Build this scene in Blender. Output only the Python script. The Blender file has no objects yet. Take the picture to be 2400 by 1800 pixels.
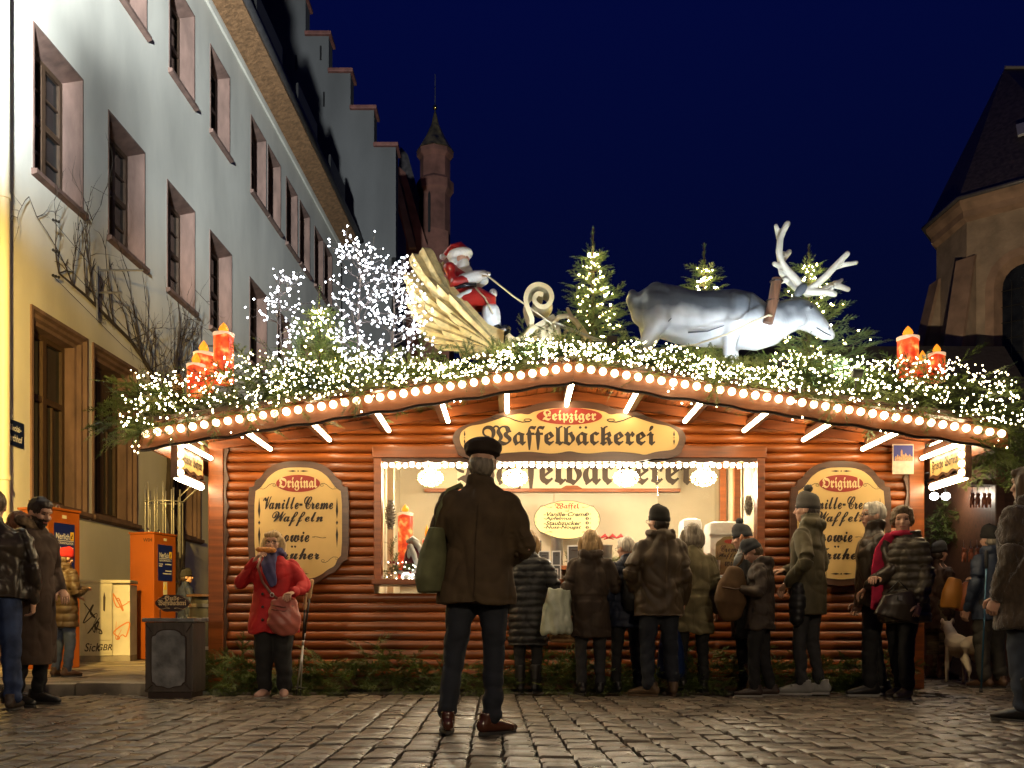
import bpy, bmesh, math, random
import numpy as np
from mathutils import Vector, Matrix, noise, Euler
from mathutils.bvhtree import BVHTree

R = math.radians
random.seed(7)
rng = np.random.default_rng(7)
SC = bpy.context.scene
WORK = bpy.data.scenes.new('work')          # bench for remeshing and lettering, removed at the end
COL = SC.collection

# ------------------------------------------------------------------ camera
FPX, YH, CH = 2200.0, 1450.0, 0.70          # focal length and horizon of the 2400 x 1800 photograph, eye height
cam = bpy.data.cameras.new('camera'); cam.sensor_width = 36; cam.lens = FPX/2400*36
cam.shift_y = (YH-900)/2400; cam.clip_end = 500; cam.clip_start = 0.05
camo = bpy.data.objects.new('camera', cam); COL.objects.link(camo)
camo.location = (0, 0, CH); camo.rotation_euler = (R(90), 0, 0)
SC.camera = camo
# ------------------------------------------------------------------ night sky
wd = bpy.data.worlds.new('World'); SC.world = wd; wd.use_nodes = True
nt = wd.node_tree; bg = nt.nodes['Background']
tc = nt.nodes.new('ShaderNodeTexCoord'); sp = nt.nodes.new('ShaderNodeSeparateXYZ'); rp = nt.nodes.new('ShaderNodeValToRGB')
nt.links.new(tc.outputs['Generated'], sp.inputs[0]); nt.links.new(sp.outputs['Z'], rp.inputs[0]); nt.links.new(rp.outputs[0], bg.inputs[0])
rp.color_ramp.elements[0].position = 0.0; rp.color_ramp.elements[0].color = (0.0025, 0.0028, 0.0065, 1)
rp.color_ramp.elements[1].position = 0.75; rp.color_ramp.elements[1].color = (0.0006, 0.0026, 0.050, 1)
e_ = rp.color_ramp.elements.new(0.28); e_.color = (0.0011, 0.0026, 0.021, 1)
bg.inputs[1].default_value = 1.0
# ------------------------------------------------------------------ exposure and sampling
vs = SC.view_settings
vs.view_transform = 'Standard'; vs.look = 'None'; vs.gamma = 1; vs.exposure = 0.0; vs.use_curve_mapping = False
cy = SC.cycles
cy.use_denoising = True; cy.use_adaptive_sampling = True; cy.adaptive_threshold = 0.015
try: cy.denoiser = 'OPENIMAGEDENOISE'
except Exception: pass
cy.max_bounces = 6; cy.diffuse_bounces = 3; cy.glossy_bounces = 3; cy.transmission_bounces = 4; cy.transparent_max_bounces = 8
cy.sample_clamp_indirect = 4.0; cy.sample_clamp_direct = 0.0; cy.caustics_reflective = False; cy.caustics_refractive = False
cy.use_light_tree = True

def W(px, py, d):                    # photograph pixel + distance -> point of the place
    return Vector(((px-1200)/FPX*d, d, CH+(YH-py)/FPX*d))
def G(px, py):                       # photograph pixel on the ground
    d = FPX*CH/(py-YH)
    return Vector(((px-1200)/FPX*d, d, 0))
K = 2400/2212.0
def W2(px, py, d): return W(px*K, py*K, d)
def G2(px, py): return G(px*K, py*K)

# ------------------------------------------------------------------ objects
def tag(o, label=None, cat=None, group=None, kind=None):
    if label: o['label'] = label
    if cat: o['category'] = cat
    if group: o['group'] = group
    if kind: o['kind'] = kind
    return o
def root(name, loc, label, cat, group=None, rz=0.0):
    o = bpy.data.objects.new(name, None); COL.objects.link(o)
    o.empty_display_size = 0.1
    o.location = loc; o.rotation_euler = (0, 0, rz)
    return tag(o, label, cat, group)
def link(name, me, parent=None, loc=None):
    o = bpy.data.objects.new(name, me); COL.objects.link(o)
    if parent is not None: o.parent = parent
    if loc is not None: o.location = loc
    return o

class MB:
    """collects shapes; build() links them as one mesh object"""
    def __init__(s, xf=None): s.v = []; s.f = []; s.m = []; s.xf = xf
    def add(s, vs_, fs, mi=0):
        b = len(s.v)
        if s.xf is not None: vs_ = [s.xf @ Vector(p) for p in vs_]
        s.v.extend([tuple(p) for p in vs_]); s.f.extend([tuple(i+b for i in f) for f in fs]); s.m.extend([mi]*len(fs))
        return s
    def box(s, x0, x1, y0, y1, z0, z1, mi=0, b=0.0):
        if b <= 0:
            vs_ = [(x, y, z) for z in (z0, z1) for y in (y0, y1) for x in (x0, x1)]
            return s.add(vs_, [(0,2,3,1),(4,5,7,6),(0,1,5,4),(2,6,7,3),(0,4,6,2),(1,3,7,5)], mi)
        bm = bmesh.new(); bmesh.ops.create_cube(bm, size=1)
        for v in bm.verts: v.co = ((x0+x1)/2+v.co.x*(x1-x0), (y0+y1)/2+v.co.y*(y1-y0), (z0+z1)/2+v.co.z*(z1-z0))
        bmesh.ops.bevel(bm, geom=bm.edges[:], offset=b, segments=2, profile=0.6, affect='EDGES')
        bm.verts.index_update()
        s.add([v.co.copy() for v in bm.verts], [[v.index for v in f.verts] for f in bm.faces], mi); bm.free(); return s
    def rings(s, rings, mi=0, caps=True, closed=True):
        n = len(rings[0]); vs_ = [p for r in rings for p in r]; fs = []
        for i in range(len(rings)-1):
            for j in range(n if closed else n-1):
                a = i*n+j; b = i*n+(j+1) % n
                fs.append((a, b, b+n, a+n))
        if caps:
            fs.append(tuple(range(n-1, -1, -1))); fs.append(tuple((len(rings)-1)*n+j for j in range(n)))
        return s.add(vs_, fs, mi)
    def tube(s, pts, rad, n=8, mi=0, up=(0,0,1), caps=True, round_=False):
        """rad: number, list of numbers or list of (side, up) radii"""
        pts = [Vector(p) for p in pts]; N = len(pts)
        if not isinstance(rad, (list, tuple)): rad = [rad]*N
        rad = [r if isinstance(r, (list, tuple)) else (r, r) for r in rad]
        if round_:
            t0 = (pts[0]-pts[1]).normalized(); t1 = (pts[-1]-pts[-2]).normalized(); m0 = min(rad[0]); m1 = min(rad[-1])
            P0 = []; R0 = []
            for k in (0.97, 0.78, 0.45):
                P0.append(pts[0]+t0*m0*k); q = math.sqrt(1-k*k); R0.append((rad[0][0]*q, rad[0][1]*q))
            P1 = []; R1 = []
            for k in (0.45, 0.78, 0.97):
                P1.append(pts[-1]+t1*m1*k); q = math.sqrt(1-k*k); R1.append((rad[-1][0]*q, rad[-1][1]*q))
            pts = P0+pts+P1; rad = R0+rad+R1; N = len(pts)
        up = Vector(up); rings = []
        for i, p in enumerate(pts):
            t = (pts[min(i+1, N-1)]-pts[max(i-1, 0)])
            if t.length < 1e-9: t = Vector((0, 0, 1))
            t.normalize()
            u = up
            if abs(t.dot(u)) > 0.95: u = Vector((0, 1, 0)) if abs(t.y) < 0.9 else Vector((1, 0, 0))
            sd = t.cross(u).normalized(); uu = sd.cross(t).normalized()
            a, b = rad[i]
            rings.append([p+sd*(a*math.cos(2*math.pi*j/n))+uu*(b*math.sin(2*math.pi*j/n)) for j in range(n)])
        return s.rings(rings, mi, caps)
    def limb(s, pts, rad, n=12, up=(0,0,1), it=2):
        """tube through joints with the bends rounded off"""
        P_ = [Vector(p) for p in pts]; Q_ = [float(r) for r in rad]
        for _ in range(it):
            p2 = [P_[0]]; q2 = [Q_[0]]
            for i in range(len(P_)-1):
                p2 += [P_[i].lerp(P_[i+1], 0.25), P_[i].lerp(P_[i+1], 0.75)]; q2 += [Q_[i]*0.75+Q_[i+1]*0.25, Q_[i]*0.25+Q_[i+1]*0.75]
            P_ = p2+[P_[-1]]; Q_ = q2+[Q_[-1]]
        return s.tube(P_, Q_, n, up=up, round_=True)
    def lathe(s, prof, c=(0,0,0), n=16, mi=0, sx=1.0, sy=1.0, caps=True):
        c = Vector(c)
        return s.rings([[c+Vector((r*sx*math.cos(2*math.pi*j/n), r*sy*math.sin(2*math.pi*j/n), z)) for j in range(n)] for r, z in prof], mi, caps)
    def ell(s, c, r, n=14, m=9, mi=0, rot=None):
        c = Vector(c); rings = []
        for i in range(m):
            th = math.pi*(i+0.5*(1 if i == 0 else -1 if i == m-1 else 0)*0.5)/(m-1)
            th = min(max(th, 0.06), math.pi-0.06)
            ring = []
            for j in range(n):
                p = Vector((r[0]*math.sin(th)*math.cos(2*math.pi*j/n), r[1]*math.sin(th)*math.sin(2*math.pi*j/n), -r[2]*math.cos(th)))
                if rot is not None: p = rot @ p
                ring.append(c+p)
            rings.append(ring)
        return s.rings(rings, mi, True)
    def prism(s, poly, fn, d0, d1, mi=0):
        """poly: 2-D outline; fn(u, w, d) -> point; extruded from d0 to d1"""
        n = len(poly)
        vs_ = [fn(u, w, d0) for u, w in poly]+[fn(u, w, d1) for u, w in poly]
        fs = [tuple(range(n)), tuple(range(2*n-1, n-1, -1))]+[(i, i+n, (i+1) % n+n, (i+1) % n) for i in range(n)]
        return s.add(vs_, fs, mi)
    def mesh(s, name, mats, smooth=False, fix=True):
        me = bpy.data.meshes.new(name); me.from_pydata(s.v, [], s.f)
        for m in (mats if isinstance(mats, (list, tuple)) else [mats]): me.materials.append(m)
        if len(set(s.m)) > 1 or (s.m and s.m[0]): me.polygons.foreach_set('material_index', s.m)
        if fix:
            bm = bmesh.new(); bm.from_mesh(me); bmesh.ops.recalc_face_normals(bm, faces=bm.faces); bm.to_mesh(me); bm.free()
        if smooth:
            me.shade_smooth() if smooth is True else me.set_sharp_from_angle(angle=R(smooth))
        me.update(); return me
    def build(s, name, mats, parent=None, smooth=False, off=None, fix=True):
        """vertices in place coordinates; made relative to an unrotated parent"""
        if parent is not None and off is None: off = parent.location
        if off is not None:
            ox, oy, oz = off; s.v = [(x-ox, y-oy, z-oz) for x, y, z in s.v]
        return link(name, s.mesh(name, mats, smooth, fix), parent)
    def local(s, name, mats, parent=None, smooth=False):
        return link(name, s.mesh(name, mats, smooth), parent)

def solo(name, mb, mats, label, cat, group=None, smooth=False, base=None):
    """a thing that is one mesh, its origin at its base"""
    a = np.array(mb.v); c = Vector(base) if base is not None else Vector((a[:,0].mean(), a[:,1].mean(), a[:,2].min()))
    o = mb.build(name, mats, None, smooth, off=c); o.location = c
    return tag(o, label, cat, group)

def remesh(mb, voxel, name='m', smooth=1):
    me = bpy.data.meshes.new('tmp'); me.from_pydata(mb.v, [], mb.f)
    bm = bmesh.new(); bm.from_mesh(me); bmesh.ops.recalc_face_normals(bm, faces=bm.faces); bm.to_mesh(me); bm.free()
    o = bpy.data.objects.new('tmp', me); WORK.collection.objects.link(o)
    md = o.modifiers.new('r', 'REMESH'); md.mode = 'VOXEL'; md.voxel_size = voxel
    if smooth:
        ms = o.modifiers.new('s', 'SMOOTH'); ms.factor = 0.5; ms.iterations = smooth
    WORK.view_layers[0].update(); dg = WORK.view_layers[0].depsgraph
    out = bpy.data.meshes.new_from_object(o.evaluated_get(dg), depsgraph=dg)
    out.name = name
    bpy.data.objects.remove(o); bpy.data.meshes.remove(me)
    out.shade_smooth()
    return out
def coords(me):
    a = np.empty(len(me.vertices)*3); me.vertices.foreach_get('co', a); return a.reshape(-1, 3)
def normals(me):
    a = np.empty(len(me.vertices)*3); me.vertex_normals.foreach_get('vector', a); return a.reshape(-1, 3)
def setco(me, a): me.vertices.foreach_set('co', np.ascontiguousarray(a, dtype=np.float64).ravel()); me.update()
def nz(p, s=1.0): return noise.noise(Vector(p)*s)
def tri_mesh(name, V, T, mats, mi=None):
    """fast mesh of triangles from numpy arrays"""
    me = bpy.data.meshes.new(name)
    me.vertices.add(len(V)); me.vertices.foreach_set('co', np.ascontiguousarray(V, dtype=np.float32).ravel())
    me.loops.add(len(T)*3); me.loops.foreach_set('vertex_index', np.ascontiguousarray(T, dtype=np.int32).ravel())
    me.polygons.add(len(T)); me.polygons.foreach_set('loop_start', np.arange(0, len(T)*3, 3, dtype=np.int32))
    for m in (mats if isinstance(mats, (list, tuple)) else [mats]): me.materials.append(m)
    if mi is not None: me.polygons.foreach_set('material_index', np.ascontiguousarray(mi, dtype=np.int32))
    me.update(calc_edges=True); me.validate(); return me

# ------------------------------------------------------------------ materials
MATS = {}
def mat(name, col, rough=0.6, metal=0.0, var=0.0, vscale=6.0, bump=0.0, bscale=40.0, stretch=None, spec=0.5,
        emit=None, estr=0.0, island=0.0, coat=0.0, sheen=0.0, col2=None, trans=0.0, rvar=0.0, dist=0.01):
    if name in MATS: return MATS[name]
    m = bpy.data.materials.new(name); m.use_nodes = True; MATS[name] = m
    t = m.node_tree; N = t.nodes; L = t.links; b = N['Principled BSDF']
    b.inputs['Base Color'].default_value = (*col, 1); b.inputs['Roughness'].default_value = rough; b.inputs['Metallic'].default_value = metal
    b.inputs['Specular IOR Level'].default_value = spec
    if coat: b.inputs['Coat Weight'].default_value = coat; b.inputs['Coat Roughness'].default_value = 0.15
    if sheen: b.inputs['Sheen Weight'].default_value = sheen; b.inputs['Sheen Roughness'].default_value = 0.4
    if emit is not None: b.inputs['Emission Color'].default_value = (*emit, 1); b.inputs['Emission Strength'].default_value = estr
    vec = None
    if var or bump or rvar:
        tcn = N.new('ShaderNodeTexCoord'); mp = N.new('ShaderNodeMapping'); L.new(tcn.outputs['Object'], mp.inputs[0])
        if stretch: mp.inputs['Scale'].default_value = stretch
        vec = mp.outputs[0]
    src = None
    if var:
        nn = N.new('ShaderNodeTexNoise'); nn.inputs['Scale'].default_value = vscale; nn.inputs['Detail'].default_value = 5; L.new(vec, nn.inputs['Vector'])
        rr = N.new('ShaderNodeValToRGB'); L.new(nn.outputs['Fac'], rr.inputs[0])
        c2 = col2 if col2 else tuple(min(1, c*(1+var)) for c in col)
        c1 = tuple(c*(1-var) for c in col)
        rr.color_ramp.elements[0].position = 0.32; rr.color_ramp.elements[0].color = (*c1, 1)
        rr.color_ramp.elements[1].position = 0.68; rr.color_ramp.elements[1].color = (*c2, 1)
        src = rr.outputs[0]
    if island:
        ge = N.new('ShaderNodeNewGeometry'); oi = N.new('ShaderNodeObjectInfo'); ad = N.new('ShaderNodeMath'); ad.operation = 'ADD'
        L.new(ge.outputs['Random Per Island'], ad.inputs[0]); L.new(oi.outputs['Random'], ad.inputs[1])
        fr = N.new('ShaderNodeMath'); fr.operation = 'FRACT'; L.new(ad.outputs[0], fr.inputs[0])
        mr = N.new('ShaderNodeMapRange'); mr.inputs['To Min'].default_value = 1-island; mr.inputs['To Max'].default_value = 1+island
        L.new(fr.outputs[0], mr.inputs['Value'])
        mx = N.new('ShaderNodeMix'); mx.data_type = 'RGBA'; mx.blend_type = 'MULTIPLY'; mx.inputs['Factor'].default_value = 1
        if src: L.new(src, mx.inputs['A'])
        else: mx.inputs['A'].default_value = (*col, 1)
        cb = N.new('ShaderNodeCombineColor'); [L.new(mr.outputs[0], cb.inputs[i]) for i in range(3)]
        L.new(cb.outputs[0], mx.inputs['B']); src = mx.outputs['Result']
    if src: L.new(src, b.inputs['Base Color'])
    if rvar:
        n3 = N.new('ShaderNodeTexNoise'); n3.inputs['Scale'].default_value = vscale*0.7; n3.inputs['Detail'].default_value = 4; L.new(vec, n3.inputs['Vector'])
        m3 = N.new('ShaderNodeMapRange'); m3.inputs['From Min'].default_value = 0.3; m3.inputs['From Max'].default_value = 0.7
        m3.inputs['To Min'].default_value = max(0.03, rough-rvar); m3.inputs['To Max'].default_value = min(1, rough+rvar)
        L.new(n3.outputs['Fac'], m3.inputs['Value']); L.new(m3.outputs[0], b.inputs['Roughness'])
    if bump:
        n2 = N.new('ShaderNodeTexNoise'); n2.inputs['Scale'].default_value = bscale; n2.inputs['Detail'].default_value = 6; L.new(vec, n2.inputs['Vector'])
        bp = N.new('ShaderNodeBump'); bp.inputs['Strength'].default_value = bump; bp.inputs['Distance'].default_value = dist
        L.new(n2.outputs['Fac'], bp.inputs['Height']); L.new(bp.outputs[0], b.inputs['Normal'])
    if trans:
        tr = N.new('ShaderNodeBsdfTranslucent'); ms = N.new('ShaderNodeMixShader'); ms.inputs[0].default_value = trans
        if src: L.new(src, tr.inputs[0])
        else: tr.inputs[0].default_value = (*col, 1)
        out = N['Material Output']; L.new(b.outputs[0], ms.inputs[1]); L.new(tr.outputs[0], ms.inputs[2]); L.new(ms.outputs[0], out.inputs[0])
    return m
def emat(name, col, s, vary=0.0):
    m = mat(name, col, rough=0.4, emit=col, estr=s)
    if vary and not m.get('varied'):                       # lamps of one string are never equally bright
        m['varied'] = True; t = m.node_tree; N = t.nodes; L = t.links
        ge = N.new('ShaderNodeNewGeometry'); oi = N.new('ShaderNodeObjectInfo'); ad = N.new('ShaderNodeMath'); ad.operation = 'ADD'; L.new(ge.outputs['Random Per Island'], ad.inputs[0]); L.new(oi.outputs['Random'], ad.inputs[1])
        fr = N.new('ShaderNodeMath'); fr.operation = 'FRACT'; L.new(ad.outputs[0], fr.inputs[0]); pw = N.new('ShaderNodeMath'); pw.operation = 'POWER'; pw.inputs[1].default_value = 1.6; L.new(fr.outputs[0], pw.inputs[0])
        mr = N.new('ShaderNodeMapRange'); mr.inputs['To Min'].default_value = s*(1-vary); mr.inputs['To Max'].default_value = s*(1+1.2*vary); L.new(pw.outputs[0], mr.inputs['Value']); L.new(mr.outputs[0], N['Principled BSDF'].inputs['Emission Strength'])
    return m
def glass(name, tint=(0.8,0.85,0.85), rough=0.03, op=0.25):
    if name in MATS: return MATS[name]
    m = bpy.data.materials.new(name); m.use_nodes = True; MATS[name] = m
    t = m.node_tree; N = t.nodes; L = t.links; N.remove(N['Principled BSDF'])
    gl = N.new('ShaderNodeBsdfGlossy'); gl.inputs['Roughness'].default_value = rough; tr = N.new('ShaderNodeBsdfTransparent'); tr.inputs[0].default_value = (*tint, 1)
    fr = N.new('ShaderNodeFresnel'); fr.inputs[0].default_value = 1.5; ad = N.new('ShaderNodeMath'); ad.operation = 'ADD'; ad.inputs[1].default_value = op; ad.use_clamp = True
    mx = N.new('ShaderNodeMixShader'); L.new(fr.outputs[0], ad.inputs[0]); L.new(ad.outputs[0], mx.inputs[0]); L.new(tr.outputs[0], mx.inputs[1]); L.new(gl.outputs[0], mx.inputs[2])
    L.new(mx.outputs[0], N['Material Output'].inputs[0]); return m

# ------------------------------------------------------------------ lettering
def fraktur(s):
    return ''.join(chr(0x1D56C+ord(c)-65) if 'A' <= c <= 'Z' else chr(0x1D586+ord(c)-97) if 'a' <= c <= 'z' else c for c in s)
def script(s):
    return ''.join(chr(0x1D4D0+ord(c)-65) if 'A' <= c <= 'Z' else chr(0x1D4EA+ord(c)-97) if 'a' <= c <= 'z' else c for c in s)
_TXT = {}
def _batch(bodies, fat):
    """lettering of many strings in one go, one line each"""
    c = bpy.data.curves.new('t', 'FONT'); c.body = '\n'.join(bodies); c.size = 1; c.resolution_u = 3; c.fill_mode = 'FRONT'; c.offset = fat; c.space_line = 3
    o = bpy.data.objects.new('t', c); WORK.collection.objects.link(o)
    WORK.view_layers[0].update(); dg = WORK.view_layers[0].depsgraph
    me = bpy.data.meshes.new_from_object(o.evaluated_get(dg), depsgraph=dg)
    v = coords(me)[:, :2].copy(); line = np.round((-v[:, 1]+0.3)/3.0).astype(int); fl = [[] for _ in bodies]
    for p in me.polygons: fl[line[p.vertices[0]]].append(tuple(p.vertices))
    for k, b in enumerate(bodies):
        idx = np.where(line == k)[0]; mp = {q: i for i, q in enumerate(idx)}; vv = v[idx].copy(); vv[:, 1] += 3.0*k
        _TXT[(b, fat)] = (vv, [tuple(mp[q] for q in f) for f in fl[k]])
    bpy.data.objects.remove(o); bpy.data.curves.remove(c); bpy.data.meshes.remove(me)
def _raw_text(body, fat):
    if (body, fat) not in _TXT: _batch([body], fat)
    return _TXT[(body, fat)]
def text2d(s, style='plain', fat=0.014):
    fn = {'fraktur': fraktur, 'script': script, 'ital': None, 'plain': None}[style]
    if style in ('plain', 'ital'):
        v, f = _raw_text(s, fat)
        if style == 'ital': v = v.copy(); v[:, 0] += 0.25*v[:, 1]
        return v, f
    base = s.replace('ä', 'a').replace('ü', 'u')
    v, f = _raw_text(fn(base), fat); v = list(map(tuple, v))
    for i, ch in enumerate(s):
        if ch in 'äü':
            pre = _raw_text(fn(base[:i+1]), fat)[0][:, 0].max(); lo = _raw_text(fn(base[:i]), fat)[0][:, 0].max() if i else 0
            cx = (pre+lo)/2+0.03
            for sx in (-0.1, 0.1):
                b = len(v); r = 0.055
                v += [(cx+sx+r*math.cos(k*math.pi/3), 0.68+r*math.sin(k*math.pi/3)) for k in range(6)]; f = f+[tuple(range(b, b+6))]
    return np.array(v), f
def put_text(mb, s, style, fn, cx, cy, w=None, h=None, mi=0, fat=0.014, align='c', th=0.0):
    """lettering centred at (cx, cy) in the (u, w) plane of fn(u, w); w or h fixes the size"""
    if style == 'script': fat = 0.0
    v, f = text2d(s, style, fat)
    if not len(v): return
    mn = v.min(0); mx = v.max(0); sz = mx-mn
    kx = w/sz[0] if w else None; ky = h/sz[1] if h else None
    if kx is None: kx = ky
    if ky is None: ky = kx
    ox = {'c': cx-(mn[0]+mx[0])/2*kx, 'l': cx-mn[0]*kx, 'r': cx-mx[0]*kx}[align]
    oy = cy-(mn[1]+mx[1])/2*ky
    if style == 'script':                                  # brush weight: four passes a hair apart
        for q, (dx, dy) in enumerate(((0, 0), (0.022, 0.004), (-0.018, 0.008), (0.006, -0.014))):
            mb.add([Vector(fn((x+dx)*kx+ox, (y+dy)*ky+oy))+Vector((0, -0.0005*q, 0)) for x, y in v], f, mi)
    else: mb.add([fn(x*kx+ox, y*ky+oy) for x, y in v], f, mi)
def word(parent, s, style, fn, cx, cy, m_, off=True, name='lettering', **kw):
    mb = MB(); put_text(mb, s, style, fn, cx, cy, **kw)
    o = link(name, mb.mesh(name, m_), parent)
    if off:
        q = parent
        while q is not None: o.location = o.location-q.location; q = q.parent
    return o
_fr, _sc = fraktur, script
_batch([_fr(q) for q in ('Waffelbackerei', 'Waffelba', 'Waffelb', 'Leipziger', 'Original', 'Frische Waffeln', 'Waffel', 'Guße')]
       + ['-'+q for q in ('Vanille-Creme', 'Apfelmus', 'Staubzucker', 'Nuss-Nougat')]+['mit', 'Sick', 'GBR']+['€', '2', 'W04', 'Nerlich', 'ELEKTROINSTALLATION', 'Nikolai-', 'kirchhof'], 0.014)
_batch([_sc(q) for q in ('Vanille-Creme', 'Waffeln', 'sowie', 'Fruher', 'Fr', 'Fru', 'Creme', 'wie')], 0.0)
# ================================================================== materials of the setting
M_dirt = mat('joint_dirt', (0.02, 0.017, 0.013), 0.8, var=0.5, vscale=3, bump=0.6, bscale=60)
M_sett = mat('sett_stone', (0.138, 0.114, 0.088), 0.38, var=0.38, vscale=9, bump=0.5, bscale=70, island=0.42, rvar=0.18, dist=0.006)
M_slab = mat('pavement_slab', (0.20, 0.165, 0.12), 0.6, var=0.3, vscale=4, bump=0.25, bscale=60, island=0.18)
M_kerb = mat('kerb_stone', (0.22, 0.19, 0.15), 0.6, var=0.3, vscale=5, bump=0.3, bscale=40, island=0.1)
M_plaster = mat('facade_plaster', (0.72, 0.69, 0.60), 0.85, var=0.13, vscale=0.9, bump=0.25, bscale=45, stretch=(1, 1, 0.45))
M_sand = mat('pink_sandstone', (0.175, 0.105, 0.082), 0.8, var=0.3, vscale=5, bump=0.3, bscale=50, stretch=(1, 1, 0.35))
M_winwood = mat('window_oak', (0.065, 0.036, 0.019), 0.55, var=0.3, vscale=14, stretch=(4, 4, 0.6))
M_pane = mat('dark_pane', (0.012, 0.014, 0.016), 0.08, spec=0.6, var=0.4, vscale=2)
M_panelit = mat('warm_reflection_pane', (0.30, 0.25, 0.17), 0.35, var=0.4, vscale=8, stretch=(1, 1, 4))  # warm reflected light painted into the colour of these panes
M_soffit = mat('eaves_wood', (0.26, 0.14, 0.065), 0.7, var=0.35, vscale=9, bump=0.5, bscale=14, dist=0.05)
M_zinc = mat('zinc_gutter', (0.13, 0.125, 0.13), 0.45, metal=0.5, var=0.2)
M_slate = mat('roof_slate', (0.06, 0.05, 0.048), 0.6, var=0.5, vscale=5, bump=0.4, bscale=16)
M_greyrender = mat('grey_render', (0.10, 0.098, 0.096), 0.9, var=0.25, vscale=0.7, bump=0.15, bscale=30, stretch=(1, 1, 0.3))
M_tilecap = mat('coping_tile', (0.16, 0.06, 0.045), 0.7, var=0.3)
M_redstone = mat('red_sandstone', (0.20, 0.085, 0.06), 0.85, var=0.35, vscale=1.6, bump=0.3, bscale=12)
M_gold = mat('gilded_ball', (0.9, 0.6, 0.15), 0.2, metal=1.0)
M_chwall = mat('church_rubble', (0.26, 0.20, 0.145), 0.9, var=0.22, vscale=1.3, bump=0.5, bscale=6, dist=0.05)
M_chstone = mat('church_ashlar', (0.25, 0.165, 0.115), 0.85, var=0.25, vscale=1.5, bump=0.3, bscale=9)
M_black = mat('black_iron', (0.012, 0.011, 0.010), 0.5)

# ================================================================== ground
mb = MB(); mb.add([(-250, -60, -0.03), (250, -60, -0.03), (250, 420, -0.03), (-250, 420, -0.03)], [(0, 1, 2, 3)])
ground = mb.build('ground', M_dirt); tag(ground, kind='structure')
def sett_mesh(k, lx, ly):
    r = random.Random(k); mb_ = MB(); n = 4; b = 0.010
    xs = [-lx/2, -lx/2+b+0.006, lx/2-b-0.006, lx/2]; ys = [-ly/2, -ly/2+b+0.006, ly/2-b-0.006, ly/2]
    vs_ = []
    for j in range(n):
        for i in range(n):
            edge = (i in (0, 3)) + (j in (0, 3))
            z = [0.0, -0.005, -0.009][edge]+r.uniform(-0.0022, 0.0022)
            vs_.append((xs[i]+r.uniform(-0.005, 0.005), ys[j]+r.uniform(-0.006, 0.006), z))
    fs = [(j*n+i, j*n+i+1, (j+1)*n+i+1, (j+1)*n+i) for j in range(3) for i in range(3)]
    ring = [0, 1, 2, 3, 7, 11, 15, 14, 13, 12, 8, 4]; base = len(vs_)
    for q in ring: x, y, z = vs_[q]; vs_.append((x*1.0, y*1.0, -0.06))
    for a in range(12): fs.append((ring[(a+1) % 12], ring[a], base+a, base+(a+1) % 12))
    mb_.add(vs_, fs); return mb_
SETT = []
setts = []
pitch = 0.178
def sett_pos(u, v):
    x = u*(1-0.026*max(0, v-4.3)) if u > 0 else u*(1-0.008*max(0, v-4.3))
    return x-0.02*(v-4.3)-0.12, v+0.05*math.sin(u*0.9)+0.018*max(0, u-1.5)**2
for c in range(-62, 62):
    u = c*pitch; v = 3.2+random.uniform(0, 0.2)
    while v < 19:
        L_ = random.choice((0.17, 0.19, 0.21, 0.235, 0.16))
        x, y = sett_pos(u, v+L_/2); v += L_+random.uniform(0.008, 0.014)
        if abs(x) > 1200/FPX*y+1.2: continue
        if y > 8.6 and -4.6 < x < 4.0: continue          # under the stall and pavement
        if x < -3.0 and y > 8.62: continue
        setts.append((x, y, L_, pitch*(1-0.026*max(0, v-4.3) if u > 0 else 1-0.008*max(0, v-4.3))))
def vis_size(s_):
    x, y, l, w = s_
    if abs(x) > 1200/FPX*y or y < FPX*CH/350+0.1: return -1
    return 1/y
order = sorted(range(len(setts)), key=lambda i: -vis_size(setts[i])); near = set(order[:300])
variants = {}
FV, FF = [], []
paving = None
fld = MB()
sett_root = ground
for i, (x, y, l, w) in enumerate(setts):
    tilt = Matrix.Rotation(random.gauss(0, 0.016), 4, 'X') @ Matrix.Rotation(random.gauss(0, 0.016), 4, 'Y') @ Matrix.Rotation(random.gauss(0, 0.02)-0.02-(0.026*x if x > 0 else 0.008*x), 4, 'Z')
    z = random.gauss(0, 0.004)
    key = (l, round(w, 2), random.randrange(4))
    if i in near:
        if key not in variants: variants[key] = sett_mesh(hash(key) % 9999, w-0.016, l).mesh('sett', M_sett, 24)
        o = link('sett', variants[key], ground); o.matrix_local = Matrix.Translation((x, y, z)) @ tilt
    else:
        q = sett_mesh(i % 37, w-0.016, l); xf = Matrix.Translation((x, y, z)) @ tilt
        fld.add([xf @ Vector(p) for p in q.v], q.f)
o = fld.build('sett_field', M_sett, ground, 24); tag(o, kind='stuff')

# pavement along the house, with kerb and slabs
pv = MB(); pv.box(-9.5, -3.12, 9.0, 34, -0.03, 0.075)
pave = pv.build('pavement', M_dirt); tag(pave, kind='structure')
slabm = {}
yy = 9.02; row = 0
while yy < 16:
    dy = 0.62; xx = -9.4+(0.35 if row % 2 else 0)
    while xx < -3.9:
        dx = random.choice((0.8, 0.95, 1.1)); dx = min(dx, -3.14-xx)
        k_ = round(dx, 2)
        if k_ not in slabm:
            slabm[k_] = MB().box(-dx/2+0.006, dx/2-0.006, -dy/2+0.006, dy/2-0.006, -0.03, 0.018, b=0.006).mesh('slab', M_slab, 40)
        o = link('slab', slabm[k_], pave); o.location = (xx+dx/2, yy+dy/2, 0.08+random.gauss(0, 0.003)); o.rotation_euler = (random.gauss(0, 0.004), random.gauss(0, 0.004), 0)
        xx += dx
    yy += dy; row += 1
sl = MB()
for j in range(26):
    for i in range(7): sl.box(-9.4+i*0.9+0.006, -9.4+i*0.9+0.894, yy+j*0.62+0.006, yy+j*0.62+0.614, 0.05, 0.098)
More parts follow.
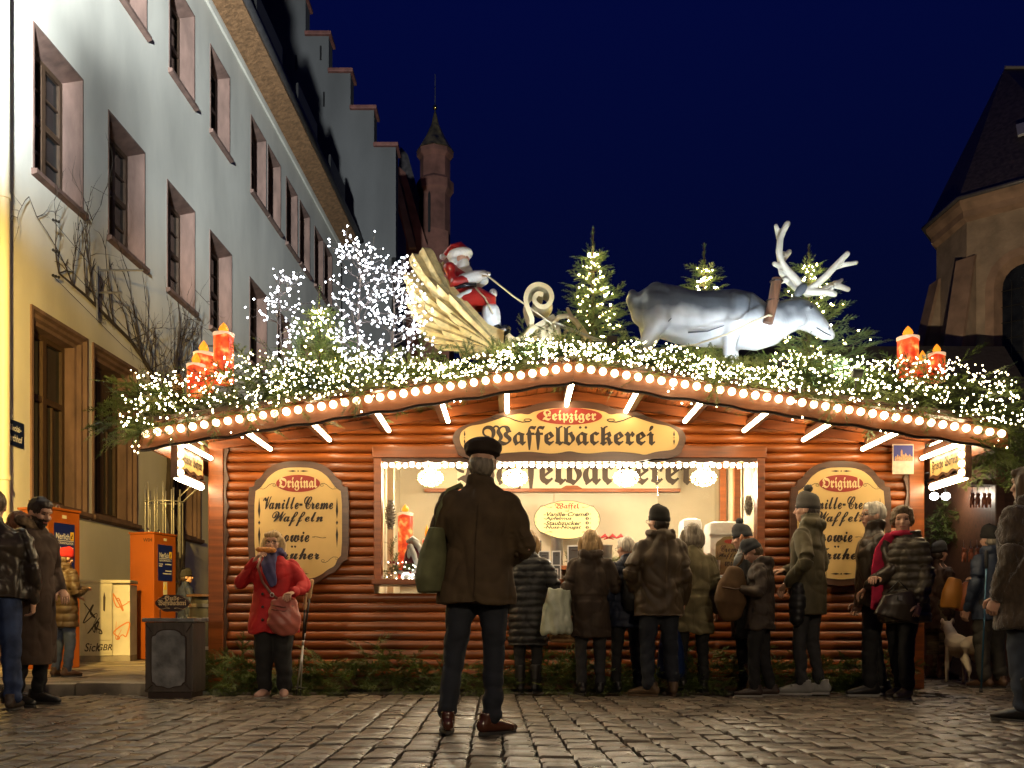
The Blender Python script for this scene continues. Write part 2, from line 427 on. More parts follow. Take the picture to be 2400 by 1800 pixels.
tag(sl.build('slab_field', M_slab, pave), kind='stuff')
kb = MB().box(-0.45, 0.45, -0.11, 0.11, -0.06, 0.10, b=0.018).mesh('kerb_stone', M_kerb, 40)
for i in range(7):
    o = link('kerb_stone', kb, pave); o.location = (-9.1+i*0.915, 8.84, random.gauss(0, 0.003)); o.rotation_euler = (0, random.gauss(0, 0.004), random.gauss(0, 0.006))

# ================================================================== long plastered house on the left
HB = Vector((-6.6, 12.0, 0))
house = root('plastered_house', HB, 'long white plastered house with deep pink sandstone windows on the left', 'house')
def LB(s, z, r=0.0): return Vector((-7.0+0.03*s-r, s, z))
wins = []   # s0, s1, z0, z1, kind
for s in (12.95, 15.2, 17.6, 19.87, 22.6, 25.0, 27.4, 29.8): wins.append((s, s+1.42, 6.88, 8.95, 'mid'))
for s, w in ((10.9, 1.3), (13.2, 1.3), (15.6, 1.1), (17.7, 1.3), (19.9, 1.25), (22.7, 1.25), (24.1, 1.2), (25.85, 1.2), (27.3, 1.2), (29.1, 1.15), (30.4, 1.15)):
    wins.append((s, s+w, 11.05, 12.9, 'lit' if s > 22 else 'top'))
for s in (12.88, 14.66, 17.7, 20.4, 23.0): wins.append((s, s+1.62, 2.3, 5.02, 'low'))
wins = [w for w in wins if True]
ss = sorted(set([6.0, 33.0]+[round(v, 3) for w in wins for v in w[:2]])); zs = sorted(set([0.0, 13.9]+[v for w in wins for v in w[2:4]]))
mb = MB()
for i in range(len(ss)-1):
    for j in range(len(zs)-1):
        cs, cz = (ss[i]+ss[i+1])/2, (zs[j]+zs[j+1])/2
        if any(w[0] < cs < w[1] and w[2] < cz < w[3] for w in wins): continue
        mb.add([LB(ss[i], zs[j]), LB(ss[i+1], zs[j]), LB(ss[i+1], zs[j+1]), LB(ss[i], zs[j+1])], [(0, 1, 2, 3)])
mb.add([LB(6, 0), LB(6, 0, 9), LB(6, 13.9, 9), LB(6, 13.9)], [(0, 1, 2, 3)])
mb.build('wall', M_plaster, house, fix=False)
# plinth band
MB().prism([(0.0, 0.0), (0.0, 0.62), (-0.03, 0.66), (-0.05, 0.62), (-0.05, 0.0)], lambda u, w, d: LB(d, w, u), 6.0, 33.0).build('plinth', M_sand, house)
for s0, s1, z0, z1, kind in wins:
    if kind == 'low': prof = [(0, 0), (0.0, -0.025), (0.05, -0.025), (0.07, 0.03), (0.12, 0.03), (0.14, 0.09), (0.19, 0.10), (0.21, 0.30)]
    else: prof = [(0, 0), (0.0, -0.012), (0.03, -0.012), (0.05, 0.03), (0.15, 0.30)]
    mb = MB(); rings = []
    for ins, r in prof:
        bi = min(ins, 0.10)*0.7
        rings.append([LB(s0+ins, z0+bi, r), LB(s1-ins, z0+bi, r), LB(s1-ins, z1-ins, r), LB(s0+ins, z1-ins, r)])
    mb.rings(rings, caps=False)
    win = mb.build('window', M_sand, house, fix=False)
    ins, r = prof[-1]; bi = min(ins, 0.10)*0.7
    a0, a1, b0, b1 = s0+ins, s1-ins, z0+bi, z1-ins
    # sill
    sb = MB(); sb.prism([(-0.08, 0.0), (-0.08, -0.06), (0.02, -0.10), (0.25, -0.10), (0.25, 0.03)], lambda u, w, d: LB(d, z0+w+0.02, u), s0-0.04, s1+0.04)
    link('sill', sb.mesh('sill', M_sand), win).location = -HB
    # oak frame: outer bars, mullion, transom, glazing bars
    fb = MB()
    def bar(p0, p1, q0, q1, d0=-0.0, d1=0.06, m_=0): fb.prism([(p0, q0), (p1, q0), (p1, q1), (p0, q1)], lambda u, w, d: LB(u, w, r-d), d0, d1, m_)
    t = 0.075; mid = (a0+a1)/2; tr = b0+(b1-b0)*(0.62 if kind == 'low' else 0.5)
    bar(a0, a0+t, b0, b1); bar(a1-t, a1, b0, b1); bar(a0+t, a1-t, b0, b0+t); bar(a0+t, a1-t, b1-t, b1)
    bar(mid-0.05, mid+0.05, b0+t, b1-t, -0.01, 0.075); bar(a0+t, mid-0.05, tr-0.045, tr+0.045, -0.01, 0.065); bar(mid+0.05, a1-t, tr-0.045, tr+0.045, -0.01, 0.065)
    cells = []
    for c0, c1 in ((a0+t, mid-0.05), (mid+0.05, a1-t)):
        for e0, e1, nn_ in ((b0+t, tr-0.045, 1 if kind == 'low' else 2), (tr+0.045, b1-t, 1 if kind == 'low' else 2)):
            for q in range(nn_):
                f0 = e0+(e1-e0)*q/nn_; f1 = e0+(e1-e0)*(q+1)/nn_
                if q: bar(c0, c1, f0-0.014, f0+0.014, 0.0, 0.04)
                cells.append((c0, c1, f0+(0.014 if q else 0), f1-(0.014 if q < nn_-1 else 0)))
    if kind == 'low':
        for c0, c1 in ((a0+t, mid-0.05), (mid+0.05, a1-t)): bar((c0+c1)/2-0.015, (c0+c1)/2+0.015, b0+t, tr-0.045, 0, 0.04)
    link('frame', fb.mesh('frame', M_winwood), win).location = -HB
    for c0, c1, f0, f1 in cells:
        pb = MB().prism([(c0, f0), (c1, f0), (c1, f1), (c0, f1)], lambda u, w, d: LB(u, w, r-d), 0.0, 0.012)
        link('pane', pb.mesh('pane', M_panelit if kind == 'lit' and (int(f0*7+c0*3) % 4) else M_pane), win).location = -HB
# eaves, gutter, roof, snow rails, downpipe
MB().prism([(0.0, 13.62), (-0.05, 13.62), (-0.07, 13.72), (-0.05, 13.74), (-0.05, 13.88), (0, 13.88)], lambda u, w, d: LB(d, w, u), 6, 33).build('cornice', M_plaster, house)
MB().prism([(-0.05, 13.80), (-0.22, 13.84), (-0.40, 13.93), (-0.60, 13.97), (-0.60, 14.1), (-0.05, 14.1)], lambda u, w, d: LB(d, w, u), 6, 33).build('eaves', M_soffit, house)
MB().tube([LB(6, 14.03, -0.68), LB(33, 14.03, -0.68)], 0.085, 10).build('gutter', M_zinc, house, True)
MB().prism([(-0.6, 14.1), (-0.6, 14.16), (5.0, 20.2), (5.0, 20.1)], lambda u, w, d: LB(d, w, u), 6, 33).build('roof', M_slate, house)
for s0 in (17.5, 21.0, 24.6, 28.4):
    MB().prism([(-0.66, 14.16), (-0.66, 14.75), (-0.60, 14.75), (-0.60, 14.2)], lambda u, w, d: LB(d, w, u), s0, s0+2.1).build('snow_rail', M_black, house)
dp = MB(); dp.tube([LB(12.0, 13.9, -0.14), LB(12.0, 1.2, -0.14)], 0.075, 12)
for z in (2.5, 6.1, 9.8): dp.tube([LB(12.0, z-0.03, -0.14), LB(12.0, z+0.03, -0.14)], 0.09, 12)
dp.build('downpipe', mat('painted_pipe', (0.6, 0.55, 0.42), 0.5), house, 50)

# ================================================================== stepped gable behind it
sg = root('stepped_gable_house', (-5.5, 33.5, 0), 'tall grey stepped gable rising behind the plastered house', 'house')
D_ = 33.4
def GX(x): return (x*K-1200)/FPX*D_
def GZ(y): return CH+(YH-y*K)/FPX*D_
steps = [(855, 318), (808, 238), (757, 158), (710, 78), (660, 0), (612, -80), (565, -160), (518, -240)]
poly = [(GX(855), 0.0)]
for i, (x, y) in enumerate(steps):
    poly.append((GX(x), GZ(y))); nx = steps[i+1][0] if i+1 < len(steps) else 470
    poly.append((GX(nx), GZ(y)))
poly.append((GX(470), 0.0))
MB().prism(poly, lambda u, w, d: Vector((u, d, w)), D_, D_+0.7).build('gable_wall', M_greyrender, sg)
for i, (x, y) in enumerate(steps):
    nx = steps[i+1][0] if i+1 < len(steps) else 470
    MB().box(GX(nx)-0.02, GX(x)+0.10, D_-0.12, D_+0.82, GZ(y)+0.002, GZ(y)+0.14, b=0.03).build('coping', M_tilecap, sg)
MB().prism([(GX(850), 0), (GX(850), GZ(420)), (GX(760), GZ(230)), (GX(600), GZ(-20)), (GX(470), 0)], lambda u, w, d: Vector((u, d, w)), D_+0.72, D_+4).build('roof', M_slate, sg)
MB().tube([Vector((GX(852), D_-0.10, GZ(560))), Vector((GX(852), D_-0.10, 0))], 0.09).build('downpipe', M_black, sg)
for x, y in ((693, 115), (640, 135), (700, 215)): MB().box(GX(x)-0.03, GX(x)+0.03, D_-0.04, D_-0.002, GZ(y)-0.25, GZ(y)+0.25).build('wall_anchor', M_black, sg)

# ================================================================== gothic turret with spire
D2 = 46.0
tx = (937*K-1200)/FPX*D2
def TZ(y): return CH+(YH-y*K)/FPX*D2
def TX(x): return (x*K-1200)/FPX*D2
tu = root('stone_turret', (tx, D2+0.8, 0), 'slim red sandstone turret with tiled spire and golden ball', 'tower')
rr = 36*K/FPX*D2
MB().lathe([(rr*0.92, 0), (rr*0.92, TZ(412)), (rr*1.14, TZ(400)), (rr*1.14, TZ(380)), (rr*0.92, TZ(372)), (rr*0.92, TZ(330)), (rr*1.12, TZ(322)), (rr*1.12, TZ(312))], (tx, D2+0.8, 0), 8).build('shaft', M_redstone, tu)
M_glaze = mat('glazed_spire_tile', (0.05, 0.045, 0.03), 0.35, var=0.6, vscale=3, col2=(0.16, 0.12, 0.05), bump=0.5, bscale=9)
MB().lathe([(rr*1.16, TZ(311)), (rr*0.6, TZ(278)), (rr*0.24, TZ(250)), (0.05, TZ(222))], (tx, D2+0.8, 0), 8).build('spire', M_glaze, tu)
fi = MB(); fi.ell((tx, D2+0.8, TZ(213)), (0.11, 0.11, 0.15)); 
fi.build('finial_ball', M_gold, tu, True)
fr_ = MB(); fr_.tube([(tx, D2+0.8, TZ(224)), (tx, D2+0.8, TZ(140))], 0.02, 6)
for y in (190, 197, 170): fr_.ell((tx, D2+0.8, TZ(y)), (0.04, 0.04, 0.05), 8, 5)
fr_.build('finial_rod', M_zinc, tu)
MB().prism([(tx-rr*0.35, TZ(500)), (tx-rr*0.2, TZ(500)), (tx-rr*0.2, TZ(420)), (tx-rr*0.27, TZ(412)), (tx-rr*0.35, TZ(420))], lambda u, w, d: Vector((u, d, w)), D2-0.02, D2+0.05).build('slit_window', M_black, tu)
an = root('gothic_annex', (TX(880), D2+2, 0), 'dark red sandstone gabled annex below the turret', 'building')
for k, (pl, d0, d1, m_) in enumerate((
    ([(846, 900), (846, 400), (868, 385), (882, 398), (930, 560), (935, 900)], D2-1.2, D2+0.1, M_redstone),
    ([(858, 420), (868, 408), (905, 560), (890, 560)], D2-1.45, D2-1.21, M_chstone),
    ([(895, 900), (895, 470), (920, 430), (972, 500), (974, 900)], D2+1.8, D2+3, M_redstone),
    ([(856, 400), (864, 312), (880, 330), (905, 420), (900, 520)], D2+0.2, D2+1.0, M_slate),
    ([(926, 560), (936, 510), (972, 520), (974, 900), (926, 900)], D2-1.15, D2-0.3, M_redstone))):
    MB().prism([(TX(x), TZ(y)) for x, y in pl], lambda u, w, d: Vector((u, d, w)), d0, d1).build(['front_gable', 'sloping_coping', 'rear_gable', 'roof', 'buttress'][k], m_, an)

# ================================================================== church apse on the right
ch = root('church_apse', (26, 47, 0), 'polygonal stone church apse with steep slate roof on the right edge', 'church')
V = [(24.6, 51.6), (21.75, 48.1), (21.8, 45.0), (25.5, 41.65), (33.0, 41.65)]
EZ = 20.6
def fac(i, u, z, o=0.0):           # u metres along facet i from its left corner
    a = Vector((V[i][0], V[i][1])); b = Vector((V[i+1][0], V[i+1][1])); t = (b-a).normalized(); n = Vector((t.y, -t.x))
    if n.dot(Vector((26, 49))-a) > 0: n = -n
    p = a+t*u+n*o; return Vector((p.x, p.y, z))
wl = MB()
fl = [(Vector((V[i+1][0]-V[i][0], V[i+1][1]-V[i][1]))).length for i in range(4)]
def arch(c, w, z0, zs_, n=10):
    pts = [(c-w/2, z0), (c-w/2, zs_)]
    for k in range(1, n): 
        a = math.pi*k/n; pts.append((c-w/2*math.cos(a), zs_+w/2*1.05*math.sin(a)))
    return pts+[(c+w/2, zs_), (c+w/2, z0)]
for i in (0, 1, 3): wl.add([fac(i, 0, 0), fac(i, fl[i], 0), fac(i, fl[i], EZ), fac(i, 0, EZ)], [(0, 1, 2, 3)])
wc, ww = 2.35, 2.3
ap = arch(wc, ww, 6.0, 16.3)
# facet with window: pieces round the arch
wl.add([fac(2, 0, 0), fac(2, fl[2], 0), fac(2, fl[2], 6), fac(2, 0, 6)], [(0, 1, 2, 3)])
wl.add([fac(2, 0, 6), fac(2, wc-ww/2, 6), fac(2, wc-ww/2, 16.3), fac(2, 0, 16.3)], [(0, 1, 2, 3)])
wl.add([fac(2, wc+ww/2, 6), fac(2, fl[2], 6), fac(2, fl[2], 16.3), fac(2, wc+ww/2, 16.3)], [(0, 1, 2, 3)])
top = ap[1:-1]
for k in range(len(top)-1):
    u0, z0 = top[k]; u1, z1 = top[k+1]; wl.add([fac(2, u0, z0), fac(2, u1, z1), fac(2, u1, EZ), fac(2, u0, EZ)], [(0, 1, 2, 3)])
wl.add([fac(2, 0, 16.3), fac(2, wc-ww/2, 16.3), fac(2, wc-ww/2, EZ), fac(2, 0, EZ)], [(0, 1, 2, 3)])
wl.add([fac(2, wc+ww/2, 16.3), fac(2, fl[2], 16.3), fac(2, fl[2], EZ), fac(2, wc+ww/2, EZ)], [(0, 1, 2, 3)])
wl.build('wall', M_chwall, ch, fix=False)
sr = MB(); outer = arch(wc, ww+0.75, 6.0, 16.3); inn = arch(wc, ww, 6.0, 16.3); inn2 = arch(wc, ww-0.5, 6.0, 16.3)
sr.rings([[fac(2, u, z, 0.03) for u, z in outer], [fac(2, u, z, 0.03) for u, z in inn], [fac(2, u, z, -0.5) for u, z in inn2]], caps=False, closed=False)
wn = sr.build('window', M_chstone, ch, fix=False)
wg = MB(); wg.add([fac(2, u, z, -0.45) for u, z in inn2], [tuple(range(len(inn2)))]); 
link('pane', wg.mesh('pane', M_pane), wn).location = -ch.location
lg = MB()
for k in range(1, 4): lg.box(-0.02, 0.02, -0.02, 0.02, 0, 0.01) if False else lg.tube([fac(2, wc-1.0+k*0.5, 6, -0.42), fac(2, wc-1.0+k*0.5, 16.6, -0.42)], 0.02, 4)
for k in range(14): lg.tube([fac(2, wc-0.95, 6.4+k*0.75, -0.42), fac(2, wc+0.95, 6.4+k*0.75, -0.42)], 0.018, 4)
link('lead_bars', lg.mesh('lead_bars', M_black), wn).location = -ch.location
# cornice, gutter, roof
def eav(o, z):
    c = Vector((28, 49)); out = []
    for x, y in V: p = Vector((x, y)); q = p+(p-c).normalized()*o; out.append(Vector((q.x, q.y, z)))
    return out
co = MB(); co.rings([eav(0.0, EZ-0.9), eav(0.28, EZ-0.75), eav(0.32, EZ-0.45), eav(0.55, EZ-0.2), eav(0.6, EZ), eav(0.0, EZ)], caps=False, closed=False); co.build('cornice', M_chstone, ch, fix=False)
gt = MB(); pts = eav(0.72, EZ+0.06); gt.tube(pts, 0.11, 8); gt.build('gutter', M_zinc, ch, True)
apx = Vector((25.7, 49.0, 29.4)); rdg = Vector((45, 49.0, 29.4)); e2 = eav(0.66, EZ+0.1)
rf = MB(); rf.add(e2+[apx, rdg], [(0, 1, 5), (1, 2, 5), (2, 3, 5), (3, 4, 6, 5), (0, 5, 6)]); rf.build('roof', M_slate, ch, fix=False)
rw = MB(); rw.tube([apx+Vector((0, -0.05, 0.05)), rdg], 0.09, 6); 
q0 = apx+Vector((0.6, -0.1, 0.0)); rw.tube([apx+Vector((0.9, -0.4, -0.02)), apx.lerp(e2[3], 0.5)+Vector((0.4, -0.4, 0.1))], 0.03, 5)
rw.build('ridge_flashing', mat('lead_flashing', (0.45, 0.45, 0.45), 0.4, metal=0.6), ch)
c_ = apx.lerp((e2[2]+e2[3])/2, 0.62); tu_ = (e2[3]-e2[2]).normalized(); tv_ = (apx-(e2[2]+e2[3])/2).normalized(); nn_ = tu_.cross(tv_).normalized()
if nn_.y > 0: nn_ = -nn_
sk = MB(); cc = c_+tu_*0.55+nn_*0.08
sk.add([cc+tu_*a*0.42+tv_*b*0.5+nn_*h for h in (0, 0.12) for b in (-1, 1) for a in (-1, 1)], [(0, 2, 3, 1), (4, 5, 7, 6), (0, 1, 5, 4), (2, 6, 7, 3), (0, 4, 6, 2), (1, 3, 7, 5)])
sk.build('roof_window', mat('pale_skylight', (0.4, 0.42, 0.45), 0.3), ch)
for i in (1, 2):
    p = Vector((V[i][0], V[i][1], 0)); o_ = (p-Vector((27, 48.5, 0))); o_.z = 0; o_.normalize(); sd = Vector((-o_.y, o_.x, 0))
    bt = MB()
    def bfn(u, w, d): return p+o_*u*0.7+sd*d*0.75+Vector((0, 0, w))
    bt.prism([(-0.3, 0), (2.2, 0), (2.2, 8), (1.7, 8.8), (1.7, 13.2), (1.5, 13.6), (0.2, 17.6), (-0.3, 17.9)], bfn, -0.55, 0.55)
    b_ = bt.build('buttress', M_chwall, ch)
    cp = MB(); cp.prism([(1.8, 13.05), (1.85, 13.2), (0.2, 17.95), (-0.1, 18.0), (0.1, 17.6), (1.45, 13.55)], bfn, -0.62, 0.62); link('weathering', cp.mesh('weathering', M_chstone), b_).location = -ch.location
    q = MB()
    for k in range(22):
        l_ = 0.5 if k % 2 else 0.32
        q.prism([(1.705-l_, k*0.62+0.01), (1.72, k*0.62+0.01), (1.72, k*0.62+0.60), (1.705-l_, k*0.62+0.60)], bfn, 0.552, 0.565); q.prism([(1.705-l_, k*0.62+0.01), (1.72, k*0.62+0.01), (1.72, k*0.62+0.60), (1.705-l_, k*0.62+0.60)], bfn, -0.565, -0.552)
        q.prism([(1.702, k*0.62+0.01), (1.72, k*0.62+0.01), (1.72, k*0.62+0.60), (1.702, k*0.62+0.60)], bfn, -0.55, 0.55)
    link('corner_stones', q.mesh('corner_stones', M_chstone), b_).location = -ch.location

# low dark houses behind, right of the stall
lh = root('dark_house', (16.5, 40, 0), 'low dark house front behind the stall on the right', 'house')
MB().box(9.5, 21.3, 38, 44, 0, 8.6).build('wall', mat('dark_render', (0.022, 0.019, 0.018), 0.9, var=0.3), lh)
MB().prism([(37.6, 8.6), (44.4, 8.6), (41, 12.6)], lambda u, w, d: Vector((d, u, w)), 9.3, 21.5).build('roof', mat('dark_tiles', (0.018, 0.014, 0.013), 0.8, var=0.4), lh)
for k in range(4):
    MB().box(10.6+k*2.6, 11.7+k*2.6, 37.93, 37.99, 5.2, 7.0).build('window', M_pane, lh)
# ================================================================== the waffle stall
def wood(name, col, rough=0.38, tint=0.18, coat=0.25):
    """varnished pine: grain along object X, its own offset and tint for each piece"""
    m = bpy.data.materials.new(name); m.use_nodes = True; t = m.node_tree; N = t.nodes; L = t.links; b = N['Principled BSDF']
    tc_ = N.new('ShaderNodeTexCoord'); oi = N.new('ShaderNodeObjectInfo'); mul = N.new('ShaderNodeVectorMath'); mul.operation = 'SCALE'; mul.inputs[0].default_value = (37, 11, 23)
    L.new(oi.outputs['Random'], mul.inputs['Scale']); ad = N.new('ShaderNodeVectorMath'); ad.operation = 'ADD'
    mp = N.new('ShaderNodeMapping'); mp.inputs['Scale'].default_value = (0.9, 14, 14); L.new(tc_.outputs['Object'], mp.inputs[0]); L.new(mp.outputs[0], ad.inputs[0]); L.new(mul.outputs[0], ad.inputs[1])
    n1 = N.new('ShaderNodeTexNoise'); n1.inputs['Scale'].default_value = 1.6; n1.inputs['Detail'].default_value = 7; n1.inputs['Distortion'].default_value = 0.6; L.new(ad.outputs[0], n1.inputs['Vector'])
    rr_ = N.new('ShaderNodeValToRGB'); L.new(n1.outputs['Fac'], rr_.inputs[0])
    rr_.color_ramp.elements[0].position = 0.3; rr_.color_ramp.elements[0].color = (*[c*0.62 for c in col], 1)
    rr_.color_ramp.elements[1].position = 0.72; rr_.color_ramp.elements[1].color = (*[min(1, c*1.3) for c in col], 1)
    # knots
    mp2 = N.new('ShaderNodeMapping'); mp2.inputs['Scale'].default_value = (3.2, 9, 9); L.new(tc_.outputs['Object'], mp2.inputs[0]); ad2 = N.new('ShaderNodeVectorMath'); ad2.operation = 'ADD'; L.new(mp2.outputs[0], ad2.inputs[0]); L.new(mul.outputs[0], ad2.inputs[1])
    vo = N.new('ShaderNodeTexVoronoi'); vo.inputs['Scale'].default_value = 0.75; L.new(ad2.outputs[0], vo.inputs['Vector'])
    kr = N.new('ShaderNodeMapRange'); kr.inputs['From Min'].default_value = 0.06; kr.inputs['From Max'].default_value = 0.16; kr.inputs['To Min'].default_value = 0.35; L.new(vo.outputs['Distance'], kr.inputs['Value'])
    mr = N.new('ShaderNodeMapRange'); mr.inputs['To Min'].default_value = 1-tint; mr.inputs['To Max'].default_value = 1+tint; L.new(oi.outputs['Random'], mr.inputs['Value'])
    mm = N.new('ShaderNodeMath'); mm.operation = 'MULTIPLY'; L.new(kr.outputs[0], mm.inputs[0]); L.new(mr.outputs[0], mm.inputs[1])
    sc_ = N.new('ShaderNodeVectorMath'); sc_.operation = 'SCALE'; L.new(rr_.outputs[0], sc_.inputs[0]); L.new(mm.outputs[0], sc_.inputs['Scale']); L.new(sc_.outputs[0], b.inputs['Base Color'])
    b.inputs['Roughness'].default_value = rough; b.inputs['Coat Weight'].default_value = coat; b.inputs['Coat Roughness'].default_value = 0.22
    bp = N.new('ShaderNodeBump'); bp.inputs['Strength'].default_value = 0.15; bp.inputs['Distance'].default_value = 0.004; L.new(n1.outputs['Fac'], bp.inputs['Height']); L.new(bp.outputs[0], b.inputs['Normal'])
    MATS[name] = m; return m
M_log = wood('varnished_log', (0.265, 0.068, 0.010), 0.38, 0.32)
M_board = wood('varnished_board', (0.235, 0.062, 0.011), 0.38)
M_dark = wood('dark_trim_wood', (0.085, 0.036, 0.018), 0.45, 0.1)
M_fasc = wood('fascia_wood', (0.17, 0.05, 0.010), 0.45, 0.05)
M_edge = mat('dark_painted_edge', (0.025, 0.012, 0.008), 0.5)
M_cream = mat('cream_interior', (0.62, 0.52, 0.36), 0.7, var=0.06, vscale=3)
M_tube = emat('tube_light', (1.0, 0.78, 0.46), 34)
M_bulb = emat('festoon_bulb', (1.0, 0.72, 0.38), 10, 0.35)
M_wbulb = emat('window_bulb', (1.0, 0.86, 0.60), 40)
M_sign = mat('cream_sign_paint', (0.66, 0.45, 0.17), 0.5, var=0.10, vscale=2.2)
M_signred = mat('red_sign_paint', (0.30, 0.025, 0.012), 0.5)
M_ink = mat('dark_letter_paint', (0.022, 0.012, 0.007), 0.5)
M_cletter = mat('cream_letter_paint', (0.75, 0.55, 0.27), 0.5)
M_steel = mat('brushed_steel', (0.5, 0.5, 0.5), 0.3, metal=1.0, var=0.1)
M_white = mat('white_plastic', (0.75, 0.75, 0.72), 0.35)
M_mgrey = mat('machine_grey', (0.05, 0.05, 0.055), 0.4, var=0.2)

SX, WY, FY = 0.54, 9.40, 8.30
HW, FW = 3.56, 3.77
def RZ(x): return 2.813-0.156*abs(x-SX)          # lower edge of the fascia
def RS(x): return 2.975-0.146*abs(x-SX)         # soffit
stall = root('market_stall', (SX, 10.6, 0), 'log cabin waffle stall with low gable roof and lit serving window', 'market stall')
OX0, OX1, OZ0, OZ1 = -1.30, 2.44, 1.093, 2.247
# logs
prof = [(WY-0.040*math.sin(math.pi*k/8)**0.75, -0.046*math.cos(math.pi*k/8)) for k in range(9)]
lm = MB(); ring0 = [(0.0, y-WY, z) for y, z in prof]+[(0.0, 0.03, 0.046), (0.0, 0.03, -0.046)]
lm.rings([ring0, [(1.0, y, z) for _, y, z in ring0]]); LOG = lm.mesh('log', M_log, 50)
def log(x0, x1, z):
    if x1-x0 < 0.05: return
    o = link('log', LOG, stall); o.location = (x0-SX, WY-10.6, z); o.scale = (x1-x0, 1, 1)
L0, L1 = SX-HW+0.15, SX+HW-0.15
z = 0.16; P_ = 0.0935
while z < 2.93:
    hx = min(HW-0.15, (2.975-0.05-z)/0.146) if z > 2.38 else HW-0.15
    a, b = SX-hx, SX+hx
    if OZ0-0.11 < z < OZ1+0.06: log(a, OX0-0.075, z); log(OX1+0.075, b, z)
    else: log(a, b, z)
    z += P_
MB().box(SX-HW+0.02, SX+HW-0.02, WY-0.045, WY+0.05, 0.0, 0.11).build('base_board', M_dark, stall)
# corner posts with wavy moulding
for sx in (-1, 1):
    x0 = SX+sx*(HW-0.075)
    MB().box(x0-0.075, x0+0.075, WY-0.07, WY+0.1, 0, RS(x0)-0.02, b=0.008).build('corner_post', M_board, stall)
    mb = MB(); xe = SX+sx*(HW-0.155); pts = []; n = 90; zt = RS(xe)-0.05
    outl = [(xe-sx*0.028+sx*0.012*math.sin(k*0.55)*(1 if k % 11 else 2), 0.12+(zt-0.12)*k/n) for k in range(n+1)]
    for k in range(n):
        (u0, w0), (u1, w1) = outl[k], outl[k+1]
        mb.add([(xe, WY-0.062, w0), (u0, WY-0.062, w0), (u1, WY-0.062, w1), (xe, WY-0.062, w1), (xe, WY-0.04, w0), (u0, WY-0.04, w0), (u1, WY-0.04, w1), (xe, WY-0.04, w1)], [(0, 1, 2, 3), (5, 4, 7, 6), (1, 5, 6, 2), (0, 3, 7, 4)])
    mb.build('wavy_moulding', M_dark, stall)
# side and back walls, floor
for sx in (-1, 1):
    x0 = SX+sx*HW
    MB().box(min(x0, x0-sx*0.05), max(x0, x0-sx*0.05), WY+0.1, 12.2, 0, RS(x0)-0.03).build('side_wall', M_board, stall)
MB().prism([(SX-HW, 0), (SX+HW, 0), (SX+HW, RS(SX+HW)), (SX, 2.97), (SX-HW, RS(SX-HW))], lambda u, w, d: Vector((u, d, w)), 12.21, 12.26).build('back_wall', M_board, stall)
MB().box(SX-HW+0.06, SX+HW-0.06, WY+0.06, 12.2, 0.02, 0.12).build('floor', M_dark, stall)
# sloping trim boards under the soffit
for sx in (-1, 1):
    MB().prism([(SX+sx*0.003, 2.97), (SX+sx*HW, RS(SX+sx*HW)-0.005), (SX+sx*HW, RS(SX+sx*HW)-0.085), (SX+sx*0.003, 2.87)], lambda u, w, d: Vector((u, d, w)), WY-0.075, WY-0.045).build('gable_trim', M_board, stall)
# window frame, valance, counter
MB().box(OX0-0.075, OX0, WY-0.07, WY+0.08, OZ0-0.06, OZ1+0.05, b=0.006).build('window_jamb', M_board, stall)
MB().box(OX1, OX1+0.075, WY-0.07, WY+0.08, OZ0-0.06, OZ1+0.05, b=0.006).build('window_jamb', M_board, stall)
MB().box(OX0-0.09, OX1+0.09, WY-0.075, WY+0.08, OZ1+0.052, OZ1+0.17, b=0.006).build('window_head', M_board, stall)
n = 120; mb = MB()
for k in range(n):
    u0 = OX0+(OX1-OX0)*k/n; u1 = OX0+(OX1-OX0)*(k+1)/n
    w0 = OZ1+0.02-0.018*abs(math.sin(k*math.pi/5)); w1 = OZ1+0.02-0.018*abs(math.sin((k+1)*math.pi/5))
    mb.add([(u0, WY-0.06, w0), (u1, WY-0.06, w1), (u1, WY-0.06, OZ1+0.05), (u0, WY-0.06, OZ1+0.05), (u0, WY-0.04, w0), (u1, WY-0.04, w1), (u1, WY-0.04, OZ1+0.05), (u0, WY-0.04, OZ1+0.05)], [(0, 1, 2, 3), (5, 4, 7, 6), (0, 4, 5, 1)])
mb.build('scalloped_valance', M_dark, stall)
MB().box(OX0-0.09, OX1+0.09, WY-0.13, WY+0.5, OZ0-0.055, OZ0, b=0.008).build('counter', M_board, stall)
# interior shell
IX0, IX1, IY = OX0-0.10, OX1+0.10, 11.75
MB().add([(IX0, WY+0.05, 0.12), (IX0, IY, 0.12), (IX0, IY, 2.62), (IX0, WY+0.05, 2.62)], [(0, 1, 2, 3)]).build('inner_side_wall', M_cream, stall)
MB().add([(IX1, WY+0.05, 0.12), (IX1, IY, 0.12), (IX1, IY, 2.62), (IX1, WY+0.05, 2.62)], [(0, 3, 2, 1)]).build('inner_side_wall', M_cream, stall)
MB().add([(IX0, IY, 0.12), (IX1, IY, 0.12), (IX1, IY, 2.62), (IX0, IY, 2.62)], [(0, 1, 2, 3)]).build('inner_back_wall', M_cream, stall)
MB().add([(IX0, WY+0.05, 2.62), (IX1, WY+0.05, 2.62), (IX1, IY, 2.62), (IX0, IY, 2.62)], [(0, 1, 2, 3)]).build('ceiling', M_cream, stall)
for x in (0.60, ): MB().box(x-0.07, x+0.07, IY-0.03, IY-0.002, 0.12, 2.3).build('wall_batten', M_cream, stall)
for x0, x1, y0 in ((IX0+0.03, IX0+0.10, 10.3), (IX1-0.10, IX1-0.03, 10.3), (IX1-0.10, IX1-0.03, 11.0)):
    MB().box(x0, x1, y0, y0+0.08, 0.12, 2.6).build('inner_post', M_board if x0 > 2 else M_cream, stall)
MB().box(IX0+0.02, IX1-0.02, 10.55, 11.1, 0.12, 0.98, b=0.01).build('work_bench', M_steel, stall)
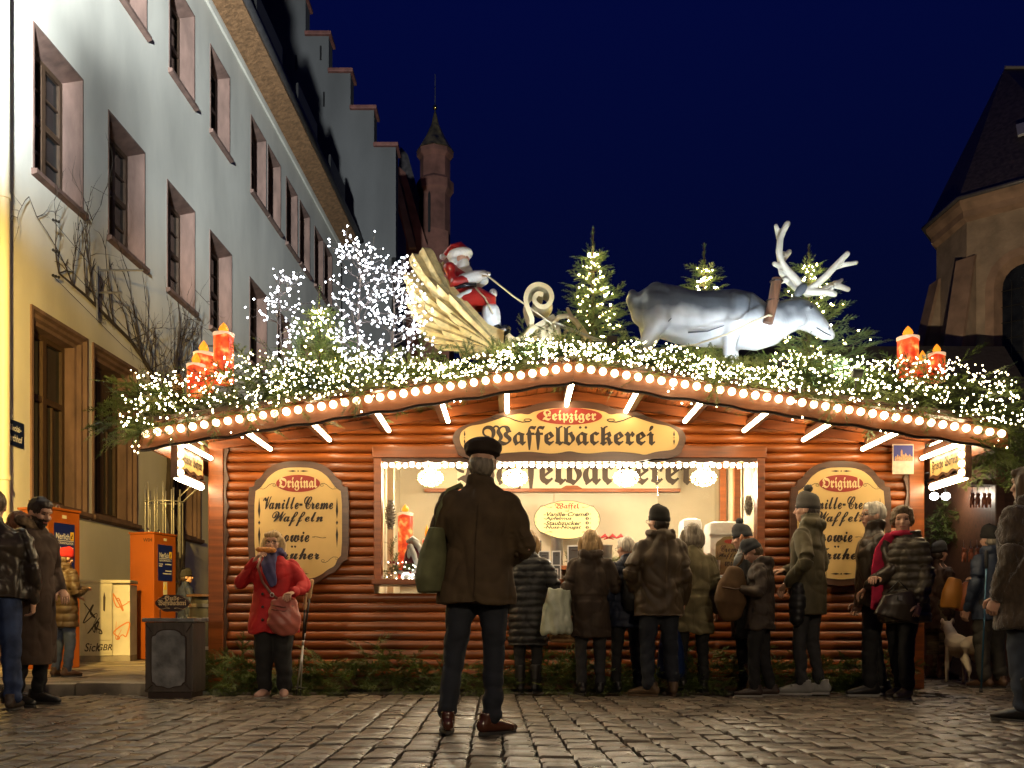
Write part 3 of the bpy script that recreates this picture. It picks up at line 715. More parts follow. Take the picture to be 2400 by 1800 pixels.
MB().box(IX0+0.02, IX1-0.02, 11.42, 11.74, 1.30, 1.345).build('back_shelf', M_board, stall)
# roof deck
for sx in (-1, 1):
    e = SX+sx*FW
    MB().prism([(SX+sx*0.002, 3.0), (e, RS(e)+0.024), (e, RS(e)+0.06), (SX+sx*0.002, 3.04)], lambda u, w, d: Vector((u, d, w)), FY+0.03, 12.5).build('roof_deck', M_dark, stall)
# soffit boards (front to back) and rafters with tube lamps
bw = 0.098
BRD = MB().box(0, 1.07, -0.046, 0.046, 0, 0.018).mesh('soffit_board', M_board)
for sx in (-1, 1):
    k = 0
    while (k+1)*bw < FW-0.02:
        xc = SX+sx*(k+0.5)*bw; o = link('soffit_board', BRD, stall); o.location = (xc-SX, FY+0.035-10.6, RS(xc)+0.003); o.rotation_euler = (0, sx*-0.0, R(90)); 
        o.rotation_euler = Euler((sx*math.atan(0.146), 0, R(90)), 'XYZ'); k += 1
TB = MB().tube([(0, 0.02, 0), (0, 0.96, 0)], 0.021, 10).mesh('tube', M_tube, True)
TE = MB()
TE.tube([(0, 0.0, 0), (0, 0.02, 0)], 0.022, 8).tube([(0, 0.96, 0), (0, 0.98, 0)], 0.022, 8)
TEM = TE.mesh('end_cap', M_white)
RF = MB().box(-0.03, 0.03, 0.0, 1.05, -0.005, 0.095).mesh('rafter', M_dark)
for k in range(-6, 7):
    xc = SX+k*0.588; sg_ = 1 if k > 0 else -1 if k < 0 else 0
    o = link('rafter', RF, stall); o.location = (xc+0.05*sg_-SX, FY+0.04-10.6, RZ(xc)+0.03)
    o = link('tube_lamp', TB, stall); o.location = (xc-SX-sg_*0.002, FY+0.045-10.6, RZ(xc)+0.0 if sg_ == 0 else RZ(xc)+0.028)
    c = link('end_cap', TEM, o)
# fascia boards with scalloped lower edge
for sx in (-1, 1):
    n = 156
    for nm, y0, y1, dz, m_ in (('fascia', FY-0.03, FY, 0.0, M_fasc), ('fascia_edge', FY+0.002, FY+0.022, -0.016, M_edge)):
        mb = MB(); 
        for k in range(n):
            u = [SX+sx*(0.002+(FW+0.06-0.002)*q/n) for q in (k, k+1)]
            lo = [RZ(uu)-0.006+dz-0.013*(0.5+0.5*math.sin(q*0.42))-0.008*(0.5+0.5*math.sin(q*0.21+1)) for q, uu in zip((k, k+1), u)]
            hi = [RZ(uu)+0.15 for uu in u]
            mb.add([(u[0], y0, lo[0]), (u[1], y0, lo[1]), (u[1], y0, hi[1]), (u[0], y0, hi[0]), (u[0], y1, lo[0]), (u[1], y1, lo[1]), (u[1], y1, hi[1]), (u[0], y1, hi[0])], [(0, 1, 2, 3), (5, 4, 7, 6), (0, 4, 5, 1), (3, 2, 6, 7)])
        mb.build(nm, m_, stall)
    e = SX+sx*(FW+0.02)
    MB().box(e-0.015, e+0.015, FY+0.05, 12.45, RZ(e)-0.0, RZ(e)+0.14).build('eaves_board', M_board, stall)
# festoon bulbs
BB = MB().ell((0, 0, 0), (0.034, 0.034, 0.034), 12, 9).mesh('bulb', M_bulb, True)
SK_ = MB().lathe([(0.017, 0), (0.017, 0.03)], (0, 0, 0.030), 8).mesh('socket', M_edge)
for sx in (-1, 1):
    for k in range(37):
        xc = SX+sx*(0.052+0.1028*k); o = link('bulb', BB, stall); o.location = (xc-SX, FY-0.068-10.6, RZ(xc)+0.095)
        c = link('socket', SK_, o); c.rotation_euler = (R(-90), 0, 0)
WBB = MB().ell((0, 0, 0), (0.024, 0.024, 0.024), 10, 7).mesh('window_bulb', M_wbulb, True)
for k in range(56):
    xc = OX0+0.03+(OX1-OX0-0.06)*k/55; o = link('window_bulb', WBB, stall); o.location = (xc-SX, WY-0.0-10.6, OZ1-0.012+0.006*math.sin(k*2.1))
# glass of the serving window
gp = MB().box(1.46, OX1-0.005, WY+0.012, WY+0.018, OZ0, OZ1-0.04); gp.build('glass_pane', glass('stall_glass', (0.95, 0.95, 0.93), 0.02, 0.04), stall)
gp = MB().box(OX0+0.005, -0.55, WY+0.012, WY+0.018, OZ0, OZ1-0.04); gp.build('glass_pane', MATS['stall_glass'], stall)

# ------------------------------------------------------------------ carved signs
def smooth_outline(half, it=2):
    """half: right half from top to bottom (dx, y); mirrored and rounded"""
    pts = half+[(-x, y) for x, y in reversed(half) if x > 0]
    for _ in range(it):
        out = []
        for i in range(len(pts)):
            a = pts[i]; b = pts[(i+1) % len(pts)]
            out += [(a[0]*0.8+b[0]*0.2, a[1]*0.8+b[1]*0.2), (a[0]*0.2+b[0]*0.8, a[1]*0.2+b[1]*0.8)]
        pts = out
    return pts
def ribbon(mb, pts, w, fn, mi=0):
    n = len(pts); L_ = []; R_ = []
    for i in range(n):
        a = Vector(pts[max(i-1, 0)]); b = Vector(pts[min(i+1, n-1)]); t = (b-a); t = t.normalized() if t.length > 1e-9 else Vector((1, 0)); nn = Vector((-t.y, t.x))
        k = w*(0.25+0.75*math.sin(math.pi*i/(n-1))); p = Vector(pts[i]); L_.append(fn(*(p+nn*k))); R_.append(fn(*(p-nn*k)))
    mb.add(L_+R_, [(i, i+1, n+i+1, n+i) for i in range(n-1)], mi)
def flourish(mb, cx, cy, s, fx, fy, fn, mi=0):
    pts = [(-1.0, 0.18), (-0.92, 0.30), (-0.75, 0.32), (-0.62, 0.2), (-0.7, 0.05), (-0.9, 0.04), (-1.02, 0.16), (-0.9, 0.36), (-0.55, 0.42), (-0.2, 0.2), (0.1, -0.12), (0.4, -0.32), (0.8, -0.3), (0.98, -0.12), (0.85, 0.02), (0.66, -0.02), (0.62, -0.16), (0.75, -0.22)]
    fine = []
    for i in range(len(pts)-1):
        for t in (0, 0.33, 0.66): fine.append((cx+fx*s*(pts[i][0]*(1-t)+pts[i+1][0]*t), cy+fy*s*(pts[i][1]*(1-t)+pts[i+1][1]*t)))
    ribbon(mb, fine, s*0.028, fn, mi)
def diamonds(mb, cx, cy, L_, wd_, vert, fn, mi=0):
    def q(a, b): return fn(cx+(b if vert else a), cy+(a if vert else b))
    for c, l in ((-0.56, 0.42), (0, 0.09), (0.56, 0.42)):
        mb.add([q((c-l)*L_, 0), q(c*L_+ (0.25*l*L_ if c < 0 else -0.25*l*L_ if c > 0 else 0), wd_), q((c+l)*L_, 0), q(c*L_+(0.25*l*L_ if c < 0 else -0.25*l*L_ if c > 0 else 0), -wd_)], [(0, 1, 2, 3)], mi)
def ellipse(cx, cy, rx, ry, n=40): return [(cx+rx*math.cos(2*math.pi*k/n), cy+ry*math.sin(2*math.pi*k/n)) for k in range(n)]

# name sign over the window
q_ = 0.001338; c0 = W(1334.5, 1014, 9.27); ns = root('name_sign', (c0.x, 9.33, c0.z-0.25), 'long carved sign above the serving window with black letter shop name', 'sign')
def fS(d): return lambda u, w: Vector((c0.x+u, d, c0.z+w))
def sc(pts, s, cy): return [(x*s, (cy-y)*s) for x, y in pts]
out_ = sc([(0, 372), (120, 376), (240, 395), (330, 430), (420, 440), (510, 462), (620, 508), (730, 540), (800, 565), (850, 605), (866, 660), (842, 720), (824, 768), (760, 797), (650, 800), (560, 812), (480, 830), (300, 822), (150, 826), (0, 826)], q_, 612)
inn_ = sc([(0, 427), (150, 433), (260, 455), (300, 479), (370, 468), (470, 492), (560, 522), (640, 547), (740, 562), (798, 602), (812, 650), (800, 700), (770, 738), (640, 750), (560, 776), (500, 762), (300, 748), (150, 766), (80, 762), (0, 745)], q_, 612)
MB().prism(smooth_outline(out_), lambda u, w, d: fS(d)(u, w), 9.285, 9.345).build('carved_board', M_dark, ns)
MB().prism(smooth_outline(inn_), lambda u, w, d: fS(d)(u, w), 9.279, 9.2845).build('painted_panel', M_sign, ns)
tx_ = MB(); f1 = fS(9.2765)
word(ns, 'Waffelbäckerei', 'fraktur', f1, -0.005, -0.048, M_ink, w=1.715, h=0.245)
for sx in (-1, 1): flourish(tx_, sx*0.575, 0.140, 0.20, sx, -0.42*1 if sx > 0 else -0.42, f1); diamonds(tx_, sx*1.035, -0.05, 0.075, 0.009, True, f1)
tag(tx_.build('ornament', M_ink, ns), kind='stuff')
rd = MB(); rd.prism(ellipse(0, 0.163, 0.325, 0.083), lambda u, w, d: fS(d)(u, w), 9.2755, 9.278); ro = rd.build('red_oval', M_signred, ns)
tx_ = MB(); put_text(tx_, 'Leipziger', 'fraktur', fS(9.2735), 0, 0.160, w=0.53, h=0.128); link('oval_lettering', tx_.mesh('oval_lettering', M_cletter), ro).location = -ns.location
# the two shield signs
q2 = 0.001534
for px, where in ((699.6, 'left of the serving window behind the woman in red'), (1970, 'right of the serving window, half hidden by queuing people')):
    c1 = W(px, 1223.6, 9.31); sh = root('shield_sign', (c1.x, 9.33, c1.z-0.6), 'tall cream shield sign '+where, 'sign', None)
    def fQ(d, c1=c1): return lambda u, w: Vector((c1.x+u, d, c1.z+w))
    oo = sc([(0, 85), (90, 89), (160, 110), (215, 150), (245, 195), (280, 212), (285, 252), (325, 256), (325, 720), (287, 735), (262, 770), (235, 802), (190, 822), (150, 852), (100, 882), (0, 895)], q2, 480)
    ii = sc([(0, 128), (80, 131), (140, 150), (190, 188), (220, 230), (245, 262), (282, 285), (282, 690), (252, 722), (235, 765), (190, 787), (150, 820), (100, 842), (0, 852)], q2, 480)
    MB().prism(smooth_outline(oo, 1), lambda u, w, d: fQ(d)(u, w), 9.30, 9.352).build('carved_board', M_dark, sh)
    MB().prism(smooth_outline(ii, 1), lambda u, w, d: fQ(d)(u, w), 9.294, 9.2995).build('painted_panel', M_sign, sh)
    f1 = fQ(9.2915); t_ = MB(); Y = lambda y: (480-y)*q2
    for s_, u_, y_, w_, h_ in (('Vanille-Creme', 0.0, 357, 0.69, 0.125), ('Waffeln', -0.005, 460, 0.50, 0.145), ('sowie', -0.04, 577, 0.30, 0.10), ('Früher', -0.02, 678, 0.46, 0.135)): word(sh, s_, 'script', f1, u_, Y(y_), M_ink, w=w_, h=h_)
    for sx in (-1, 1):
        flourish(t_, sx*0.305, Y(252), 0.085, sx, 0.9, f1); flourish(t_, sx*0.315, Y(722), 0.085, sx, -0.9, f1); diamonds(t_, sx*0.385, Y(485), 0.255, 0.012, True, f1)
    flourish(t_, 0.21, Y(580), 0.07, 1, 0.25, f1)
    diamonds(t_, 0, Y(152), 0.11, 0.009, False, f1); diamonds(t_, 0, Y(815), 0.11, 0.009, False, f1)
    tag(t_.build('ornament', M_ink, sh), kind='stuff')
    ro = MB().prism(ellipse(0, Y(232), 0.218, 0.085), lambda u, w, d: fQ(d)(u, w), 9.2905, 9.293).build('red_oval', M_signred, sh)
    t_ = MB(); put_text(t_, 'Original', 'fraktur', fQ(9.2885), 0, Y(232)-0.004, w=0.385, h=0.135); link('oval_lettering', t_.mesh('oval_lettering', M_cletter), ro).location = -sh.location
# blade signs at the two corners
for sx, px, nm in ((-1, 480, 'left'), (1, 2188, 'right')):
    xb = SX+sx*(HW+0.055); bs = root('blade_sign', (xb, 9.0, 1.9), 'lamp lit blade sign jutting from the %s corner of the stall' % nm, 'sign')
    y0, y1 = 8.62, 9.31; zc = 2.185
    fc = -sx                                   # the face seen looks towards the middle
    def fB(off): return lambda u, w: Vector((xb+fc*(0.02+off), y0+(u if sx < 0 else (y1-y0)-u), zc+w))
    wv = [(0.69*k/24, 0.115+0.016*math.sin(k*0.78)) for k in range(25)]; ol = wv+[(u, -w) for u, w in reversed(wv)]
    MB().prism(ol, lambda u, w, d: Vector((xb+d, y0+u, zc+w)), -0.019, 0.019).build('carved_board', M_dark, bs)
    ip = [(0.04+0.61*k/24, 0.085+0.012*math.sin(k*0.78)) for k in range(25)]; il = ip+[(u, -w) for u, w in reversed(ip)]
    MB().prism(il, lambda u, w, d: Vector((xb+fc*d, y0+u, zc+w)), 0.0195, 0.023).build('painted_panel', M_sign, bs)
    t_ = MB(); put_text(t_, 'Frische Waffeln', 'fraktur', fB(0.0055), 0.345, 0.0, w=0.54, h=0.125); t_.build('lettering', M_ink, bs)
    for zz, off in ((0.205, 0.0), (-0.185, 0.0)):
        tb = MB().tube([(xb+fc*off, y0-0.02, zc+zz), (xb+fc*off, y1-0.02, zc+zz)], 0.03, 10); tb.build('tube_lamp', M_tube, bs, True)
        MB().box(xb-0.035, xb+0.035, y0-0.03, y1, zc+zz+(0.032 if zz > 0 else 0.031), zc+zz+0.05).build('lamp_batten', M_dark, bs)
    MB().box(xb-0.03, xb+0.03, y0-0.075, y0-0.012, zc-0.2, zc+0.24).build('edge_board', M_dark, bs)
    for k in range(5):
        b_ = MB().ell((xb+fc*0.045, y0-0.045, zc-0.15+0.082*k), (0.034, 0.034, 0.034), 10, 7); b_.build('bulb', M_bulb, bs, True)
# poster on the log wall
c2 = W2(1947.5, 993, 9.335); po = root('poster', (c2.x, 9.34, c2.z-0.15), 'small blue and cream night town poster near the right corner post', 'poster')
def fP(d): return lambda u, w: Vector((c2.x+u, d, c2.z+w))
MB().box(c2.x-0.105, c2.x+0.105, 9.297, 9.305, c2.z-0.148, c2.z+0.148).build('sheet', mat('poster_cream', (0.62, 0.5, 0.38), 0.4, var=0.15, vscale=20), po)
MB().box(c2.x-0.095, c2.x+0.095, 9.2945, 9.2965, c2.z-0.02, c2.z+0.135).build('night_sky_print', mat('poster_blue', (0.02, 0.03, 0.22), 0.4), po)
hs = MB()
for k in range(9): 
    u = -0.085+0.02*k; h = (0.03, 0.045, 0.035, 0.095, 0.05, 0.06, 0.04, 0.05, 0.03)[k]; hs.prism([(u, -0.018), (u+0.018, -0.018), (u+0.018, -0.018+h), (u+0.009, h), (u, -0.018+h)], lambda a, w, d: fP(d)(a, w), 9.2925, 9.294)
hs.build('town_print', mat('poster_town', (0.5, 0.28, 0.14), 0.5, var=0.4, vscale=60), po)

# ------------------------------------------------------------------ inside the stall
c3 = W2(1235, 1010, 11.6)
bn = root('inner_banner', (c3.x, 11.64, 2.28), 'large black letter banner on the back wall inside the stall', 'sign')
MB().box(-1.05, 2.05, 11.62, 11.68, 2.31, 2.615).build('panel', mat('banner_cream', (0.72, 0.62, 0.40), 0.5), bn)
MB().box(-1.08, 2.08, 11.58, 11.69, 2.265, 2.308, b=0.006).build('lower_rail', M_board, bn)
MB().prism([(c3.x-0.14, 2.305), (c3.x-0.07, 2.345), (c3.x+0.07, 2.345), (c3.x+0.14, 2.305)], lambda u, w, d: Vector((u, d, w)), 11.60, 11.617).build('rail_crest', M_board, bn)
t_ = MB(); put_text(t_, 'Waffelbäckerei', 'fraktur', lambda u, w: Vector((c3.x+u, 11.615, 2.56+w)), 0.02, -0.055, w=2.95, h=0.47); t_.build('lettering', mat('brown_letter', (0.05, 0.028, 0.014), 0.5), bn)
# chandeliers
M_cry = emat('lit_crystal', (1.0, 0.80, 0.46), 16)
M_core = emat('lamp_core', (1.0, 0.86, 0.6), 130)
for i, (px, wh) in enumerate(((930, 'leftmost, over the candle display'), (1112, 'second from the left, beside the man in the cap'), (1352, 'third from the left, beside the price board'), (1520, 'rightmost, over the cream machine'))):
    p = W2(px, 1036, 10.35); cr = root('crystal_lamp', (p.x, p.y, p.z), 'bright round crystal ceiling lamp, '+wh, 'ceiling lamp', 'crystal lamps in the stall')
    MB().ell((0, 0, 0.02), (0.075, 0.075, 0.05), 12, 8).local('core', M_core, cr, True)
    b_ = MB(); r_ = random.Random(i)
    for k in range(70):
        a = k*2.399; h = 1-2*((k+0.5)/70); q = math.sqrt(1-h*h)
        b_.ell((0.135*q*math.cos(a), 0.135*q*math.sin(a), 0.02+0.085*h), (0.010, 0.010, 0.013), 6, 4)
    tag(b_.local('crystals', M_cry, cr), kind='stuff')
    L_ = bpy.data.lights.new('lamp', 'POINT'); L_.energy = 34; L_.color = (1.0, 0.89, 0.66); L_.shadow_soft_size = 0.08; lo = bpy.data.objects.new('lamp', L_); COL.objects.link(lo); lo.parent = cr; lo.location = (0, 0, -0.13)
    f_ = MB(); f_.tube([(0.155*math.cos(k*math.pi/8), 0.155*math.sin(k*math.pi/8), 0.0) for k in range(17)], 0.006, 5); f_.tube([(0, 0, 0.1), (0, 0, 2.62-p.z)], 0.012, 6); f_.local('frame', mat('brass', (0.6, 0.4, 0.12), 0.3, metal=1), cr)
# price board
c4 = W2(1225, 1122, 11.38); pb = root('price_board', (c4.x, 11.4, c4.z-0.22), 'oval cream price board hanging inside the stall', 'sign')
def fO(d): return lambda u, w: Vector((c4.x+u, d, c4.z+w))
ph = [(0, 0.228), (0.10, 0.226), (0.175, 0.200), (0.20, 0.198), (0.33, 0.150), (0.335, 0.143), (0.39, 0.07), (0.405, 0.0), (0.39, -0.075), (0.335, -0.15), (0.32, -0.155), (0.20, -0.205), (0.10, -0.235), (0, -0.242)]
MB().prism(smooth_outline(ph, 1), lambda u, w, d: fO(d)(u, w), 11.38, 11.40).build('edge', M_ink, pb)
MB().prism(smooth_outline([(x*0.98, y*0.97) for x, y in ph], 1), lambda u, w, d: fO(d)(u, w), 11.376, 11.3795).build('panel', mat('price_cream', (0.74, 0.62, 0.26), 0.5), pb)
t_ = MB(); f1 = fO(11.374)
for k, s_ in enumerate(('Vanille-Creme', 'Apfelmus', 'Staubzucker', 'Nuss-Nougat')):
    word(pb, '-'+s_, 'ital', f1, -0.285, 0.062-0.054*k, M_ink, h=0.052, w=0.038*(len(s_)+1), align='l', fat=0.03)
    t_.prism(ellipse(0.243, 0.064-0.054*k, 0.022, 0.021, 14), lambda u, w, d: f1(u, w)+Vector((0, d, 0)), -0.001, 0.001); put_text(t_, '€', 'plain', f1, 0.28, 0.064-0.054*k, h=0.024)
for sx in (-1, 1): flourish(t_, sx*0.255, 0.155, 0.075, sx, -0.45, f1); flourish(t_, sx*0.255, -0.16, 0.075, sx, 0.45, f1); diamonds(t_, sx*0.378, 0, 0.06, 0.004, True, f1); t_.add([f1(sx*0.06, 0.103), f1(sx*0.14, 0.105), f1(sx*0.14, 0.101)], [(0, 1, 2)])
tag(t_.build('ornament', M_ink, pb), kind='stuff')
word(pb, 'Waffel', 'fraktur', f1, 0, 0.155, M_signred, w=0.30, h=0.085); word(pb, 'mit', 'ital', f1, 0, 0.103, M_signred, h=0.026)
pc_ = MB()
for k in range(4): put_text(pc_, '2', 'plain', lambda u, w: fO(11.3715)(u, w), 0.243, 0.064-0.054*k, h=0.026)
tag(pc_.build('price_figures', M_cletter, pb), kind='stuff')
# waffle irons and display frames on the counter
for i, (px0, px1, py0, py1, d) in enumerate(((1163, 1188, 1190, 1222, 10.55), (1192, 1212, 1190, 1222, 10.6), (1165, 1206, 1228, 1247, 10.2), (1226, 1258, 1178, 1246, 10.3), (1385, 1398, 1175, 1246, 10.3))):
    a = W2(px0, py1, d); b = W2(px1, py0, d); z0 = 0.98 if d > 10.5 else OZ0 if i != 9 else a.z
    wi = root('waffle_iron', ((a.x+b.x)/2, d+0.15, z0 if d > 10.5 else 0.98), ('steel framed waffle iron on the stall bench, %s' % ('far left', 'second from left', 'low front one', 'tall one left of the blonde woman', 'right of the white haired woman')[i]), 'waffle iron', 'waffle irons in the stall')
    zz = wi.location.z
    MB().box(a.x+0.012, b.x-0.012, d+0.01, d+0.30, zz, b.z-0.01, b=0.006).build('body', M_mgrey, wi)
    fr = MB()
    for xx in (a.x, b.x-0.012): fr.box(xx, xx+0.012, d, d+0.012, zz, b.z)
    fr.box(a.x+0.013, b.x-0.013, d, d+0.012, b.z-0.012, b.z); fr.box(a.x+0.013, b.x-0.013, d, d+0.012, max(zz, a.z), max(zz, a.z)+0.012)
    fr.build('steel_frame', M_steel, wi)
    MB().tube([(a.x+0.04, d-0.03, b.z-0.05), (b.x-0.04, d-0.03, b.z-0.05)], 0.008, 8).build('handle', M_black, wi)
# pots and boxes on the bench and back shelf
for i, (px, py0, py1, w, d, m_, wh) in enumerate(((1203, 1163, 1178, 0.075, 11.5, M_steel, 'steel pot on the back shelf under the price board'), (1158, 1168, 1186, 0.06, 10.7, M_mgrey, 'dark tin beside the waffle irons'), (1300, 1178, 1200, 0.12, 10.75, M_steel, 'steel tray stack behind the blonde woman'), (1378, 1178, 1235, 0.06, 10.2, mat('jar_glass', (0.6, 0.55, 0.4), 0.2), 'glass jar on the counter by the white haired woman'))):
    a = W2(px, py1, d); b = W2(px, py0, d); z0 = 1.345 if d > 11.4 else 0.98 if d > 10.5 else OZ0-0.11
    MBp = MB().lathe([(w*0.92, z0), (w, z0+0.02), (w, b.z-0.02), (w*1.05, b.z-0.012), (w*1.05, b.z), (w*0.3, b.z+0.006)], (a.x, d, 0), 18)
    solo('pot', MBp, m_, wh, 'pot', None, 40)
# white cream machines
for i, (px, pw, py0, d, wh) in enumerate(((1572, 80, 1125, 9.95, 'large white rounded cream machine at the right end of the counter'), (1497, 44, 1118, 10.25, 'narrow white cream machine half hidden behind the grey haired woman'))):
    a = W2(px, 1250, d); b = W2(px, py0, d); w = pw*K/FPX*d/2; z0 = 0.98
    cm = root('cream_machine', (a.x, d+0.2, z0), wh, 'cream machine', 'cream machines')
    MB().box(a.x-w, a.x+w, d, d+0.36, z0, b.z, b=0.07).build('housing', M_white, cm, 40)
    MB().box(a.x-w*0.97, a.x+w*0.97, d-0.012, d+0.05, b.z-0.16, b.z-0.135, b=0.004).build('seam', mat('grey_seam', (0.4, 0.4, 0.38), 0.4), cm)
    MB().tube([(a.x-w*0.6, d-0.05, b.z-0.42), (a.x-w*0.6, d-0.05, b.z-0.55)], [0.03, 0.018], 10).build('nozzle', M_steel, cm)
    if i == 0:
        kl = [(0, 0.205), (0.07, 0.2), (0.10, 0.17), (0.135, 0.15), (0.15, 0.12), (0.15, -0.2), (0, -0.2)]
        cx = W2(1578, 1200, 9.9).x; cz = W2(1578, 1200, 9.9).z
        MB().prism(smooth_outline(kl, 1), lambda u, w_, dd: Vector((cx+u, dd, cz+w_)), 9.925, 9.938).build('label_board', mat('olive_label', (0.20, 0.15, 0.06), 0.5), cm)
        t_ = MB(); fn_ = lambda u, w_: Vector((cx+u, 9.9225, cz+w_))
        for s_, yy_, w_ in (('Creme', 0.075, 0.20), ('Waffeln', 0.0, 0.25), ('wie', -0.075, 0.11)): word(cm, s_, 'script', fn_, 0, yy_, M_ink, w=w_, h=0.07)
        for sx in (-1, 1): diamonds(t_, sx*0.135, -0.02, 0.1, 0.004, True, fn_)
        tag(t_.build('ornament', M_ink, cm), kind='stuff')
        MB().prism(ellipse(cx, cz+0.15, 0.06, 0.022), lambda u, w_, dd: Vector((u, dd, w_)), 9.921, 9.924).build('red_oval', M_signred, cm)

# jars, bottles and stacks that crowd the shelf and the bench
M_jar = mat('jar_amber', (0.30, 0.13, 0.03), 0.15, coat=0.5); M_lid = mat('jar_lid', (0.5, 0.06, 0.04), 0.4); M_bott = mat('bottle_green', (0.03, 0.07, 0.02), 0.12, coat=0.5)
od = ('leftmost', 'second', 'third', 'fourth', 'fifth', 'sixth', 'seventh', 'rightmost')
for k in range(8):
    x = 1.36+0.135*k+0.02*math.sin(k*2.3); h = 0.15+0.02*math.sin(k*1.7); t = root('jar', (x, 11.56, 1.346), 'amber jar with red lid on the back shelf, %s of the row' % od[k], 'jar', 'jars on the back shelf')
    MB().lathe([(0.042, 0), (0.046, 0.01), (0.046, h-0.03), (0.036, h)], (0, 0, 0), 14).local('glass', M_jar, t, 50); MB().lathe([(0.04, h+0.001), (0.04, h+0.02)], (0, 0, 0), 14).local('lid', M_lid, t)
for k in range(5):
    x = -0.95+0.12*k; t = root('bottle', (x, 11.55, 1.346), 'green bottle on the back shelf behind the candles, %s from the left' % ('first', 'second', 'third', 'fourth', 'fifth')[k], 'bottle', 'bottles on the back shelf')
    MB().lathe([(0.035, 0), (0.036, 0.17), (0.014, 0.22), (0.014, 0.28)], (0, 0, 0), 12).local('glass', M_bott, t, 50); MB().lathe([(0.037, 0.05), (0.037, 0.13)], (0, 0, 0), 12, caps=False).local('label', M_white, t)
for k, (x, n_) in enumerate(((0.30, 7), (0.42, 9), (1.02, 8), (1.15, 6))):
    t = root('cup_stack', (x, 10.75, 0.981), 'stack of white paper cups on the bench, %s' % ('left of the blonde woman', 'tallest, left of the blonde woman', 'by the white haired woman', 'low one by the white haired woman')[k], 'cups', 'paper cup stacks')
    for q in range(n_): MB().lathe([(0.028, 0.035*q), (0.038, 0.035*q+0.085), (0.040, 0.035*q+0.09)], (0, 0, 0), 14).local('cup', M_white, t, 50)
for k, (x, y) in enumerate(((0.02, 9.55), (0.86, 9.5), (1.55, 9.55))):
    t = root('price_card', (x, y, OZ0), 'small white card standing on the counter, %s' % ('left, beside the man in the cap', 'in the middle of the counter', 'right, near the cream machine')[k], 'card', 'cards on the counter')
    MB(Matrix.Rotation(R(-14), 4, 'X')).box(-0.06, 0.06, -0.002, 0.002, 0.004, 0.10).local('card', M_white, t); q = MB(Matrix.Rotation(R(-14), 4, 'X')); q.box(-0.045, 0.045, -0.0035, -0.0025, 0.03, 0.038); q.box(-0.045, 0.03, -0.0035, -0.0025, 0.055, 0.068); tag(q.local('print', M_ink, t), kind='stuff')
# ================================================================== fir greenery
M_fir = mat('fir_needles', (0.065, 0.115, 0.025), 0.5, var=0.5, vscale=7, col2=(0.14, 0.18, 0.04), trans=0.25)
M_fir2 = mat('blue_fir_needles', (0.10, 0.18, 0.07), 0.5, var=0.4, vscale=7, col2=(0.18, 0.26, 0.09), trans=0.25)
M_bark = mat('fir_bark', (0.07, 0.045, 0.025), 0.8, var=0.3)
M_led = emat('warm_led', (1.0, 0.82, 0.46), 40, 0.7)
M_ledy = emat('yellow_led', (1.0, 0.76, 0.30), 95, 0.6)
M_ledw = emat('cool_led', (0.86, 0.90, 1.0), 26, 0.6)
def make_sprig(seed, L_=0.36):
    r = random.Random(seed); tw = [((0, 0), 0.0, L_)]
    for t, a, l in ((0.2, 42, 0.42), (0.28, -42, 0.42), (0.46, 40, 0.36), (0.54, -40, 0.33), (0.72, 36, 0.2), (0.78, -36, 0.18)):
        tw.append(((t*L_, 0), R(a+r.uniform(-8, 8)), l*L_*r.uniform(0.8, 1.15)))
    V_ = []; T_ = []
    for (ox, oy), a, l in tw:
        ca, sa = math.cos(a), math.sin(a); n = max(3, int(l/0.013))
        # twig as a thin triangle strip
        b = len(V_); V_ += [(ox-sa*0.003, oy+ca*0.003, 0), (ox+sa*0.003, oy-ca*0.003, 0), (ox+ca*l, oy+sa*l, 0.0)]; T_.append((b, b+1, b+2))
        for k in range(n):
            s_ = l*(k+0.6)/n
            for sd in (-1, 1):
                na = a+sd*R(r.uniform(48, 68)); el = r.uniform(-0.15, 0.75); nl = 0.027*r.uniform(0.8, 1.15)*(1-0.35*(k/n)**2)
                bx, by = ox+ca*s_, oy+sa*s_; dx, dy, dz = math.cos(na)*math.cos(el), math.sin(na)*math.cos(el), math.sin(el)
                px_, py_ = -math.sin(na)*0.0032, math.cos(na)*0.0032
                b = len(V_); V_ += [(bx-px_*1.5, by-py_*1.5, 0), (bx+px_*1.5, by+py_*1.5, 0), (bx+dx*nl, by+dy*nl, dz*nl)]; T_.append((b, b+1, b+2))
    V_ = np.array(V_); V_[:, 2] -= 0.35*V_[:, 0]**2/L_*0.6      # droop
    return V_, np.array(T_)
SPR = [make_sprig(k) for k in range(5)]
def frames(dirs, rolls):
    d = np.array(dirs, float); d /= np.linalg.norm(d, axis=1)[:, None]
    up = np.tile([0, 0, 1.0], (len(d), 1)); up[np.abs(d[:, 2]) > 0.95] = [0, 1, 0]
    s = np.cross(up, d); s /= np.linalg.norm(s, axis=1)[:, None]; u = np.cross(d, s)
    c, sn = np.cos(rolls)[:, None], np.sin(rolls)[:, None]
    return np.stack([d, s*c+u*sn, u*c-s*sn], axis=2)
def sprig_arrays(pos, dirs, scl, seed=0):
    r = np.random.default_rng(seed); pos = np.array(pos, float); scl = np.array(scl, float)
    M_ = frames(dirs, r.normal(0, 0.5, len(pos))); VV = []; TT = []; off = 0
    for k in range(5):
        idx = np.arange(len(pos))[np.arange(len(pos)) % 5 == k]
        if not len(idx): continue
        v, t = SPR[k]; q = np.einsum('nij,vj->nvi', M_[idx], v)*scl[idx][:, None, None]+pos[idx][:, None, :]
        VV.append(q.reshape(-1, 3)); TT.append((t[None]+(np.arange(len(idx))*len(v))[:, None, None]+off).reshape(-1, 3)); off += len(idx)*len(v)
    return np.concatenate(VV), np.concatenate(TT)
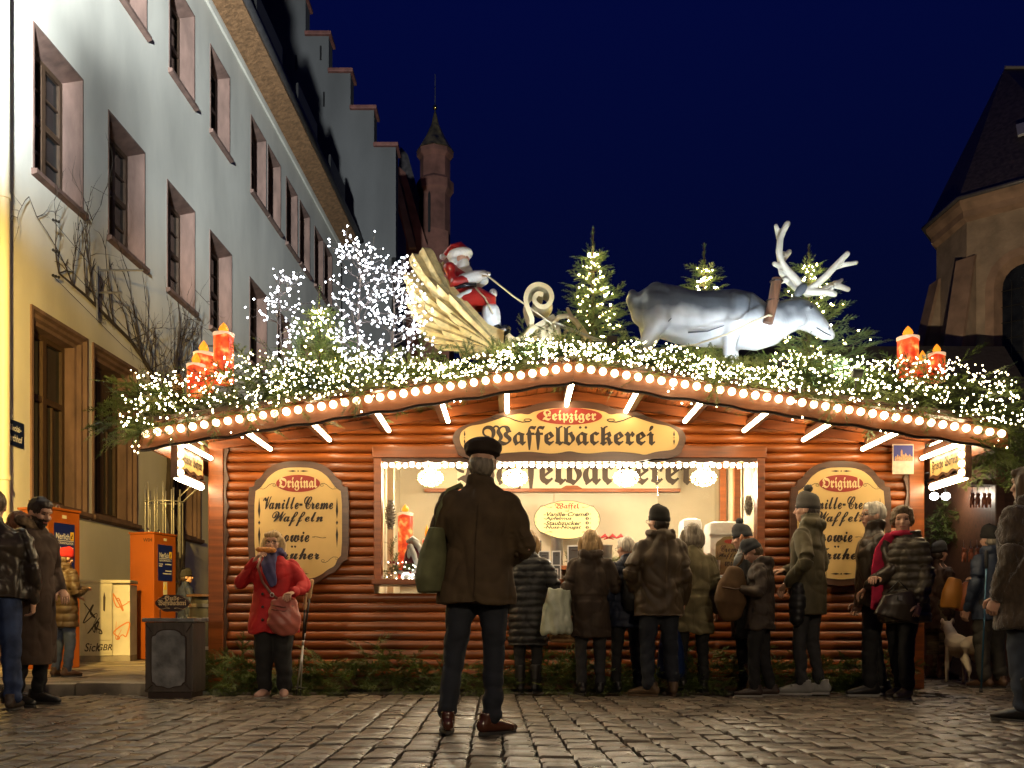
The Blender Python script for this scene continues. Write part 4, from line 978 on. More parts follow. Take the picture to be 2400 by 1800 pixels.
OCTV = np.array([(1,0,0),(-1,0,0),(0,1,0),(0,-1,0),(0,0,1),(0,0,-1)], float); OCTT = np.array([(0,2,4),(2,1,4),(1,3,4),(3,0,4),(2,0,5),(1,2,5),(3,1,5),(0,3,5)])
def leds(name, pts, r, m_, parent=None, off=None, rv=0.3):
    pts = np.array(pts, float); rr_ = r*(1+rv*(rng.random(len(pts))-0.5)*2)
    if off is not None: pts = pts-np.array(off)
    V_ = (OCTV[None]*rr_[:, None, None]+pts[:, None]).reshape(-1, 3); T_ = (OCTT[None]+(np.arange(len(pts))*6)[:, None, None]).reshape(-1, 3)
    me = tri_mesh(name, V_, T_, m_); me.shade_smooth(); return tag(link(name, me, parent), kind='stuff')

# garland along the roof edge
def thick(x): return 0.17+0.095*min(4.2, abs(x-SX))+0.05*math.sin(x*2.3)+0.04*math.sin(x*5.1+1)
P, D, S = [], [], []
r_ = random.Random(3)
for k in range(2100):
    x = SX+r_.uniform(-3.96, 3.92); t = thick(x); f = r_.random()
    y = 8.25+r_.random()**1.4*1.15; h = r_.random()
    ee = SX+math.copysign(min(abs(x-SX), FW), x-SX)
    zz = RZ(ee)+0.13+h*t*(0.7+0.4*f)+0.10*max(0, y-8.35)
    a = r_.uniform(-1, 1)
    dv = (math.sin(a*1.5)*1.0+(0.25 if x > SX else -0.25), -r_.uniform(0.1, 0.9) if y < 8.7 else r_.uniform(-0.6, 0.6), r_.uniform(-0.25, 0.5)*(0.5+h))
    if y < 8.37 and r_.random() < 0.12*(1 if abs(x-SX) > 1.1 else 0.3): dv = (dv[0]*0.5, -0.5, -0.9); y = 8.21; zz = RZ(ee)+0.22
    P.append((x, y, zz)); D.append(dv); S.append(r_.uniform(0.55, 0.95))
for x, y, zz, dv, s in ((-3.27, 8.25, 2.54, (-1, -0.1, -0.02), 1.3), (-3.32, 8.27, 2.42, (-1, -0.15, -0.25), 1.2), (-3.2, 8.35, 2.66, (-0.8, -0.1, 0.35), 1.0), (-3.12, 8.2, 2.37, (-0.8, -0.4, -0.35), 1.1), (4.18, 8.25, 2.52, (1, -0.1, 0.12), 1.25), (4.18, 8.3, 2.37, (1, -0.2, -0.1), 1.1), (4.13, 8.2, 2.27, (0.9, -0.3, -0.5), 1.1), (4.23, 8.25, 2.47, (1, 0, -0.3), 1.2)):
    for j in range(4): P.append((x+r_.gauss(0, 0.05), y, zz+r_.gauss(0, 0.03))); D.append(tuple(c+r_.gauss(0, 0.15) for c in dv)); S.append(s)
me = tri_mesh('fir_garland', *sprig_arrays(P, D, S, 1), M_fir)
tag(link('fir_garland', me), 'thick fir garland covering the front edge of the stall roof', 'garland', kind='stuff')
LP = []
for k in range(2700):
    x = SX+r_.uniform(-3.9, 3.86); t = thick(x); ee = SX+math.copysign(min(abs(x-SX), FW), x-SX); h = r_.random()
    c = 0.5+0.5*math.sin(x*7.0+h*5)*math.sin(x*3.1-h*9)
    if r_.random() > 0.25+0.9*c: continue
    LP.append((x, 7.97+0.20*h+r_.uniform(0, 0.10), RZ(ee)+0.11+h*t*1.10))
for k in range(34):                                   # strings hanging over the fascia
    x = SX+r_.choice((-3.75, -2.8, -1.95, -1.0, 0.95, 1.8, 2.7, 3.7))+r_.gauss(0, 0.10); ee = SX+math.copysign(min(abs(x-SX), FW), x-SX)
    LP.append((x, 8.16, RZ(ee)+r_.uniform(-0.10, 0.12)))
o = leds('fairy_lights', LP, 0.0074, M_led); tag(o, 'warm white fairy lights strung through the roof garland', 'fairy lights')
# garland on the ground along the stall foot
P, D, S = [], [], []
for k in range(1000):
    x = r_.uniform(-3.1, 3.72); h = r_.random(); t = 0.25+0.07*math.sin(x*3.7)+0.05*math.sin(x*9)
    P.append((x, 9.16-0.34*(1-h)*r_.random()-0.06, 0.03+h*t)); D.append((r_.uniform(-1, 1), -r_.uniform(0.05, 0.8), r_.uniform(-0.35, 0.55)*(0.4+h))); S.append(r_.uniform(0.6, 0.95))
me = tri_mesh('foot_garland', *sprig_arrays(P, D, S, 2), M_fir)
tag(link('foot_garland', me), 'dark fir branches heaped along the foot of the stall', 'garland', kind='stuff')

# fir trees on the roof
def fir_tree(base, H, rad, label, seed, nled, m_=M_fir2, zlow=0.0, leader=0.26):
    r = random.Random(seed); t = root('fir_tree', base, label, 'fir tree', 'fir trees on the stall roof')
    tb = MB(); tb.tube([(0, 0, 0), (0, 0, H*0.6), (0, 0, H-leader), (0, 0, H)], [0.03, 0.018, 0.009, 0.006], 6)
    tb.ell((0, 0, H), (0.012, 0.012, 0.016), 6, 4)
    P_, D_2, S_2, LP_ = [], [], [], []
    z = zlow
    while z < H-leader:
        f = 1-(z)/(H-leader+0.02); n = 7 if f > 0.3 else 6; l = max(0.07, rad*(f**0.85)*1.0); a0 = r.uniform(0, 6)
        for k in range(n):
            a = a0+2*math.pi*k/n+r.uniform(-0.25, 0.25); el = 0.35*(1-f)+0.12+r.uniform(-0.1, 0.15); ll = l*r.uniform(0.75, 1.15)
            dx, dy, dz = math.cos(a)*math.cos(el), math.sin(a)*math.cos(el), math.sin(el)
            tb.tube([(0, 0, z), (dx*ll, dy*ll, z+dz*ll*0.9)], [0.007, 0.003], 4)
            m = max(1, int(ll/0.10))
            for q in range(m+1):
                s = ll*q/(m+0.3); P_.append((dx*s, dy*s, z+dz*s)); D_2.append((dx+r.gauss(0, 0.22), dy+r.gauss(0, 0.22), dz+r.gauss(0, 0.12))); S_2.append(r.uniform(0.58, 0.82)*(0.75+0.4*f)); P_.append((dx*s, dy*s, z+dz*s)); D_2.append((dx+r.gauss(0, 0.5), dy+r.gauss(0, 0.5), dz+r.gauss(0.1, 0.2))); S_2.append(r.uniform(0.45, 0.62)*(0.75+0.4*f))
            for q in range(r.choice((1, 2, 2, 3))): s = ll*r.uniform(0.5, 1.1); LP_.append((dx*s+r.gauss(0, 0.02), dy*s-0.02, z+dz*s+0.03))
        z += 0.115+0.02*f
    tb.local('trunk', M_bark, t)
    for k in range(16): s = r.random(); P_.append((0, 0, H-leader*s)); D_2.append((r.gauss(0, 0.3), r.gauss(0, 0.3), 1)); S_2.append(0.16)
    link('crown', tri_mesh('crown', *sprig_arrays(P_, D_2, S_2, seed), m_), t)
    r.shuffle(LP_); leds('tree_lights', LP_[:nled], 0.0095, M_ledy, t)
    return t
def roofz(x): return RS(x)+0.05
for px, py, d, rad, n, lab, sd in ((1281, 495, 9.9, 0.58, 260, 'slim lit fir tree between the golden scroll and the reindeer', 1), (1521, 527, 10.5, 0.60, 230, 'small lit fir tree standing behind the reindeer back', 2), (1747, 530, 10.0, 0.84, 400, 'broad lit fir tree behind the reindeer head', 3), (690, 622, 9.6, 0.62, 260, 'broad low fir tree among the white twig trees', 4)):
    tip = W2(px, py, d); b = roofz(tip.x)-0.02; fir_tree((tip.x, d, b), tip.z-b, rad, lab, sd, n)

# white lit twig trees
M_twig = mat('pale_twig', (0.17, 0.14, 0.13), 0.7)
def twig_tree(base, top, spread, label, seed, n1):
    r = random.Random(seed); t = root('twig_tree', base, label, 'twig tree', 'white lit twig trees on the roof')
    H = top.z-base[2]; tb = MB(); LP_ = []
    lean = (top.x-base[0])
    def pos(s): return Vector((lean*s+0.02*math.sin(s*7+seed), 0.02*math.cos(s*5), H*s))
    tb.tube([pos(k/8) for k in range(9)], [0.016*(1-k/8)+0.003 for k in range(9)], 6)
    for k in range(n1):
        s = 0.12+0.86*(k+r.random())/n1; a = r.uniform(0, 2*math.pi); l = spread*(1.0-0.78*s)*r.uniform(0.7, 1.2); p = pos(s); pts = [p]; d = Vector((math.cos(a), math.sin(a)*0.8, 0.42)).normalized()
        for q in range(4):
            d = (d+Vector((r.gauss(0, 0.18), r.gauss(0, 0.18), r.gauss(0.05, 0.12)))).normalized(); pts.append(pts[-1]+d*l/4)
            for w in range(2):
                d2 = (d+Vector((r.gauss(0, 0.75), r.gauss(0, 0.75), r.gauss(0.1, 0.5)))).normalized(); e = pts[-1]+d2*r.uniform(0.06, 0.19); tb.tube([pts[-1], e], [0.0025, 0.0018], 3); LP_.append(e)
                if r.random() < 0.2: LP_.append(pts[-1].lerp(e, 0.4))
            if q > 1: LP_.append(pts[-1])
        tb.tube(pts, [0.006, 0.005, 0.004, 0.003, 0.002], 4)
    tb.local('branches', M_twig, t); leds('branch_lights', LP_, 0.0092, M_ledw, t, rv=0.25); return t
for (bx, by), (tx1, ty1), d, sp_, n1, lab, sd in (((628, 800), (598, 590), 9.15, 0.44, 18, 'small white lit twig tree at the left', 1), ((782, 805), (772, 527), 9.25, 0.70, 34, 'tallest white lit twig tree in the middle of the three', 2), ((852, 812), (846, 575), 8.95, 0.56, 27, 'white lit twig tree right beside the golden wing', 3)):
    tp = W2(tx1, ty1, d); bp = W2(bx, by, d); twig_tree((bp.x, d, roofz(bp.x)-0.03), tp, sp_, lab, sd, n1)

# ------------------------------------------------------------------ giant candles
def candle_mat(name, s):
    m = bpy.data.materials.new(name); m.use_nodes = True; t = m.node_tree; N = t.nodes; L = t.links; b = N['Principled BSDF']
    tc_ = N.new('ShaderNodeTexCoord'); n1 = N.new('ShaderNodeTexNoise'); n1.inputs['Scale'].default_value = 11; n1.inputs['Detail'].default_value = 3; L.new(tc_.outputs['Object'], n1.inputs['Vector'])
    rr_ = N.new('ShaderNodeValToRGB'); L.new(n1.outputs['Fac'], rr_.inputs[0]); e = rr_.color_ramp.elements
    e[0].position = 0.42; e[0].color = (0.55, 0.03, 0.008, 1); e[1].position = 0.68; e[1].color = (1.0, 0.62, 0.16, 1); q = e.new(0.55); q.color = (0.85, 0.12, 0.02, 1)
    b.inputs['Base Color'].default_value = (0.5, 0.04, 0.015, 1); b.inputs['Roughness'].default_value = 0.35; L.new(rr_.outputs[0], b.inputs['Emission Color']); b.inputs['Emission Strength'].default_value = s; return m
M_cand = candle_mat('lit_red_wax', 1.15)
M_wax = mat('white_wax_drip', (0.8, 0.6, 0.45), 0.5, emit=(1.0, 0.62, 0.35), estr=0.75)
M_flame = emat('flame_bulb', (1.0, 0.33, 0.02), 1.1)
def candle(px0, px1, pyt, pyb, pyf, d, label, base=None, group='giant candles on the roof'):
    cx = (px0+px1)/2; a = W(px0, pyt, d); b = W(px1, pyb, d); r = (b.x-a.x)/2; top = a.z; z0 = b.z if base is None else base; c = W(cx, pyt, d)
    t = root('candle', (c.x, d, z0), label, 'candle', group); h = top-z0
    MB().lathe([(r*0.97, 0), (r, 0.01), (r, h-0.012), (r*0.8, h)], (0, 0, 0), 24).local('wax_body', M_cand, t, 40)
    dm = MB(); n = 24; rings = [[], [], []]
    for k in range(n):
        aa = 2*math.pi*k/n; dr = 0.10*r*4*(0.35+0.65*abs(math.sin(aa*1.5+px0)))*0.8
        for q, (rr_, z_) in enumerate(((r*1.05, h-0.012-dr), (r*1.07, h-0.005), (r*0.5, h+0.006))): rings[q].append(Vector((rr_*math.cos(aa), rr_*math.sin(aa), z_)))
    dm.rings(rings, caps=False); dm.local('wax_drips', M_wax, t, True)
    fh = W(cx, pyf, d).z-top
    MB().lathe([(0.1*r, 0), (0.42*r, fh*0.15), (0.5*r, fh*0.33), (0.38*r, fh*0.6), (0.16*r, fh*0.87), (0.02*r, fh)], (0, 0, h+0.004), 14).local('flame', M_flame, t, True)
candle(501, 547, 781, 900, 757, 9.0, 'tallest glowing red candle of the left roof group')
candle(455, 500, 827, 920, 799, 9.1, 'middle glowing red candle of the left roof group')
candle(439, 480, 854, 930, 827, 8.92, 'short glowing red candle at the left end of the roof')
candle(2104, 2152, 790, 890, 765, 9.2, 'tallest glowing red candle of the right roof group')
candle(2145, 2179, 848, 895, 822, 9.1, 'shortest glowing red candle of the right roof group, between the other two')
candle(2177, 2214, 828, 895, 807, 9.2, 'glowing red candle at the right end of the roof')
M_cone = mat('pine_cone', (0.16, 0.10, 0.05), 0.7, var=0.3)
M_cones = mat('silvered_cone', (0.20, 0.165, 0.125), 0.45, var=0.5, vscale=25, col2=(0.5, 0.45, 0.36))
def cone(c, h, r, label, m_):
    mb = MB(); mb.ell(c, (r*0.7, r*0.7, h/2*0.95), 10, 8)
    for k in range(70):
        f = (k+0.5)/70; a = k*2.399; q = math.sin(math.pi*(0.08+0.86*f))**0.8; z = c[2]-h/2+h*f
        p = Vector((c[0]+math.cos(a)*r*q*0.82, c[1]+math.sin(a)*r*q*0.82, z)); mb.ell(p, (r*0.26, r*0.26, r*0.13), 6, 4, rot=Matrix.Rotation(a, 3, 'Z') @ Matrix.Rotation(-0.5, 3, 'Y'))
    return solo('pine_cone', mb, m_, label, 'pine cone', None, 50)
p = W2(385, 832, 8.95); cone((p.x, p.y, p.z), 0.20, 0.055, 'pine cone lying left of the roof candles', M_cone)

# ------------------------------------------------------------------ sleigh with golden wing
M_gild = mat('gilded_feather', (0.80, 0.62, 0.28), 0.38, metal=0.5, var=0.25, vscale=14, bump=0.35, bscale=60, stretch=(1, 1, 1))
M_cgold = mat('pale_gold_paint', (0.80, 0.68, 0.42), 0.4, metal=0.3, var=0.15)
def C(cx, cy, d): return W(920+cx/4.424, 540+cy/4.424, d)
sl_ = root('winged_sleigh', C(900, 1240, 9.4), 'golden winged sleigh on the stall roof ridge', 'sleigh')
def feather(tip, base, w, d, bend=0.06):
    a = C(*base, d); b = C(*tip, d); t = b-a; L_ = t.length; t.normalize(); n = Vector((-t.z, 0, t.x)); w = w/4.424/FPX*d
    mb = MB(); rings = []; N_ = 12
    for k in range(N_):
        f = k/(N_-1); f = 1-(1-f)**1.5; wk = w*(0.55+0.8*f)*math.sqrt(max(0.012, 1-max(0, (f-0.78)/0.22)**2))*0.64; c = a+t*L_*f+n*(bend*L_*math.sin(f*math.pi*0.5)**2); yb = -0.035*math.sin(f*2.2)
        rings.append([c+n*wk*u+Vector((0, yb+dy, 0)) for u, dy in ((-1, 0.012), (-0.55, -0.006), (-0.06, -0.022), (0, -0.034), (0.06, -0.022), (0.55, -0.006), (1, 0.012), (0.5, 0.022), (-0.5, 0.022))])
    mb.rings(rings); return mb
FE = [((340, 180), (560, 640), 112), ((232, 240), (480, 720), 96), ((150, 430), (470, 860), 80), ((168, 560), (540, 960), 62), ((170, 740), (640, 1050), 60), ((205, 850), (720, 1110), 58), ((265, 1000), (800, 1180), 56), ((345, 1095), (880, 1225), 52), ((440, 1180), (960, 1262), 46),
      ((370, 480), (800, 1000), 70), ((300, 620), (780, 1060), 62), ((350, 760), (840, 1120), 60), ((430, 900), (930, 1180), 58), ((520, 1040), (1000, 1230), 52), ((640, 1150), (1060, 1255), 42),
      ((480, 560), (900, 1040), 74), ((470, 700), (930, 1120), 62), ((600, 860), (1010, 1190), 56), ((700, 1000), (1070, 1235), 48), ((600, 660), (1010, 1110), 66), ((705, 780), (1130, 1245), 60)]
for k, (tp, bs_, w) in enumerate(FE):
    d = 9.33-0.012*k if k < 9 else 9.24-0.012*(k-9); d = d if k < 15 else 9.17-0.014*(k-15)
    feather(tp, bs_, w, d, 0.05 if k < 9 else 0.03).build('feather', M_gild, sl_, 60)
hull = [(360, 260), (250, 330), (190, 500), (190, 740), (260, 960), (420, 1150), (700, 1260), (1000, 1290), (1140, 1250), (900, 980), (700, 760), (520, 560)]
MB().prism([(C(x, y, 9.42).x, C(x, y, 9.42).z) for x, y in hull], lambda u, w, d: Vector((u, d, w)), 9.37, 9.42).build('wing_back', M_gild, sl_)
for k, (tp, bs_, w) in enumerate((((505, 340), (560, 700), 70), ((450, 335), (520, 720), 60), ((560, 420), (640, 800), 60))): feather(tp, bs_, w, 10.05-0.02*k, -0.05).build('far_feather', M_gild, sl_, 60)
MB().prism([(C(x, y, 9.8).x, C(x, y, 9.8).z) for x, y in ((520, 720), (560, 600), (1000, 1080), (1160, 1150), (1150, 1290), (700, 1290))], lambda u, w, d: Vector((u, d, w)), 9.45, 9.98).build('seat_box', M_gild, sl_)
# scrolled front
def strip(path, th, d0, d1, m_, name, wid=None):
    pts = []
    P2 = [(C(x, y, 9.35).x, C(x, y, 9.35).z) for x, y in path]
    fine = []
    for i in range(len(P2)-1):
        p0, p1, p2, p3 = [Vector(P2[max(0, min(len(P2)-1, j))]) for j in (i-1, i, i+1, i+2)]
        for q in range(5):
            t = q/5; fine.append(0.5*((2*p1)+(p2-p0)*t+(2*p0-5*p1+4*p2-p3)*t*t+(3*p1-p0-3*p2+p3)*t**3))
    fine.append(Vector(P2[-1])); n = len(fine); mb = MB(); rings = []
    for i, p_ in enumerate(fine):
        t = (fine[min(i+1, n-1)]-fine[max(i-1, 0)]).normalized(); nn = Vector((-t.y, t.x))*th/2; e = (d1-d0)/2*(wid(i/(n-1)) if wid else 1); m = (d0+d1)/2
        rings.append([Vector((p_.x+nn.x, m-e, p_.y+nn.y)), Vector((p_.x+nn.x*0.4, m, p_.y+nn.y*0.4)), Vector((p_.x+nn.x, m+e, p_.y+nn.y)), Vector((p_.x-nn.x, m+e, p_.y-nn.y)), Vector((p_.x-nn.x, m-e, p_.y-nn.y))])
    mb.rings(rings); return mb.build(name, m_, sl_, 50)
strip([(1330, 1190), (1420, 1080), (1440, 980), (1400, 870), (1380, 760), (1420, 660), (1510, 620), (1610, 660), (1645, 750), (1600, 830), (1520, 835), (1465, 770), (1500, 705), (1555, 715)], 0.045, 9.15, 9.55, M_cgold, 'scroll', lambda f: 1-0.35*f)
strip([(1190, 1120), (1270, 1200), (1380, 1170), (1480, 1080), (1600, 990), (1680, 920)], 0.05, 9.12, 9.5, M_cgold, 'leaf_blade', lambda f: 0.25+0.9*math.sin(math.pi*min(1, f*0.9+0.08)))
for k, (pth, r0) in enumerate((([(1640, 1240), (1660, 980), (1720, 900), (1810, 885), (1900, 940), (1970, 1060), (2000, 1240)], 0.026), ([(1815, 815), (1870, 930), (1960, 1010), (2040, 1130), (2080, 1260)], 0.024), ([(1760, 1180), (1790, 1050), (1850, 1020), (1910, 1070)], 0.016))):
    q = [C(x, y, 9.28+0.05*k) for x, y in pth]; MB().tube(q, [r0*(0.7 if i in (0, len(q)-1) else 1) for i in range(len(q))], 10, up=(0, 1, 0), round_=True).build('curled_runner', M_cgold, sl_, True)
for k, (x, y, w, h) in enumerate(((1570, 1090, 45, 110), (1640, 1100, 50, 125), (1710, 1090, 40, 110), (1430, 1180, 40, 50))):
    p = C(x, y, 9.22+0.02*k); s = 1/4.424/FPX*9.2; MB().ell(p, (w*s, 0.06, h*s), 12, 8).build('petal', M_cgold, sl_, True)
for k in (0, 1):
    a = C(1690, 955+k*22, 9.25+0.35*k); b = W2(1345, 752+k*4, 9.25+0.35*k); MB().tube([a, a.lerp(b, 0.5)-Vector((0, 0, 0.01)), b], 0.011, 8).build('shaft', mat('pale_shaft', (0.7, 0.68, 0.6), 0.4), sl_, True)
pp = W2(1322, 770, 9.2); MB().box(pp.x-0.05, pp.x+0.05, 9.17, 9.23, roofz(pp.x)-0.05, W2(1322, 727, 9.2).z, b=0.006).build('shaft_post', M_edge, sl_)

# ------------------------------------------------------------------ red suited figure
M_red = mat('red_lacquer', (0.42, 0.02, 0.015), 0.28, var=0.15, coat=0.4)
M_fur = mat('white_plaster_fur', (0.75, 0.75, 0.74), 0.6, bump=0.5, bscale=50)
M_boot = mat('black_lacquer', (0.02, 0.022, 0.028), 0.18, coat=0.6)
fg = root('seated_figure', C(800, 1100, 9.65), 'seated white bearded figure in a red suit holding the reins', 'figure')
dF = 9.62; s_ = 1/4.424/FPX*dF
mb = MB()
mb.tube([C(760, 720, dF), C(700, 620, dF), C(640, 500, dF), (C(620, 400, dF))], [(0.13, 0.14), (0.15, 0.15), (0.14, 0.13), (0.07, 0.07)], 16, up=(0, 1, 0), round_=True)
for sy in (-1, 1):
    o_ = Vector((0, sy*0.085, 0))
    mb.tube([C(760, 740, dF)+o_, C(900, 720, dF)+o_*1.2, C(1010, 770, dF)+o_*1.2, C(1040, 930, dF)+o_*1.2], [0.10, 0.095, 0.082, 0.07], 12, round_=True)
    mb.tube([C(600, 450, dF)+o_*1.6, C(640, 600, dF)+o_*1.9, C(760, 560, dF)+o_*1.5], [0.07, 0.065, 0.055], 12, round_=True)
me = remesh(mb, 0.012, 'suit', 2); me.materials.append(M_red); o = link('suit', me, fg); o.location = -fg.location
mb = MB()
for sy in (-1, 1):
    o_ = Vector((0, sy*0.10, 0))
    mb.tube([C(740, 555, dF)+o_*1.25, C(860, 520, dF)+o_, C(945, 490, dF)+o_*0.8], [0.06, 0.065, 0.05], 12, round_=True)
    mb.tube([C(1020, 880, dF)+o_, C(1030, 950, dF)+o_], [0.095, 0.095], 12, round_=True)
mb.tube([C(690, 745, dF)+Vector((0, -0.15, 0)), C(800, 700, dF)+Vector((0, -0.16, 0)), C(900, 672, dF)+Vector((0, -0.12, 0))], [0.03, 0.034, 0.03], 8, round_=True)
mb.tube([C(690, 620, dF)+Vector((0, 0.0, 0)), C(690, 640, dF)], [(0.165, 0.16), (0.165, 0.16)], 16, up=(0, 1, 0))
mb.ell(C(725, 370, dF), (0.075, 0.09, 0.10)); mb.ell(C(790, 440, dF), (0.045, 0.055, 0.07)); mb.ell(C(640, 330, dF), (0.06, 0.095, 0.055))
mb.tube([C(700+95*math.cos(a), 255-18*math.cos(a)+0*a, dF)+Vector((0, 0.098*math.sin(a), 0)) for a in [k*math.pi/8 for k in range(17)]], 0.042, 8)
mb.ell(C(520, 275, dF), (0.035, 0.04, 0.03))
me = remesh(mb, 0.010, 'fur_trim', 1); me.materials.append(M_fur); o = link('fur_trim', me, fg); o.location = -fg.location
mb = MB(); mb.ell(C(700, 290, dF), (0.085, 0.09, 0.11)); mb.ell(C(778, 300, dF), (0.02, 0.02, 0.022)); o = mb.build('face', mat('painted_face', (0.62, 0.36, 0.25), 0.5), fg, True)
mb = MB(); mb.tube([C(705, 235, dF), C(680, 195, dF), C(620, 195, dF), C(560, 240, dF), C(530, 270, dF)], [(0.095, 0.098), (0.08, 0.085), (0.05, 0.06), (0.03, 0.035), (0.02, 0.02)], 14, up=(0, 1, 0), round_=True); mb.build('cap', M_red, fg, True)
for sy in (-1, 1):
    o_ = Vector((0, sy*0.10, 0)); mb = MB(); mb.tube([C(1045, 960, dF)+o_, C(1070, 1050, dF)+o_, C(1110, 1075, dF)+o_, C(1180, 1055, dF)+o_], [0.062, 0.06, 0.055, 0.05], 12, round_=True); mb.build('boot', M_boot, fg, True)
mb = MB(); mb.ell(C(985, 470, dF)+Vector((0, -0.05, 0)), (0.035, 0.03, 0.025)); mb.build('mitten', M_fur, fg, True)
mb = MB(); mb.ell(C(1040, 620, dF)+Vector((0, 0.1, 0)), (0.045, 0.035, 0.05)); mb.build('mitten', M_fur, fg, True)
MB().tube([C(650, 650, dF)+Vector((0, -0.15, 0)), C(760, 625, dF)+Vector((0, -0.165, 0)), C(870, 610, dF)+Vector((0, -0.13, 0))], 0.022, 8).build('belt', M_boot, fg, True)
M_rope = mat('pale_rope', (0.62, 0.52, 0.34), 0.7, bump=0.6, bscale=90)
rp_ = MB(); rp_.tube([C(930, 470, 9.45), C(985, 470, 9.42), C(1250, 680, 9.3), C(1600, 930, 9.12), C(1700, 1000, 9.1)], 0.009, 7); rp_.tube([C(860, 595, 9.40), C(960, 700, 9.4), C(1040, 865, 9.4)], 0.009, 7)
solo('rein_rope', rp_, M_rope, 'pale rope rein running from the figure hands to the scroll', 'rope', None, True)
q = [W2(x, y, d) for x, y, d in ((1322, 747, 9.15), (1370, 753, 9.05), (1430, 753, 8.98), (1500, 745, 8.97), (1570, 722, 8.97), (1625, 695, 9.0), (1660, 681, 9.05), (1672, 684, 9.2))]
solo('trace_rope', MB().tube(q, 0.009, 7), M_rope, 'pale rope trace sagging along the reindeer flank', 'rope', None, True)

# ------------------------------------------------------------------ reindeer
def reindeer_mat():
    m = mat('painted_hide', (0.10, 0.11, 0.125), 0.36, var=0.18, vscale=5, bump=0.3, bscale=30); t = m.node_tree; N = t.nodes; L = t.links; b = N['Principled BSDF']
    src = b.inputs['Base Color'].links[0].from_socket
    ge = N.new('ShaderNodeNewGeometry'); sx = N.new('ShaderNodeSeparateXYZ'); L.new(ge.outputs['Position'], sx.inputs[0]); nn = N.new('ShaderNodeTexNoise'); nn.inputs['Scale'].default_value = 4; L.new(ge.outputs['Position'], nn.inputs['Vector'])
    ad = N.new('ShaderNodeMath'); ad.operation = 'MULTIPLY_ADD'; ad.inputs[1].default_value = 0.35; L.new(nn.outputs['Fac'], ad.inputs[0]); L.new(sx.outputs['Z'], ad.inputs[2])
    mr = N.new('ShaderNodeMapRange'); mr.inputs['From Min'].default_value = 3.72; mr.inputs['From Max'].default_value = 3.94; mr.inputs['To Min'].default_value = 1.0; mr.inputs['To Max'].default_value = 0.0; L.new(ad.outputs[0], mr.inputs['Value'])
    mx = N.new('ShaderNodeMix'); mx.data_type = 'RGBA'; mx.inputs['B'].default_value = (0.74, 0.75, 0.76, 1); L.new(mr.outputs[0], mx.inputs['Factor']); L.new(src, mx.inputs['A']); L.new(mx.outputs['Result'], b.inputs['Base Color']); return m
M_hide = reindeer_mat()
dR = 9.38
def Q(cx, cy, y=0.0): 
    p = W(1400+cx/3.16, 500+cy/3.16, dR); p.y += y; return p
s_ = 1/3.16/FPX*dR
rd_ = root('reindeer_statue', Q(700, 1050), 'grey and white reindeer statue with pale antlers on the roof', 'statue')
def sec(L__): return [Q(x, (a+b)/2) for x, a, b, w in L__], [(w, (b-a)/2*s_) for x, a, b, w in L__]
mb = MB()
pts, rad = sec([(262, 590, 690, 0.10), (310, 545, 800, 0.18), (400, 515, 880, 0.225), (500, 530, 925, 0.235), (620, 565, 965, 0.24), (760, 580, 985, 0.24), (880, 578, 990, 0.235), (1000, 565, 1000, 0.23), (1100, 590, 1010, 0.21), (1200, 640, 1015, 0.17), (1290, 660, 975, 0.145), (1370, 645, 905, 0.115), (1440, 635, 880, 0.10)])
mb.tube(pts, rad, 22, up=(0, 0, 1), round_=True)
pts, rad = sec([(1400, 640, 800, 0.085), (1470, 618, 845, 0.105), (1530, 645, 870, 0.10), (1600, 718, 890, 0.085), (1660, 788, 922, 0.074), (1705, 835, 945, 0.068), (1728, 868, 938, 0.050)])
mb.tube(pts, rad, 18, up=(0, 0, 1), round_=True)
for sy in (-1, 1):
    mb.tube([Q(420, 720, sy*0.13), Q(420, 850, sy*0.15), Q(370, 960, sy*0.13), Q(300, 1080, sy*0.12), Q(290, 1180, sy*0.12)], [0.16, 0.135, 0.085, 0.065, 0.06], 14, round_=True)
    mb.tube([Q(1010, 720, sy*0.14), Q(980, 850, sy*0.17), Q(985+sy*25, 960, sy*0.15), Q(990+sy*40, 1070, sy*0.13), Q(990+sy*40, 1180, sy*0.12)], [0.13, 0.115, 0.075, 0.06, 0.055], 14, round_=True)
    mb.ell(Q(1545, 722, sy*0.088), (0.052, 0.03, 0.030)); mb.ell(Q(1010, 750, sy*0.185), (0.10, 0.07, 0.17), rot=Matrix.Rotation(R(-14), 3, 'Y')); mb.ell(Q(420, 700, sy*0.165), (0.15, 0.08, 0.20)); mb.ell(Q(1490, 800, sy*0.07), (0.07, 0.045, 0.07))
mb.tube([Q(258, 600), Q(240, 640), Q(245, 710)], [0.05, 0.045, 0.02], 10, round_=True)
me = remesh(mb, 0.016, 'body', 3); a = coords(me); nn = normals(me)
dz = np.array([0.010*nz((x*3, y*3, z_*9))*max(0, min(1, (x-Q(1050, 0).x)/0.15))*max(0, min(1, (Q(1400, 0).x-x)/0.1))+0.005*nz((x*7, y*7, z_*7)) for x, y, z_ in a]); setco(me, a+nn*dz[:, None])
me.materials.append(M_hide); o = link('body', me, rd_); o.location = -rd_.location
for sy in (-1, 1):
    MB().ell(Q(1556, 722, sy*0.114), (0.019, 0.012, 0.016), 10, 7).build('eye', M_boot, rd_, True)
    MB().ell(Q(1700, 868, sy*0.066), (0.010, 0.008, 0.014), 8, 6).build('nostril', M_boot, rd_, True)
    MB().tube([Q(1715, 918, sy*0.058), Q(1670, 905, sy*0.078), Q(1600, 868, sy*0.094)], [0.004, 0.005, 0.003], 6).build('mouth_line', M_boot, rd_, True)
